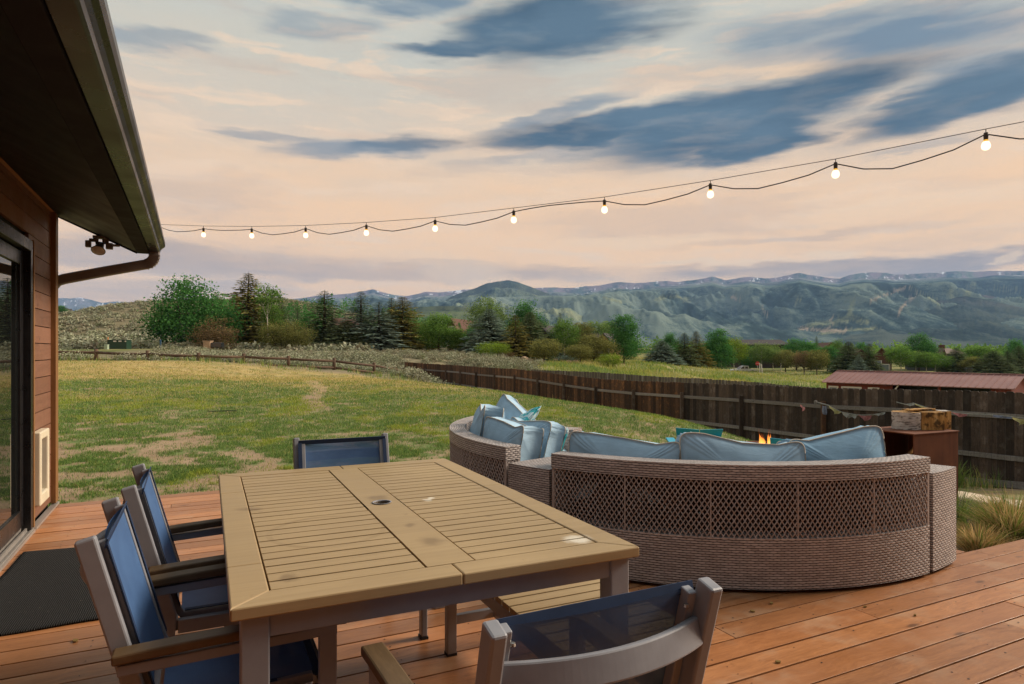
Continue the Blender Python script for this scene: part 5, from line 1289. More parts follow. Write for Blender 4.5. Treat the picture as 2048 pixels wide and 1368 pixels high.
# ------------------------------------------------------------------ prayer flags on the fence
def mat_cloth(n, c): 
    m, t = newmat(n); a = t.noise(t.coord(), 30, 4); k = t.ramp(a, [(.35, [x * .7 for x in c]), (.65, c)])
    d_ = t.n('ShaderNodeBsdfDiffuse', Color=k); tl = t.n('ShaderNodeBsdfTranslucent', Color=k); mx = t.n('ShaderNodeMixShader', i0=.35, i1=d_.outputs[0], i2=tl.outputs[0]); t.n('ShaderNodeOutputMaterial', Surface=mx.outputs[0]); return m
CL = {'yellow': mat_cloth('faded yellow cloth', (.55, .52, .25)), 'white': mat_cloth('faded white cloth', (.42, .43, .40)), 'pink': mat_cloth('faded pink cloth', (.48, .22, .22)), 'blue': mat_cloth('faded blue cloth', (.22, .25, .33))}
def bunting(label, D, cord, flags, stick=None):
    pts = [Vector(((x - CX) / F * d_, d_, zat(y, d_))) for x, y, d_ in cord]; o_ = pts[0]
    root = empty('prayer_flags', o_, 0, label, 'flags', 'faded prayer flags along the fence')
    mb = MB(); mb.tube([p - o_ for p in pts], .009, 5); mb.build('cord', CL['white'], root)
    for (x0, y0, x1, y1, dp, colr, shape) in flags:
        d_ = np.interp((x0 + x1) / 2, [c[0] for c in cord], [c[2] for c in cord]); a, b = Vector(((x0 - CX) / F * d_, d_ - .02, zat(y0, d_))), Vector(((x1 - CX) / F * d_, d_ - .02, zat(y1, d_)))
        mb = MB(); n_, m_ = 8, 5; vs = []; dz = dp / F * d_
        for j in range(m_ + 1):
            for i in range(n_ + 1):
                f, g = i / n_, j / m_; p = a.lerp(b, f)
                nar = {'tri': .42 * (1 - abs(2 * f - 1)) + .35, 'bag': 1.0 * (math.sin(f * math.pi) ** .6), 'rag': .75 + .25 * math.sin(f * 15), 'strip': 1.0}[shape]
                pin = (f - .5) * (b - a) * (-.35 * g if shape != 'strip' else -.1 * g)
                vs.append(p + pin + Vector((0, .035 * math.sin(f * 9 + g * 3) * (.3 + g), -dz * g * nar - .12 * dz * math.sin(f * math.pi))) - o_)
        mb.add(vs, [(j * (n_ + 1) + i, j * (n_ + 1) + i + 1, (j + 1) * (n_ + 1) + i + 1, (j + 1) * (n_ + 1) + i) for j in range(m_) for i in range(n_)]); mb.build('flag', CL[colr], root, smooth=True)
    if stick:
        (xa, ya, xb, yb, d_) = stick; mb = MB(); a, b = Vector(((xa - CX) / F * d_, d_ - .03, zat(ya, d_))), Vector(((xb - CX) / F * d_, d_ - .03, zat(yb, d_))); mb.tube([a - o_, b - o_], .018, 8); mb.lathe([(0, -.05), (.035, -.035), (.04, 0), (.03, .035), (0, .04)], 8, a - o_); mb.build('stick', M['fence_rail'], root)
    return root
bunting('faded prayer flags hanging left of the logs from a stick on the fence', 14.2, [(1630, 804, 14.4), (1657, 811, 14.2), (1683, 824, 14.0), (1714, 830, 13.6), (1745, 830, 13.35), (1769, 825, 13.1)],
        [(1657, 811, 1682, 823, 13, 'yellow', 'tri'), (1683, 824, 1713, 830, 9, 'white', 'rag'), (1714, 830, 1746, 830, 11, 'pink', 'bag'), (1747, 829, 1770, 824, 6, 'white', 'tri'), (1644, 810, 1652, 811, 17, 'blue', 'strip'), (1600, 808, 1609, 814, 14, 'pink', 'tri')], (1630, 804, 1657, 811, 14.4))
bunting('faded prayer flags stretched along the fence right of the logs', 11.4, [(1793, 804, 12.5), (1812, 809, 12.35), (1827, 806, 12.25), (1862, 818, 12.0), (1897, 824, 11.7), (1940, 828, 11.4), (1975, 829, 11.15), (2022, 833, 10.85), (2060, 838, 10.6), (2110, 842, 10.3)],
        [(1812, 809, 1828, 806, 6, 'white', 'tri'), (1828, 807, 1862, 818, 6, 'yellow', 'tri'), (1899, 824, 1938, 827, 8, 'pink', 'bag'), (1985, 829, 2020, 832, 5, 'blue', 'strip'), (2023, 834, 2056, 838, 17, 'yellow', 'tri'), (2060, 839, 2092, 841, 15, 'white', 'rag')])

# ------------------------------------------------------------------ round rail fence along the top of the yard
rail = [(90, 35.2), (192, 35), (295, 35), (397, 35.5), (487, 36.5), (577, 37.5), (668, 39), (748, 41), (806, 45.5)]
RT = [(90, 703), (192, 705), (297, 708), (397, 712), (487, 713.5), (577, 718), (668, 722), (748, 731), (806, 741)]
yt = lambda x: float(np.interp(x, [a for a, b in RT], [b for a, b in RT]))
rp = [P(x, D_, zat(yt(x), D_)) for x, D_ in rail]; rp = [rp[0] - (rp[1] - rp[0])] + rp
rfn = empty('rail_fence', rp[4], 0, 'low fence of round brown rails along the far edge of the lawn', 'fence'); fo = Vector(rp[4])
for i, p in enumerate(rp):
    zg = gz(p.x, p.y); mb = MB(); q = p - fo
    mb.tube([Vector((q.x, q.y, zg - fo.z - .1)), Vector((q.x + .01, q.y, q.z + .19))], .10, 9, rnd=rr_.random()); mb.build('post', M['rail_fence'], rfn, smooth=True)
    if i < len(rp) - 1:
        b = rp[i + 1] - fo
        for dz in (0, -.40):
            mid = q.lerp(b, .5) + Vector((0, 0, dz - rr_.uniform(0, .03))); mb = MB(); mb.tube([q + Vector((0, -.03, dz)), mid, b + Vector((0, -.03, dz + rr_.uniform(-.03, .03)))], .072, 8, rnd=rr_.random()); mb.build('rail', M['rail_fence'], rfn, smooth=True)

# ------------------------------------------------------------------ grass
def blades(name, X, Y, hgt, wid, tone, label, kind='stuff', per=5, spread=.03, rs=None, mat='blades', lean=.6):
    rs = rs or np.random.default_rng(1); n = len(X)
    X = np.repeat(X, per) + rs.normal(0, 1, n * per) * np.repeat(spread, per) if hasattr(spread, '__len__') else np.repeat(X, per) + rs.normal(0, spread, n * per)
    Y = np.repeat(Y, per) + rs.normal(0, 1, n * per) * np.repeat(spread, per) if hasattr(spread, '__len__') else np.repeat(Y, per) + rs.normal(0, spread, n * per)
    hgt, wid, tone = np.repeat(hgt, per), np.repeat(wid, per), np.repeat(tone, per); m_ = n * per
    Z = ground(X, Y); a = rs.uniform(0, 2 * np.pi, m_); la = rs.uniform(0, 2 * np.pi, m_); ln = rs.uniform(.1, 1, m_) * lean * hgt; hgt = hgt * rs.uniform(.5, 1.1, m_)
    s = np.stack([np.cos(a), np.sin(a), np.zeros(m_)], 1) * wid[:, None] / 2; b = np.stack([X, Y, Z - .005], 1)
    mid = b + np.stack([np.cos(la) * ln * .4, np.sin(la) * ln * .4, hgt * .6], 1); tip = b + np.stack([np.cos(la) * ln, np.sin(la) * ln, hgt], 1)
    V = np.stack([b - s, b + s, mid + s * .75, mid - s * .75, tip], 1).reshape(-1, 3); k = np.arange(m_)[:, None] * 5
    Fq_ = np.concatenate([k + np.array([[0, 1, 2]]), k + np.array([[0, 2, 3]]), k + np.array([[3, 2, 4]])])
    o = np_mesh(name, V, Fq_, M[mat], dict(rnd=np.repeat(rs.random(m_), 5), tone=np.repeat(tone, 5))); tag(o, label, 'grass', None, kind); return o
rs = np.random.default_rng(11)
def sample(n, ymin, ymax, x0=-.72, x1=.62, pw=1.0):
    Yv = 1 / (rs.random(n) * (1 / ymin ** pw - 1 / ymax ** pw) + 1 / ymax ** pw) ** (1 / pw); return (x0 + rs.random(n) * (x1 - x0)) * Yv, Yv
Xg, Yg = sample(210000, 6.2, 36, pw=1.2)
lw_, dr_, _, _, br_ = zones(Xg, Yg)
ul = Xg * math.cos(TH) + Yg * math.sin(TH); vl = -Xg * math.sin(TH) + Yg * math.cos(TH)
ondeck = (vl < V_END + .06) & (ul < SC_U + .6) & (ul > UW - 7)
s_ = sdist(Xg, Yg)
cl_ = sstep(.34, .60, fbm(Xg * 3.1 + 7, Yg * 3.4, 4, .6)); cl_ = cl_ + (1 - cl_) * sstep(8, 17, Yg) * .8
keep = (~ondeck) & (s_ > .3) & (rs.random(len(Xg)) < np.clip(lw_ * cl_ + .03 - dr_ * .12, 0, 1)) & (np.hypot(Xg - 4.2, Yg - 10.6) > 1.0) & ~((Xg > 2.6) & (Yg < 9.0))
Xg, Yg, dr_ = Xg[keep], Yg[keep], dr_[keep]
yel = fbm(Xg * 1.1 + 9, Yg * 1.0, 4); tone = np.clip(.30 + .30 * sstep(.56, .68, yel) + rs.normal(0, .06, len(Xg)), 0, .50); tone = np.where(rs.random(len(Xg)) < .05, .46, tone); tone = np.where(rs.random(len(Xg)) < .05 + .10 * sstep(10, 18, Yg), rs.uniform(.55, .85, len(Xg)), tone)
tone = np.maximum(tone, np.where(rs.random(len(Xg)) < dr_ * .93, rs.uniform(.55, 1.0, len(Xg)), 0))
size = np.clip(Yg / 9, 1, 2.6) * (.75 + .7 * fbm(Xg * 1.3, Yg * 1.3, 3))
blades('lawn_grass', Xg, Yg, .030 * size ** .55 + .025 * rs.random(len(Xg)), .0050 * size, tone, 'short patchy green lawn grass, yellow to straw toward the far end', per=4, spread=.022 * size, rs=rs)
# taller grass along the rail fence, the fence foot and the slope edge
Xt, Yt = sample(26000, 10, 46, -.72, .75, .6); s_ = sdist(Xt, Yt)
near_rail = np.exp(-((Yt - (34.6 + np.clip(Xt + 12, 0, 9) * .8)) / 1.6) ** 2) * (s_ > .3); foot = np.exp(-((s_ - .35) / .38) ** 2) * (Yt > 10.4)
slope = np.exp(-((s_ - 4.2) / 1.6) ** 2) * sstep(23, 28, Yt) * .9
pr = np.maximum(np.maximum(near_rail * .8, foot), slope) * sstep(.3, .55, fbm(Xt * .6, Yt * .6, 3) + .15); keep = rs.random(len(Xt)) < pr; Xt, Yt, s2_ = Xt[keep], Yt[keep], s_[keep]
tone = np.where(rs.random(len(Xt)) < np.where(s2_ < 1.2, .45, .25), .6 + .3 * rs.random(len(Xt)), .25 + .2 * rs.random(len(Xt)))
blades('tall_grass', Xt, Yt, .16 + .32 * rs.random(len(Xt)) ** 1.5, np.full(len(Xt), .011) * np.clip(Yt / 18, .8, 1.8), tone, 'tall rough grass along the fences', per=5, spread=.10, rs=rs, lean=.5)
# meadow tufts beyond the plank fence
Xm, Ym = sample(9000, 40, 150, -.02, .80, .8); _, _, _, md_, _ = zones(Xm, Ym); keep = (sdist(Xm, Ym) < -1) & (rs.random(len(Xm)) < md_); Xm, Ym = Xm[keep], Ym[keep]
tone = np.clip(.1 + .95 * fbm(Xm * .12, Ym * .12, 4) - .04 + rs.normal(0, .08, len(Xm)), 0, .9)
blades('meadow_grass', Xm, Ym, .25 + .3 * rs.random(len(Xm)), .035 * Ym / 50, tone, 'rough green and straw meadow beyond the plank fence', per=5, spread=.5, rs=rs)

# ------------------------------------------------------------------ sagebrush
def sage(name, X, Y, sz, nq, label, seed=3):
    rs = np.random.default_rng(seed); n = len(X); Z = ground(X, Y); m_ = n * nq
    b = np.repeat(np.stack([X, Y, Z], 1), nq, 0); s = np.repeat(sz, nq)
    u = rs.normal(0, 1, (m_, 3)); u /= np.linalg.norm(u, axis=1)[:, None]; u[:, 2] = np.abs(u[:, 2]); rad = rs.random(m_) ** .35
    lob = 1 + .28 * np.sin(np.arctan2(u[:, 1], u[:, 0]) * 3 + np.repeat(rs.random(n) * 6, nq))
    c = b + u * np.array([.62, .62, .62]) * (s * rad * lob)[:, None]; c[:, 2] -= .06 * s
    q = np.sqrt(90.0 / nq) * .17 * s * (.6 + .8 * rs.random(m_)); nn = rs.normal(0, 1, (m_, 3)) + u * .7; nn /= np.linalg.norm(nn, axis=1)[:, None]
    d1 = np.cross(nn, rs.normal(0, 1, (m_, 3))); d1 /= np.linalg.norm(d1, axis=1)[:, None]; d2 = np.cross(nn, d1); q = q[:, None]
    V = np.stack([c - d1 * q * .55, c + d2 * q * .34, c + d1 * q * .55, c - d2 * q * .34], 1).reshape(-1, 3); Fq_ = np.arange(m_ * 4).reshape(-1, 4)
    tone = np.repeat(rs.random(n), nq); r_ = np.clip(.04 + .80 * rad * (.28 + .72 * u[:, 2]) + rs.normal(0, .12, m_), 0, 1)  # leaf tone paints shade: dark low and inside, light on top
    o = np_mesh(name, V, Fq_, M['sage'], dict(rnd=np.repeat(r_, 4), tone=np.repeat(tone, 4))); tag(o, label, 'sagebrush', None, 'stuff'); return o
rs = np.random.default_rng(17)
Xs, Ys = sample(5200, 37, 78, -.75, .10, .6); _, _, sg_, md_, _ = zones(Xs, Ys)
open_ = sstep(.34, .46, fbm(Xs * .11 + 4, Ys * .11, 3)); grn_ = (Xs / Ys < -.50) & (Ys < 66)
cabinet = (np.hypot(Xs + 43 + .0, Ys - 68) < 7) | (np.abs(Xs / Ys + .602) < .05) & (Ys < 72)
rail_d = np.interp(Xs / Ys * F + CX, [90, 297, 487, 577, 668, 748, 806, 830], [35.2, 35, 36.5, 37.5, 39, 41, 45.5, 30])
keep = (Ys > rail_d + 1.2) & ((sdist(Xs, Ys) > .5) | (sdist(Xs, Ys) < -1.3)) & (rs.random(len(Xs)) < sg_ * (.6 + .4 * open_)) & ~cabinet & (~grn_ | (rs.random(len(Xs)) < .35)); Xs, Ys = Xs[keep], Ys[keep]
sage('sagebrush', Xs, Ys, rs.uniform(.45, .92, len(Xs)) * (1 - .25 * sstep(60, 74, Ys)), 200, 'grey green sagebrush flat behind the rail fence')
Xs, Ys = sample(15000, 74, 252, -.80, -.22, .35); _, _, sg_, _, _ = zones(Xs, Ys); keep = rs.random(len(Xs)) < sg_ * (.45 + .55 * sstep(.35, .5, fbm(Xs * .06, Ys * .06, 4))); Xs, Ys = Xs[keep], Ys[keep]
sage('sagebrush_slope', Xs, Ys, rs.uniform(.7, 1.5, len(Xs)), 40, 'sagebrush covering the low hill behind the house corner', 5)
rs = np.random.default_rng(23)
def px_bushes(spec):
    X_, Y_, S_ = [], [], []
    for x0, x1, D0_, D1_, n, s0, s1 in spec:
        for k in range(n): D_ = rs.uniform(D0_, D1_); X_.append((rs.uniform(x0, x1) - CX) / F * D_); Y_.append(D_); S_.append(rs.uniform(s0, s1))
    return np.array(X_), np.array(Y_), np.array(S_)
Xb, Yb, Sb = px_bushes([(775, 860, 38, 41, 22, .45, .85), (840, 895, 36, 39.5, 12, .5, .95), (100, 170, 33, 36, 7, .5, .9), (240, 320, 34, 36, 9, .5, .8), (400, 620, 37.5, 40, 14, .4, .7), (680, 780, 43, 45, 9, .4, .7), (860, 880, 34, 36, 4, .4, .7)])
sage('sagebrush_edge', Xb, Yb, Sb, 220, 'grey and bronze sagebrush crowding the fence corner', 9)

# ------------------------------------------------------------------ trees
def crown_blobs(rs, n, shape):
    out = []
    while len(out) < n:
        p = rs.uniform(-1, 1, 3); z = (p[2] + 1) / 2
        if rs.random() > .25 and np.hypot(p[0], p[1]) < shape(z) * .35: continue
        if np.hypot(p[0], p[1]) < shape(z): out.append((p[0] * .5, p[1] * .5, z))
    return np.array(out)
SH = {'oval': lambda z: max(0, math.sin(min(1, z * 1.03 + .02) * math.pi)) ** .6 * (1.05 - .25 * z), 'round': lambda z: max(0, 1 - (2 * z - 1) ** 2) ** .5, 'cone': lambda z: max(0, (1.02 - z)) ** .7 * min(1, z * 6 + .35), 'column': lambda z: max(0, 1 - (2 * z - 1) ** 4) ** .5 * (.9 - .35 * z), 'multi': lambda z: max(0, math.sin(min(1, z * .92 + .12) * math.pi)) ** .5 * (1.1 - .55 * z)}
def leaf_quads(rs, c, size, flat=0.0):
    n = len(c); a = rs.normal(0, 1, (n, 3)); a /= np.linalg.norm(a, axis=1)[:, None]; b = np.cross(a, rs.normal(0, 1, (n, 3))); b /= np.linalg.norm(b, axis=1)[:, None]
    s = (size * rs.uniform(.6, 1.3, n))[:, None]; return np.stack([c - a * s * .5, c + b * s * .32, c + a * s * .5, c - b * s * .32], 1).reshape(-1, 3)
TREES = {}
def decid(key, shape, base, nblob, nleaf, leafsize, trunk, seed, asp, stems=1, gap=.05):
    """crown between base and 1 of unit height, unit width, aspect asp = width/height"""
    rs = np.random.default_rng(seed); bl_ = crown_blobs(rs, nblob, SH[shape]); V = []; rn = []
    cz = base + bl_[:, 2] * (1 - base) * .97; cen = np.stack([bl_[:, 0], bl_[:, 1], cz], 1)
    for k, c in enumerate(cen):
        sp_ = gap * (1.6 - .5 * bl_[k, 2]); pts = c + rs.normal(0, 1, (nleaf, 3)) * np.array([sp_, sp_, sp_ * asp * .95]) * 1.25
        pts[:, 2] = np.clip(pts[:, 2], base * .85, 1.0)
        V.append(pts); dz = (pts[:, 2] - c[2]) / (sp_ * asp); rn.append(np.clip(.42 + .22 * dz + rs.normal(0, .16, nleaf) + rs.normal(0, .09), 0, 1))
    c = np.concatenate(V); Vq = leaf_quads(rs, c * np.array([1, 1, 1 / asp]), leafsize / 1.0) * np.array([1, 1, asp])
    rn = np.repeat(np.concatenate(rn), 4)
    tm = MB()
    for s in range(stems):
        ox, oy = (0, 0) if stems == 1 else (.13 * math.cos(s * 2.2), .13 * math.sin(s * 2.2)); lx, ly = ox * 2.0 + rs.normal(0, .02), oy * 2.0 + rs.normal(0, .02); top = .86 if stems == 1 else .72
        P_ = [Vector((ox + (lx - ox) * f + .012 * math.sin(f * 7 + s), oy + (ly - oy) * f, top * f)) for f in np.linspace(0, 1, 9)]
        for i in range(8):
            r0_, r1_ = trunk * (1 - .85 * i / 8), trunk * (1 - .85 * (i + 1) / 8)
            n_ = 7; vs = [(P_[i].x + r0_ * math.cos(q * 6.283 / n_), P_[i].y + r0_ * math.sin(q * 6.283 / n_), P_[i].z) for q in range(n_)] + [(P_[i + 1].x + r1_ * math.cos(q * 6.283 / n_), P_[i + 1].y + r1_ * math.sin(q * 6.283 / n_), P_[i + 1].z) for q in range(n_)]
            tm.add(vs, [(q, (q + 1) % n_, n_ + (q + 1) % n_, n_ + q) for q in range(n_)])
        for q in range(int(9 / stems) + 2):
            f = rs.uniform(max(.25, base), .92); p = Vector((ox + (lx - ox) * f, oy + (ly - oy) * f, top * f)); tgt = cen[rs.integers(len(cen))]; tgt = p.lerp(Vector(tgt), .85)
            if tgt.z > p.z - .02: tm.tube([p, p.lerp(tgt, .5) + Vector((0, 0, -.01)), tgt], trunk * .28 * (1 - f * .5), 5)
    TREES[key] = ('d', Vq, rn, tm)
def conifer(key, seed, asp, dens=1.0, bare=.03, power=.9, drop=.35, ragged=.25):
    rs = np.random.default_rng(seed); V, rn = [], []; z = bare; nw = 0
    while z < .985:
        L_ = .5 * (1.0 - z) ** power * (1 + rs.normal(0, ragged * .35)) + .006
        nb = int(max(5, 10 * dens * (1.1 - z * .5))); a0 = rs.uniform(0, 6.28)
        for k in range(nb):
            a = a0 + k * 6.283 / nb + rs.normal(0, .18); L2_ = L_ * rs.uniform(1 - ragged * 1.4, 1.12); m_ = int(4 + 9 * L2_ / .5 * dens)
            for j in range(m_):
                f = (j + .6) / m_; r_ = L2_ * f; dz = asp * (-drop * r_ * f + (.16 * r_ * f ** 3 if z < .6 else .35 * r_ * f)); 
                for side in (-1, 0, 1):
                    lat = side * (.030 + .085 * L2_ * (1 - f * .55)) * rs.uniform(.5, 1.2); c = np.array([math.cos(a) * r_ - math.sin(a) * lat, math.sin(a) * r_ + math.cos(a) * lat, z + dz - abs(side) * .006 + rs.normal(0, .003)])
                    sz = (.012 + .050 * (1 - z)) * rs.uniform(.75, 1.3); t_ = np.array([math.cos(a + side * .7), math.sin(a + side * .7), -.22 * asp + rs.normal(0, .15)]) * sz; w_ = np.array([-math.sin(a), math.cos(a), 0]) * sz * .30 + np.array([0, 0, rs.normal(0, .25) * sz * asp])
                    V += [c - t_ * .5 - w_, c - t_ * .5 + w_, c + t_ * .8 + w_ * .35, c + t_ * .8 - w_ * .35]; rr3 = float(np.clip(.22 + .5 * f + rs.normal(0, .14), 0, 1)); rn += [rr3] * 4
        z += (.020 + .013 * (1 - z)) * (1.15 / dens); nw += 1
    tm = MB(); n_ = 7
    for i in range(8):
        z0_, z1_ = i / 8, (i + 1) / 8; r0_, r1_ = .035 * (1 - z0_ * .97), .035 * (1 - z1_ * .97)
        tm.add([(r0_ * math.cos(q * 6.283 / n_), r0_ * math.sin(q * 6.283 / n_), z0_) for q in range(n_)] + [(r1_ * math.cos(q * 6.283 / n_), r1_ * math.sin(q * 6.283 / n_), z1_) for q in range(n_)], [(q, (q + 1) % n_, n_ + (q + 1) % n_, n_ + q) for q in range(n_)])
    TREES[key] = ('c', np.array(V), np.array(rn), tm)
decid('cotton', 'multi', .12, 130, 120, .031, .022, 1, 1.0, 3, .052)
decid('aspen', 'oval', .30, 85, 90, .042, .022, 2, .5, 1, .060)
decid('aspen_thin', 'oval', .45, 44, 40, .075, .030, 3, .3, 1, .070)
decid('shade', 'oval', .14, 115, 110, .038, .028, 4, .62, 1, .058)
decid('shade2', 'column', .12, 115, 105, .042, .030, 5, .5, 1, .062)
decid('small', 'round', .26, 80, 76, .042, .028, 6, .9, 1, .060)
decid('shrub', 'round', .0, 85, 80, .038, .02, 7, .95, 4, .064)
decid('shrub2', 'multi', .02, 85, 80, .036, .02, 8, .8, 4, .064)
conifer('spruce', 11, .45, 1.0, .03, .78); conifer('spruce2', 12, .5, 1.05, .02, .70, .3, .35); conifer('spruce_dense', 13, .6, 1.2, .02, .68, .25, .2); conifer('spruce_open', 14, .42, .9, .05, .80, .45, .42)
_tm = {}
def tree_mesh(key, leaf, bark):
    k = (key, leaf, bark)
    if k not in _tm:
        kind, V, rn, tm = TREES[key]; o = np_mesh('crown', V, np.arange(len(V)).reshape(-1, 4), LEAF[leaf], dict(rnd=rn)); t_ = tm.build('trunk', M[bark], smooth=True)
        _tm[k] = (o.data, t_.data); bpy.data.objects.remove(o); bpy.data.objects.remove(t_)
    return _tm[k]
def tree(x, ytop, wpx, D_, key, leaf, label, name=None, bark=None, ybase=None, cat=None, group='trees beyond the yard', sink=0.0):
    X_ = (x - CX) / F * D_; zg = gz(X_, D_) - .05 if ybase is None else zat(ybase, D_)
    h_ = zat(ytop, D_) - zg; w_ = wpx / F * D_
    con = TREES[key][0] == 'c'; shr = key.startswith('shrub')
    name = name or ('spruce_tree' if con else 'shrub' if shr else 'aspen_tree' if key.startswith('aspen') else 'leafy_tree')
    bark = bark or ('aspen_bark' if key.startswith('aspen') else 'bark'); cat = cat or ('shrub' if shr else 'tree')
    a, b = tree_mesh(key, leaf, bark); root = empty(name, (X_, D_, zg), (x * 1.37) % 6.28, label, cat, group if not shr else 'shrubs beyond the yard')
    for nm, me in (('crown', a), ('trunk', b)):
        o = bpy.data.objects.new(nm, me); C.objects.link(o); o.parent = root; k_ = 2.05 if con else 1.08 if shr else 1.15 if key == 'small' else 1.36; o.scale = (w_ * k_, w_ * k_, h_)
    return root
T = tree
T(388, 549, 118, 79, 'cotton', 'deep', 'broad multi-stemmed dark green tree at the left end of the tree line')
T(434, 585, 46, 92, 'spruce2', 'spruce_gold', 'golden spruce tip just behind the broad multi-stemmed tree')
T(432, 628, 82, 74, 'shrub2', 'brown', 'bronze leaved shrub between the broad tree and the tallest spruce')
T(497, 543, 92, 86, 'spruce2', 'spruce_gold', 'tallest golden green spruce of the tree line')
T(470, 580, 40, 94, 'spruce', 'spruce_gold', 'smaller spruce hugging the left side of the tallest spruce')
T(536, 560, 40, 80, 'aspen_thin', 'green', 'slender white trunked aspen right of the tallest spruce')
T(545, 606, 44, 84, 'shade2', 'green', 'bright green leafy tree directly behind the slender aspen')
T(563, 598, 50, 92, 'spruce', 'spruce', 'dark spruce behind the yellow green shrubs')
T(562, 640, 66, 77, 'shrub', 'olive', 'olive shrub right of the slender aspen')
T(596, 637, 64, 78, 'shrub2', 'olive', 'second olive shrub, beside the ragged topped spruce')
T(595, 607, 34, 100, 'spruce_open', 'spruce', 'thin spruce far behind the olive shrubs')
T(618, 622, 42, 96, 'shade', 'deep', 'dark leafy tree between the thin spruce and the ragged topped spruce')
T(649, 580, 92, 84, 'spruce_open', 'spruce', 'ragged topped spruce left of the red roofed house')
T(722, 581, 84, 84, 'spruce_open', 'spruce_blue', 'blue green spruce right of the red roofed house')
T(690, 640, 70, 82, 'spruce_dense', 'spruce', 'low spreading spruce below the red roof')
T(758, 603, 84, 82, 'spruce_open', 'spruce_blue', 'blue spruce with wide low boughs')
T(783, 593, 60, 88, 'spruce', 'spruce', 'narrow spruce tip behind the wide boughed blue spruce')
T(805, 591, 78, 86, 'spruce2', 'spruce_gold', 'full olive spruce at the end of the close spruce group')
T(845, 640, 50, 88, 'spruce', 'spruce', 'short spruce left of the bright green tree')
T(828, 655, 44, 92, 'spruce2', 'spruce_gold', 'short golden spruce in the gap before the bright green tree')
T(878, 624, 62, 78, 'shade', 'green', 'bright emerald tree standing before the gabled red roofed house')
T(912, 657, 40, 78, 'shade2', 'green', 'small green tree beside the emerald tree')
T(950, 640, 60, 84, 'shrub2', 'deep', 'dark shrub mass under the tall pale crowned aspen')
T(973, 590, 58, 88, 'aspen', 'light', 'tall pale crowned aspen behind the silvery spruce')
T(978, 616, 70, 77, 'spruce_dense', 'spruce_blue', 'silvery green spruce in front of the tall pale aspen')
T(985, 683, 56, 70, 'shrub', 'lime', 'lime green shrub at the foot of the silvery spruce')
T(1010, 702, 34, 70, 'shrub', 'brown', 'small bronze shrub next to the lime shrub')
T(1018, 655, 60, 84, 'shrub2', 'olive', 'dark olive thicket between the silvery and the bronze spruce')
T(1031, 629, 56, 74, 'spruce_open', 'spruce_gold', 'bronze tipped spruce left of the dark gabled house')
T(1060, 622, 56, 77, 'spruce_dense', 'spruce', 'dense dark spruce touching the dark gabled house')
T(1051, 598, 56, 92, 'shade', 'deep', 'tall dark leafy tree behind the bronze tipped spruce')
T(1085, 640, 40, 104, 'shade', 'light', 'pale leafy tree above the dark gable')
T(1089, 678, 56, 67, 'small', 'olive', 'round topped small tree on the meadow, left of its pair')
T(1120, 624, 34, 92, 'spruce', 'spruce_blue', 'narrow blue spruce behind the white trunked aspen')
T(1130, 632, 46, 82, 'aspen', 'green', 'white trunked aspen before the dark houses')
T(1163, 645, 52, 88, 'shade2', 'olive', 'olive leafy tree right of the white trunked aspen')
T(1160, 690, 48, 69, 'small', 'olive', 'round topped small tree on the meadow, right of its pair')
T(1133, 710, 40, 72, 'shrub', 'spruce_blue', 'low grey green shrub between the two round topped trees')
T(1187, 668, 66, 77, 'shade', 'olive', 'spreading olive tree before the tan gable')
T(1190, 640, 60, 105, 'shade', 'light', 'pale green tree rising behind the tan gabled house')
T(1218, 642, 44, 110, 'shade2', 'light', 'second pale green tree behind the tan gabled house')
T(1219, 706, 40, 70, 'shrub', 'lime', 'lime green shrub below the tan gable')
T(1248, 628, 56, 84, 'shade2', 'deep', 'tall dense dark green tree standing alone at the end of the group')
T(1324, 680, 44, 104, 'spruce_dense', 'spruce_blue', 'blue spruce standing at the left of the roadside trees')
T(1340, 664, 34, 118, 'shade', 'deep', 'dark leafy tree behind the roadside blue spruce')
T(1369, 664, 42, 108, 'spruce2', 'spruce', 'olive spruce right of the roadside blue spruce')
T(1392, 661, 42, 112, 'spruce', 'spruce_gold', 'golden tipped spruce left of the tall dark roadside tree')
T(1415, 680, 34, 122, 'shade', 'deep', 'dark leafy filler tree beside the golden tipped spruce')
T(1435, 657, 48, 118, 'shade2', 'deep', 'tall dark green tree at the roadside')
T(1469, 671, 40, 140, 'aspen', 'lime', 'lime green aspen above the white pickup')
T(1500, 690, 30, 152, 'shade', 'deep', 'dark tree under the long flat roof')
T(1522, 683, 42, 144, 'aspen', 'light', 'pale aspen by the stop sign')
T(1547, 686, 34, 148, 'aspen', 'light', 'pale aspen right of the stop sign')
T(1571, 700, 40, 142, 'small', 'olive', 'olive small tree under the pair of dark green crowns')
T(1593, 675, 44, 158, 'shade', 'deep', 'left one of the pair of dark green crowns')
T(1622, 683, 36, 158, 'shade', 'deep', 'right one of the pair of dark green crowns')
T(1608, 702, 34, 130, 'small', 'brown', 'bronze small roadside tree, left of its pair')
T(1634, 700, 36, 128, 'small', 'olive', 'olive bronze small roadside tree, right of its pair')
T(1633, 671, 18, 168, 'spruce', 'spruce', 'thin rusty spruce tip above the bronze trees')
T(1655, 690, 44, 150, 'shade', 'deep', 'dark green tree left of the log gable')
T(1675, 676, 26, 165, 'aspen', 'green', 'slim green tree before the log gable')
T(1697, 682, 44, 136, 'spruce_dense', 'spruce', 'broad spruce behind the left end of the barn roof')
T(1722, 683, 26, 175, 'shade', 'deep', 'far dark tree between the two barn spruces')
T(1738, 686, 38, 130, 'spruce2', 'spruce', 'pointed spruce before the brown house')
T(1718, 708, 26, 128, 'spruce', 'spruce_blue', 'small grey spruce left of the brown house')
T(1782, 692, 18, 140, 'aspen_thin', 'green', 'thin aspen at the corner of the brown house')
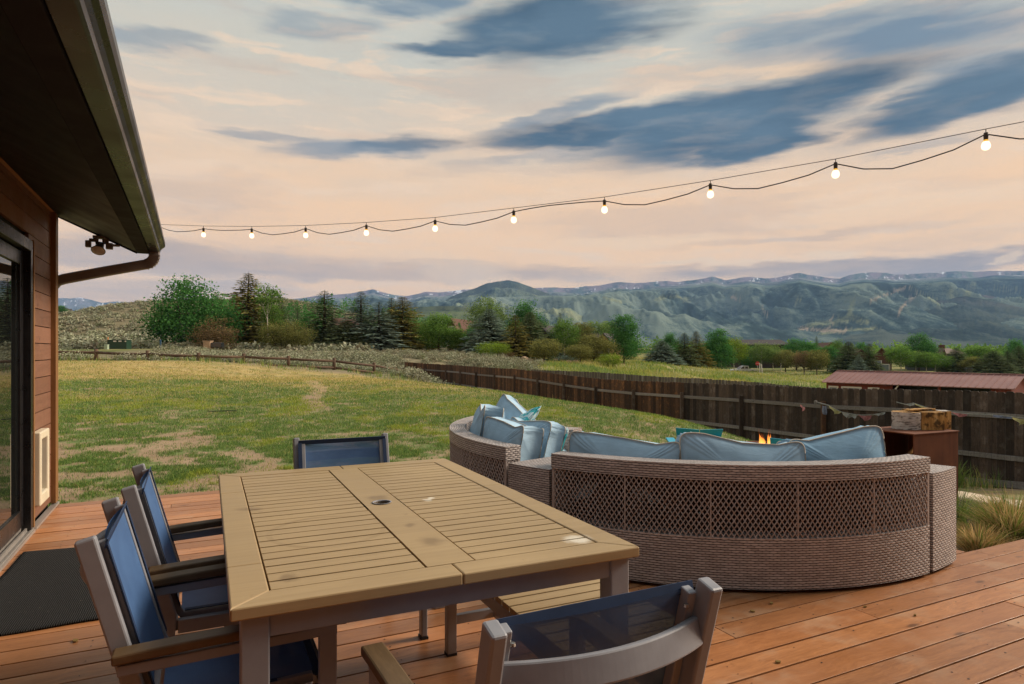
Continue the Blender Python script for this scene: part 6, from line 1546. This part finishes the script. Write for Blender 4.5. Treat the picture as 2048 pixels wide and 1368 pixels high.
T(1803, 690, 38, 138, 'aspen', 'green', 'leaning white trunked aspen behind the barn roof')
T(1838, 664, 46, 160, 'shade', 'deep', 'large rounded dark green crown above the barn roof')
T(1832, 700, 36, 140, 'aspen', 'light', 'left aspen of the row under the large dark crown')
T(1853, 702, 34, 138, 'aspen', 'green', 'middle aspen of the row under the large dark crown')
T(1872, 703, 40, 140, 'aspen', 'green', 'right aspen of the row, next to the grey house')
T(1912, 695, 40, 142, 'spruce_dense', 'spruce', 'spruce before the grey house')
T(1958, 690, 56, 155, 'shade', 'green', 'wide green tree right of the grey house')
T(1986, 700, 50, 134, 'spruce_dense', 'spruce', 'full green spruce near the right edge')
T(2015, 700, 34, 136, 'spruce2', 'spruce', 'spruce right of the full green spruce')
T(2038, 690, 36, 138, 'spruce2', 'spruce', 'spruce cut by the right edge of the view')
T(2030, 676, 36, 170, 'shade', 'deep', 'dark crown rising behind the right edge spruces')
T(1945, 712, 36, 138, 'shade', 'olive', 'low olive tree beside the grey house')
T(122, 610, 20, 200, 'shade', 'deep', 'dark tree on the hill beside the far dark roof')
T(367, 693, 22, 73, 'shrub', 'deep', 'small clipped dark shrub left of the broad multi-stemmed tree trunk', sink=0)
T(393, 694, 20, 73, 'shrub', 'deep', 'small dark shrub right of the broad multi-stemmed tree trunk')
T(1518, 754, 30, 100, 'shrub', 'spruce_blue', 'grey sagebrush clump on the meadow below the stop sign')
# far belts of trees that read as one mass
def belt(name, x0, x1, D0_, D1_, n, hmin, hmax, label, seed, leaf='deep'):
    rs = np.random.default_rng(seed); V, rn = [], []
    for k in range(n):
        D_ = rs.uniform(D0_, D1_); X_ = (rs.uniform(x0, x1) - CX) / F * D_; z0_ = gz(X_, D_) if D_ < 1200 else -8; h_ = rs.uniform(hmin, hmax); m_ = 110
        con = rs.random() < .4; u = rs.normal(0, 1, (m_, 3)); u /= np.linalg.norm(u, axis=1)[:, None]; u *= (rs.random(m_) ** .4)[:, None]
        p = np.stack([u[:, 0] * h_ * .42, u[:, 1] * h_ * .42, (u[:, 2] + 1) * .5 * h_], 1)
        if con: tp = 1.05 - p[:, 2] / h_; p[:, 0] *= tp * 1.1; p[:, 1] *= tp * 1.1
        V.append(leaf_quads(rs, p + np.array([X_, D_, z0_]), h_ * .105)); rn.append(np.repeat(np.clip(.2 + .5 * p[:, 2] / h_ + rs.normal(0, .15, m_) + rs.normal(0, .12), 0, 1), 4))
    V = np.concatenate(V); o = np_mesh(name, V, np.arange(len(V)).reshape(-1, 4), LEAF[leaf], dict(rnd=np.concatenate(rn))); tag(o, label, 'woods', None, 'stuff')
belt('distant_woods', 1270, 2250, 190, 420, 420, 4, 8, 'belt of distant trees between the houses and the foothills', 3, 'green')
belt('valley_woods', 560, 2250, 500, 1500, 700, 6, 12, 'far tree belts on the valley floor', 4, 'deep')
belt('back_woods', 560, 1270, 112, 190, 240, 3.0, 5.8, 'dark trees filling in behind the houses', 6, 'deep')
# ------------------------------------------------------------------ buildings
def wall_mat(n, c): return simple(n, c, .8, .18, 2.0, .2)
WM = dict(brown=wall_mat('brown house wall', (.10, .048, .03)), dark=wall_mat('dark house wall', (.045, .032, .026)), tan=wall_mat('tan house wall', (.42, .27, .13)), grey=wall_mat('grey house wall', (.10, .105, .11)), barn=wall_mat('barn red wall', (.16, .04, .03)), log=wall_mat('log gable wall', (.22, .09, .05)))
RM = dict(red=wall_mat('red brown roof', (.115, .058, .042)), dark=wall_mat('dark roof', (.05, .043, .042)), grey=wall_mat('grey brown roof', (.17, .12, .10)))
WIN_GLASS = simple('window glass', (.16, .19, .22), .1, .2, 3, .5); WHITE = simple('white trim', (.62, .58, .54), .6, .08, 5)  # pale grey-blue pane colour, no emission
def gable_house(x, D_, ybase, yeave, yridge, wpx, depth, yaw, wall, roof, label, gable_front=True, wins=(), chimney=None, name='house', over=.5):
    """local x across the front, y away; ridge runs along y when gable_front"""
    X_ = (x - CX) / F * D_; zb = zat(ybase, D_); k = D_ / F; w_ = wpx * k; he = (ybase - yeave) * k; hr = (ybase - yridge) * k
    root = empty(name, (X_, D_, zb), R(yaw), label, 'house', 'houses among the trees')
    b = MB()
    if gable_front: b.add([(-w_ / 2, 0, -1), (w_ / 2, 0, -1), (w_ / 2, 0, he), (0, 0, hr - .15), (-w_ / 2, 0, he)] + [(-w_ / 2, depth, -1), (w_ / 2, depth, -1), (w_ / 2, depth, he), (0, depth, hr - .15), (-w_ / 2, depth, he)], [(0, 1, 2, 3, 4), (9, 8, 7, 6, 5), (1, 6, 7, 2), (5, 0, 4, 9)])
    else: b.add([(-w_ / 2, 0, -1), (w_ / 2, 0, -1), (w_ / 2, depth, -1), (-w_ / 2, depth, -1), (-w_ / 2, 0, he), (w_ / 2, 0, he), (w_ / 2, depth, he), (-w_ / 2, depth, he), (-w_ / 2, depth / 2, hr - .15), (w_ / 2, depth / 2, hr - .15)], [(0, 1, 5, 4), (2, 3, 7, 6), (1, 2, 6, 9, 5), (3, 0, 4, 8, 7)])
    b.build('wall', WM[wall], root)
    rf = MB(); o_ = over; sl_ = (hr - he)
    if gable_front:
        e = w_ / 2 + o_; ez = he - sl_ * o_ / (w_ / 2)
        for s in (-1, 1):
            rf.add([(s * e, -o_, ez), (s * e, depth + o_, ez), (0, depth + o_, hr), (0, -o_, hr), (s * e, -o_, ez + .22), (s * e, depth + o_, ez + .22), (0, depth + o_, hr + .22), (0, -o_, hr + .22)], MB.BF)
    else:
        e = depth / 2 + o_; ez = he - sl_ * o_ / (depth / 2); c_ = depth / 2
        for s in (-1, 1):
            rf.add([(-w_ / 2 - o_, c_ + s * e, ez), (w_ / 2 + o_, c_ + s * e, ez), (w_ / 2 + o_, c_, hr), (-w_ / 2 - o_, c_, hr), (-w_ / 2 - o_, c_ + s * e, ez + .22), (w_ / 2 + o_, c_ + s * e, ez + .22), (w_ / 2 + o_, c_, hr + .22), (-w_ / 2 - o_, c_, hr + .22)], MB.BF)
    ro = rf.build('roof', RM[roof], root)
    if chimney:
        c = MB(); c.box((chimney * w_, depth * .45, hr + .2), (1.0, 1.0, 1.8)); c.build('chimney', WM['brown'], ro)
    for (fx, fz, ww, wh) in wins:
        f = MB(); f.box((fx * w_, -.04, fz * he), (ww + .3, .10, wh + .3)); fo_ = f.build('window', WHITE if wall in ('grey', 'barn', 'tan', 'brown') else M['bark'], root)
        g = MB(); g.box((fx * w_, -.10, fz * he), (ww, .05, wh)); g.build('pane', WIN_GLASS, fo_)
    return root
gable_house(698, 100, 698, 657, 637, 36, 9, 24, 'dark', 'red', 'dark house with red brown roof between two spruces', False, [(-.2, .6, 1.6, 1.2), (.2, .3, 1.8, 1.2)])
gable_house(904, 112, 700, 656, 639, 20, 12, -18, 'brown', 'red', 'red roofed house with a white window in its gable, behind the emerald tree', True, [(0, .86, 1.0, 1.5), (0, .4, 1.6, 1.3)], .0)
gable_house(930, 116, 700, 660, 641, 36, 10, 2, 'brown', 'red', 'long red roof joined to the gabled house behind the tall aspen', False, [(.1, .5, 1.4, 1.2)])
gable_house(1083, 92, 716, 676, 653, 40, 12, -22, 'dark', 'dark', 'dark gabled house hidden behind the round topped trees', True, [(0, .4, 1.6, 1.3)])
gable_house(1208, 96, 722, 683, 669, 26, 11, -20, 'tan', 'dark', 'house with a tan gable beside the tall dense green tree', True, [(.0, .55, 1.4, 1.4)], None)
gable_house(1178, 99, 722, 680, 664, 50, 10, 4, 'dark', 'dark', 'dark roofed house wing between the olive trees', False, [(.1, .4, 1.6, 1.2)])
gable_house(1528, 175, 735, 690, 680, 100, 14, 0, 'dark', 'dark', 'long low house with flat dark roof behind the roadside aspens', False, [(-.35, .6, 2.2, 1.2), (.0, .6, 2.2, 1.2), (.3, .6, 2.2, 1.2)])
gable_house(1664, 190, 738, 696, 686, 30, 12, -10, 'log', 'red', 'small log gable house behind the slim green tree', True, [(0, .5, 1.6, 1.4)])
gable_house(1764, 152, 744, 716, 697, 34, 15, -30, 'brown', 'red', 'brown house with a wide red brown gable roof', True, [(.12, .25, 1.8, 1.8), (-.2, .6, 1.2, 1.2)])
gable_house(1722, 158, 744, 712, 700, 24, 10, -14, 'brown', 'red', 'smaller brown gable left of the wide gable', True, [(0, .5, 1.2, 1.2)])
gable_house(1902, 165, 742, 708, 698, 62, 11, 8, 'grey', 'grey', 'grey house with brown roof and white framed windows', False, [(-.38, .62, 1.5, 1.9), (-.28, .62, 1.5, 1.9), (.2, .5, 1.5, 1.5)], .22)
gable_house(1884, 162, 742, 709, 698, 16, 8, 30, 'grey', 'grey', 'front gable of the grey house', True, [(0, .5, 1.3, 1.6)])
gable_house(139, 205, 634, 627, 621, 14, 8, 10, 'dark', 'dark', 'dark roofed house on the shoulder of the sagebrush hill', False, [(.1, .5, .8, .6)])
gable_house(127, 207, 634, 624, 617, 8, 6, 14, 'dark', 'dark', 'steeper dark gable beside the house on the hill', True, [(0, .5, .6, .6)])

# barn with a pink red metal roof
def mat_metalroof():
    m, t = newmat('pink red metal roof'); v = t.coord(); a = t.noise(v, .6, 4); b = t.noise(v, 7, 3)
    t.out(t.ramp(t.math('ADD', t.math('MULTIPLY', a, .7), t.math('MULTIPLY', b, .3)), [(.35, (.23, .112, .10)), (.65, (.31, .16, .145))]), .62, None, spec=.35); return m
MR = mat_metalroof()
E1, E2 = Vector((32.4, 42.0, -1.17)), Vector((24.5, 51.5, -1.17)); bd = (E2 - E1).normalized(); bnr = Vector((-bd.y, bd.x, 0)); bnr = bnr if bnr.x > 0 else -bnr
Lb = (E2 - E1).length; barn = empty('barn', (E1.x, E1.y, -3.7), 0, 'low barn with pink red metal roof and dark red walls beyond the fence', 'barn'); bo = Vector(barn.location)
ridge_h = .84; rn_ = 2.75
b = MB()
for s, base_n in ((1, 0.0), (-1, 2 * rn_)):
    q = [E1 + bnr * base_n, E2 + bnr * base_n, E2 + bnr * rn_ + Vector((0, 0, ridge_h)), E1 + bnr * rn_ + Vector((0, 0, ridge_h))]
    b.add([p - bo for p in q] + [p - bo + Vector((0, 0, .05)) for p in q], MB.BF)
roof = b.build('roof', MR, barn)
b = MB(); n = int(Lb / .42)
for k in range(n + 1):
    p = E1.lerp(E2, k / n) + Vector((0, 0, .065)); b.bar(p - bo, p + bnr * rn_ + Vector((0, 0, ridge_h)) - bo, .04, .045)
b.build('roof_seam', MR, roof)
b = MB(); b.bar(E1 + bnr * rn_ + Vector((0, 0, ridge_h + .07)) - bo, E2 + bnr * rn_ + Vector((0, 0, ridge_h + .07)) - bo, .28, .05); b.build('ridge_cap', MR, roof)
zf = -3.9 - E1.z; ins_ = .35
def bw_(f0, f1, mb, n_=ins_): 
    a, c = E1.lerp(E2, f0) + bnr * n_ - bo, E1.lerp(E2, f1) + bnr * n_ - bo; mb.add([a + Vector((0, 0, zf)), c + Vector((0, 0, zf)), c + Vector((0, 0, .08)), a + Vector((0, 0, .08))], [(0, 1, 2, 3)])
b = MB(); bw_(.60, .985, b); bw_(.02, .985, b, 2 * rn_ - .4); bw_(.02, .10, b)
for f in (.985, .02):
    a = E1.lerp(E2, f); q = [a + bnr * ins_, a + bnr * (2 * rn_ - .4)]; b.add([q[0] + Vector((0, 0, zf)) - bo, q[1] + Vector((0, 0, zf)) - bo, q[1] + Vector((0, 0, .1)) - bo, a + bnr * rn_ + Vector((0, 0, ridge_h - .06)) - bo, q[0] + Vector((0, 0, .1)) - bo], [(0, 1, 2, 3, 4)])
b.build('wall', WM['barn'], barn)
b = MB(); bw_(.10, .60, b, 2.2); b.build('bay_shade', M['black'], barn)  # black sheet painting the shade deep in the open bay
for f, w2 in ((.94, .75), (.83, 1.5), (.70, .8)):
    c = E1.lerp(E2, f) + bnr * (ins_ - .02) + Vector((0, 0, -.62)) - bo; b = MB(); b.bar(c - bd * w2 / 2, c + bd * w2 / 2, .05, .75); fo_ = b.build('window', WHITE, barn)
    g = MB(); c = c - bnr * .035; g.bar(c - bd * (w2 / 2 - .1), c + bd * (w2 / 2 - .1), .03, .52); g.build('pane', WIN_GLASS, fo_)
for f in (.60, .35, .10):
    b = MB(); p = E1.lerp(E2, f) + bnr * .25 - bo; b.bar(p + Vector((0, 0, zf)), p + Vector((0, 0, .0)), .14, .14, up=(1, 0, 0)); b.build('post', WM['barn'], barn)
b = MB(); p = E1.lerp(E2, .60) + bnr * .2 - bo; b.bar(p + Vector((0, 0, -.75)), p - bd * .5 + Vector((0, 0, -.02)), .08, .08); b.build('brace', WHITE, barn)

# pickup truck on the road
td = 149.0; tx = (1487 - CX) / F * td; tz = zat(748, td); tk_ = empty('pickup_truck', (tx, td, tz), R(4), 'white pickup truck parked on the road behind the meadow', 'truck')
b = MB(); prof = [(-2.75, .45), (-2.78, .95), (-2.65, 1.08), (-1.35, 1.18), (-.55, 1.22), (-.50, 1.15), (2.70, 1.12), (2.72, .5)]
for (ya, yb_) in ((-.95, .95),):
    n_ = len(prof); vs = [(x, ya, z) for x, z in prof] + [(x, yb_, z) for x, z in prof]; b.add(vs, [tuple(range(n_)), tuple(range(2 * n_ - 1, n_ - 1, -1))] + [(k, n_ + k, n_ + (k + 1) % n_, (k + 1) % n_) for k in range(n_)])
b.build('body', M['white_paint'], tk_, bevel=.06)
b = MB(); cp_ = [(-1.35, 1.15), (-.55, 1.82), (-.1, 1.90), (.85, 1.86), (1.0, 1.15)]; n_ = len(cp_); vs = [(x, -.82, z) for x, z in cp_] + [(x, .82, z) for x, z in cp_]; b.add(vs, [tuple(range(n_)), tuple(range(2 * n_ - 1, n_ - 1, -1))] + [(k, n_ + k, n_ + (k + 1) % n_, (k + 1) % n_) for k in range(n_)]); b.build('cab', M['white_paint'], tk_, bevel=.05)
for (xa, xb) in ((-1.02, -.12), (.0, .74)):
    b = MB(); b.add([(xa, -.85, 1.22), (xb, -.85, 1.22), (xb - .04, -.84, 1.74), (xa + (.42 if xa < -.5 else .03), -.84, 1.74)], [(0, 1, 2, 3)]); b.build('window', M['glass_dark'], tk_)
b = MB(); b.add([(-1.36, -.76, 1.24), (-1.36, .76, 1.24), (-.62, .70, 1.80), (-.62, -.70, 1.80)], [(0, 1, 2, 3)]); b.build('windscreen', M['glass_dark'], tk_)
for x in (-1.85, 1.75):
    for y in (-.9, .9):
        b = MB(); b.tube([(x, y - .12, .42), (x, y + .12, .42)], .42, 18); w_ = b.build('wheel', M['tyre'], tk_); g = MB(); g.tube([(x, y - .14, .42), (x, y + .14, .42)], .22, 12); g.build('rim', M['screw'], w_)
mb = MB(); vs = []; fs = []
for k in range(26):
    D_ = 152 + .0 * k; X_ = 20 + k * 5.0; z_ = np.interp((X_ / D_) * F + CX, [1200, 1485, 1750, 2050], [zat(738, D_), zat(747.5, D_), zat(751, D_), zat(752, D_)])
    vs += [(X_, D_ - 4.5, z_ - .02), (X_, D_ + 4.5, z_ + .02)]
mb.add(vs, [(2 * k, 2 * k + 2, 2 * k + 3, 2 * k + 1) for k in range(25)]); o = mb.build('road', simple('grey asphalt', (.09, .088, .085), .9, .2, 3)); tag(o, 'asphalt road behind the meadow', 'road', None, 'structure')
# stop sign, its face turned to the road
sg_d = 140.0; sx_ = (1515 - CX) / F * sg_d; sz0 = zat(750, sg_d); ss_ = empty('stop_sign', (sx_, sg_d, sz0), R(-12), 'red stop sign on a pale post by the roadside aspens', 'sign')
b = MB(); b.bar((0, 0, 0), (0, 0, zat(727, sg_d) - sz0 + .3), .08, .08, up=(1, 0, 0)); b.build('post', WHITE, ss_)
zc_ = zat(727, sg_d) - sz0; b = MB(); oc = [(.46 * math.cos(R(22.5 + 45 * k)), .46 * math.sin(R(22.5 + 45 * k))) for k in range(8)]
vs = [(x, -.055, zc_ + z) for x, z in oc] + [(x, -.045, zc_ + z) for x, z in oc]; b.add(vs, [tuple(range(8)), tuple(range(15, 7, -1))] + [(k, 8 + k, 8 + (k + 1) % 8, (k + 1) % 8) for k in range(8)]); pl = b.build('sign_face', M['sign_red'], ss_)
cu = bpy.data.curves.new('lettering', 'FONT'); cu.body = 'STOP'; cu.size = .30; cu.align_x = 'CENTER'; cu.align_y = 'CENTER'; cu.extrude = .002
lo_ = bpy.data.objects.new('lettering', cu); C.objects.link(lo_); lo_.parent = pl; lo_.location = (0, -.062, zc_); lo_.rotation_euler = (R(90), 0, 0); cu.materials.append(WHITE); bpy.context.view_layer.update(); me_ = bpy.data.meshes.new_from_object(lo_); lm_ = bpy.data.objects.new('lettering', me_); C.objects.link(lm_); lm_.parent = pl; lm_.location = lo_.location; lm_.rotation_euler = lo_.rotation_euler; bpy.data.objects.remove(lo_); lm_.name = 'lettering'
for (x, yb, yt_, D_, lean, lab) in ((1519, 752, 726, 139, .02, 'pale leaning post right beside the stop sign'), (1526, 758, 728, 136, -.12, 'tilted pale post right of the stop sign'), (1562, 741, 726, 150, 0, 'white post left of the bronze roadside trees')):
    X_ = (x - CX) / F * D_; b = MB(); z0_, z1_ = zat(yb, D_), zat(yt_, D_); b.tube([(0, 0, 0), (lean * (z1_ - z0_), 0, z1_ - z0_)], .12, 8); o = b.build('post', WHITE, loc=(X_, D_, z0_)); o.name = 'marker_post'; tag(o, lab, 'post', 'pale posts by the road')

# ------------------------------------------------------------------ things on the left slope
D_ = 68.0; ux, uz = (239 - CX) / F * D_, zat(697, D_)
ub = empty('utility_cabinet', (ux, D_, uz - .15), R(8), 'dark green utility cabinet with white labels beyond the rail fence', 'cabinet')
b = MB(); b.box((0, 0, .50), (1.86, 1.2, 1.0)); b.build('body', M['green_box'], ub, bevel=.02); b = MB(); b.box((0, 0, 1.03), (1.94, 1.28, .07)); b.build('lid', M['green_box'], ub, bevel=.015)
for x in (-.18, .32, .85): b = MB(); b.box((x, -.645, .90), (.30 if x < .8 else .14, .01, .13)); b.build('warning_label', WHITE, ub)
X_ = (213 - CX) / F * 66; b = MB(); b.box((0, 0, .22), (.36, .3, .5)); b.box((0, 0, .48), (.40, .34, .06)); o = b.build('cable_pedestal', simple('pale green plastic', (.34, .42, .30), .6, .1, 6), loc=(X_, 66, zat(699, 66)), bevel=.03); tag(o, 'pale green cable pedestal left of the utility cabinet', 'pedestal')
X_ = (222 - CX) / F * 68; b = MB(); b.bar((0, 0, 0), (0, 0, 1.25), .09, .03, up=(1, 0, 0)); o = b.build('marker_post', simple('orange plastic', (.62, .18, .03), .5, .1, 6), loc=(X_, 67.5, zat(698, 68))); tag(o, 'thin orange marker post beside the utility cabinet', 'post')
X_ = (321 - CX) / F * 72; b = MB(); b.bar((0, 0, 0), (0, 0, .85), .14, .14, up=(1, 0, 0)); o = b.build('marker_post', simple('blue plastic', (.03, .10, .20), .5, .1, 6), loc=(X_, 72, zat(695, 72)), bevel=.02); tag(o, 'short blue marker post right of the utility cabinet', 'post')
X_ = (416 - CX) / F * 70; mbx = empty('mailbox_pillar', (X_, 70, gz(X_, 70)), 0, 'tan stone mailbox pillar with a dark box under the bronze shrub', 'mailbox')
hgt = zat(683, 70) - gz(X_, 70); b = MB(); b.box((0, 0, hgt / 2), (.72, .72, hgt)); b.build('stone_pillar', M['stone'], mbx, bevel=.05); b = MB(); b.box((0, 0, hgt + .03), (.84, .84, .09)); b.build('cap', M['stone'], mbx, bevel=.02)
b = MB(); b.box((.95, .1, hgt * .62), (1.2, .6, .5)); b.bar((.95, .1, 0), (.95, .1, hgt * .5), .12, .12, up=(1, 0, 0)); b.build('dark_box', M['glass_dark'], mbx, bevel=.04)
X_ = (1937 - CX) / F * 125; b = MB(); b.box((0, 0, .75), (1.0, .8, 1.3)); b.box((0, -.02, 1.48), (1.1, .95, .16)); b.box((0, 0, .06), (.9, .7, .12)); o = b.build('waste_bin', M['glass_dark'], loc=(X_, 125, zat(752, 125)), bevel=.05); tag(o, 'dark bin standing in front of the grey house', 'bin')
def boulder(x, y, D_, w_, h_, label, seed):
    rs = np.random.default_rng(seed); X_ = (x - CX) / F * D_; mb = MB(); n_, m_ = 12, 7; vs = []
    for j in range(m_ + 1):
        ph = math.pi * j / m_
        for i in range(n_):
            th_ = 2 * math.pi * i / n_; q = 1 + .16 * math.sin(3 * th_ + seed) * math.sin(2 * ph) + rs.normal(0, .05); vs.append((w_ / 2 * q * math.sin(ph) * math.cos(th_), w_ / 2.4 * q * math.sin(ph) * math.sin(th_), h_ * .5 * (1 + q * math.cos(ph)) - .1))
    mb.add(vs, [(j * n_ + i, (j + 1) * n_ + i, (j + 1) * n_ + (i + 1) % n_, j * n_ + (i + 1) % n_) for j in range(m_) for i in range(n_)]); o = mb.build('boulder', M['stone'], loc=(X_, D_, gz(X_, D_)), smooth=False); tag(o, label, 'boulder', 'tan boulders below the houses')
boulder(1049, 732, 69, .95, .75, 'large tan boulder on the meadow left of the round topped trees', 1)
boulder(1083, 724, 73, .8, .5, 'tan boulder against the mulch left of the first round topped tree', 2)
boulder(1112, 720, 76, .9, .5, 'tan boulder under the white trunked aspen', 3)
boulder(1137, 733, 68, .7, .45, 'tan boulder on the meadow left of the second round topped tree', 4)
boulder(1152, 733, 68, .7, .5, 'tan boulder touching the trunk of the second round topped tree', 5)
patch('mulch_bed', M['mulch'], P(1120, 76).x, 77, 7.5, 4.0, 'red bark mulch under the trees by the dark house', .05)
# small things on the deck and lawn
for k, (x, y, s_) in enumerate(((1556, 1326, .012), (1543, 1208, .011), (151, 1283, .016), (1730, 1215, .008), (1830, 1232, .008), (1505, 1224, .012))):
    D_ = F * H / (y - HY); mb = MB(); mb.prism([(s_ * math.cos(q) * (1 + .3 * math.sin(3 * q)), s_ * .7 * math.sin(q)) for q in np.linspace(0, 6.28, 9)[:-1]], 0, .006); o = mb.build('leaf_litter', LEAF['straw'], loc=((x - CX) / F * D_, D_, .002), rz=k * 1.1)
    tag(o, ['dry leaf scrap in the board gap at the bottom of the view', 'dry leaf scrap under the near rim of the lattice backed sofa', 'dry leaf scrap on the boards near the door mat', 'tiny dry scrap on the open boards right of the sofa base', 'tiny dry scrap by the corner of the lattice backed sofa', 'dry leaf scrap left of the sofa base edge'][k], 'leaf', 'dry scraps on the deck')
X_, D_ = (443 - CX) / F * 13.2, 13.2; mb = MB(); mb.tube([(-.3, .05, .01), (-.1, -.03, .015), (.12, .0, .02), (.3, .04, .015)], .009, 6); o = mb.build('irrigation_hose', M['black'], loc=(X_, D_, gz(X_, D_) + .02)); tag(o, 'short length of black hose lying on the lawn', 'hose')

# ------------------------------------------------------------------ far town at the foot of the mountains
rs = np.random.default_rng(5); V, Fq_ = [], []
def town(n, x0, x1, ya, yb, D0_, D1_, smin, smax):
    for k in range(n):
        f = rs.random(); y_ = ya + (yb - ya) * f; D_ = D0_ + (D1_ - D0_) * (1 - f); x_ = rs.uniform(x0, x1); X_ = (x_ - CX) / F * D_; z_ = zat(y_, D_); w_, d_, h_ = rs.uniform(smin, smax), rs.uniform(smin, smax), rs.uniform(6, 15)
        o_ = len(V)
        for dz in (-8, h_):
            for a, b_ in ((-1, -1), (1, -1), (1, 1), (-1, 1)): V.append((X_ + a * w_ / 2, D_ + b_ * d_ / 2, z_ + dz))
        for f_ in MB.BF: Fq_.append([o_ + q for q in f_])
town(150, 1490, 1720, 660, 676, 3600, 4300, 14, 44); town(40, 1420, 1560, 672, 680, 3300, 3700, 14, 40); town(45, 1740, 1980, 655, 690, 3000, 3900, 10, 26)
m, t = newmat('town buildings'); oi = t.noise(t.coord('Object', (.02, .02, .02)), 1, 2); t.out(t.ramp(oi, [(.35, (.10, .09, .09)), (.5, (.22, .18, .16)), (.62, (.55, .52, .5))]), .8, None)
o = np_mesh('distant_town', np.array(V), np.array(Fq_), m, {}); tag(o, 'far town of small pale buildings at the foot of the mountains', 'town', None, 'stuff')

# ------------------------------------------------------------------ air
me = bpy.data.meshes.new('haze'); b = MB(); b.box((500, 5200, 640), (27000, 14600, 1420)); me.from_pydata(b.v, [], b.f); o = bpy.data.objects.new('haze', me); C.objects.link(o)
m = bpy.data.materials.new('haze'); m.use_nodes = True; t = NT(m.node_tree)
pv = t.n('ShaderNodeVolumePrincipled'); pv.inputs['Color'].default_value = (.34, .57, .97, 1); pv.inputs['Density'].default_value = 5.4e-5; pv.inputs['Anisotropy'].default_value = 0
mo = t.n('ShaderNodeOutputMaterial', Volume=pv.outputs[0]); me.materials.append(m); tag(o, 'pale blue evening air between the yard and the mountains', 'haze', None, 'stuff')
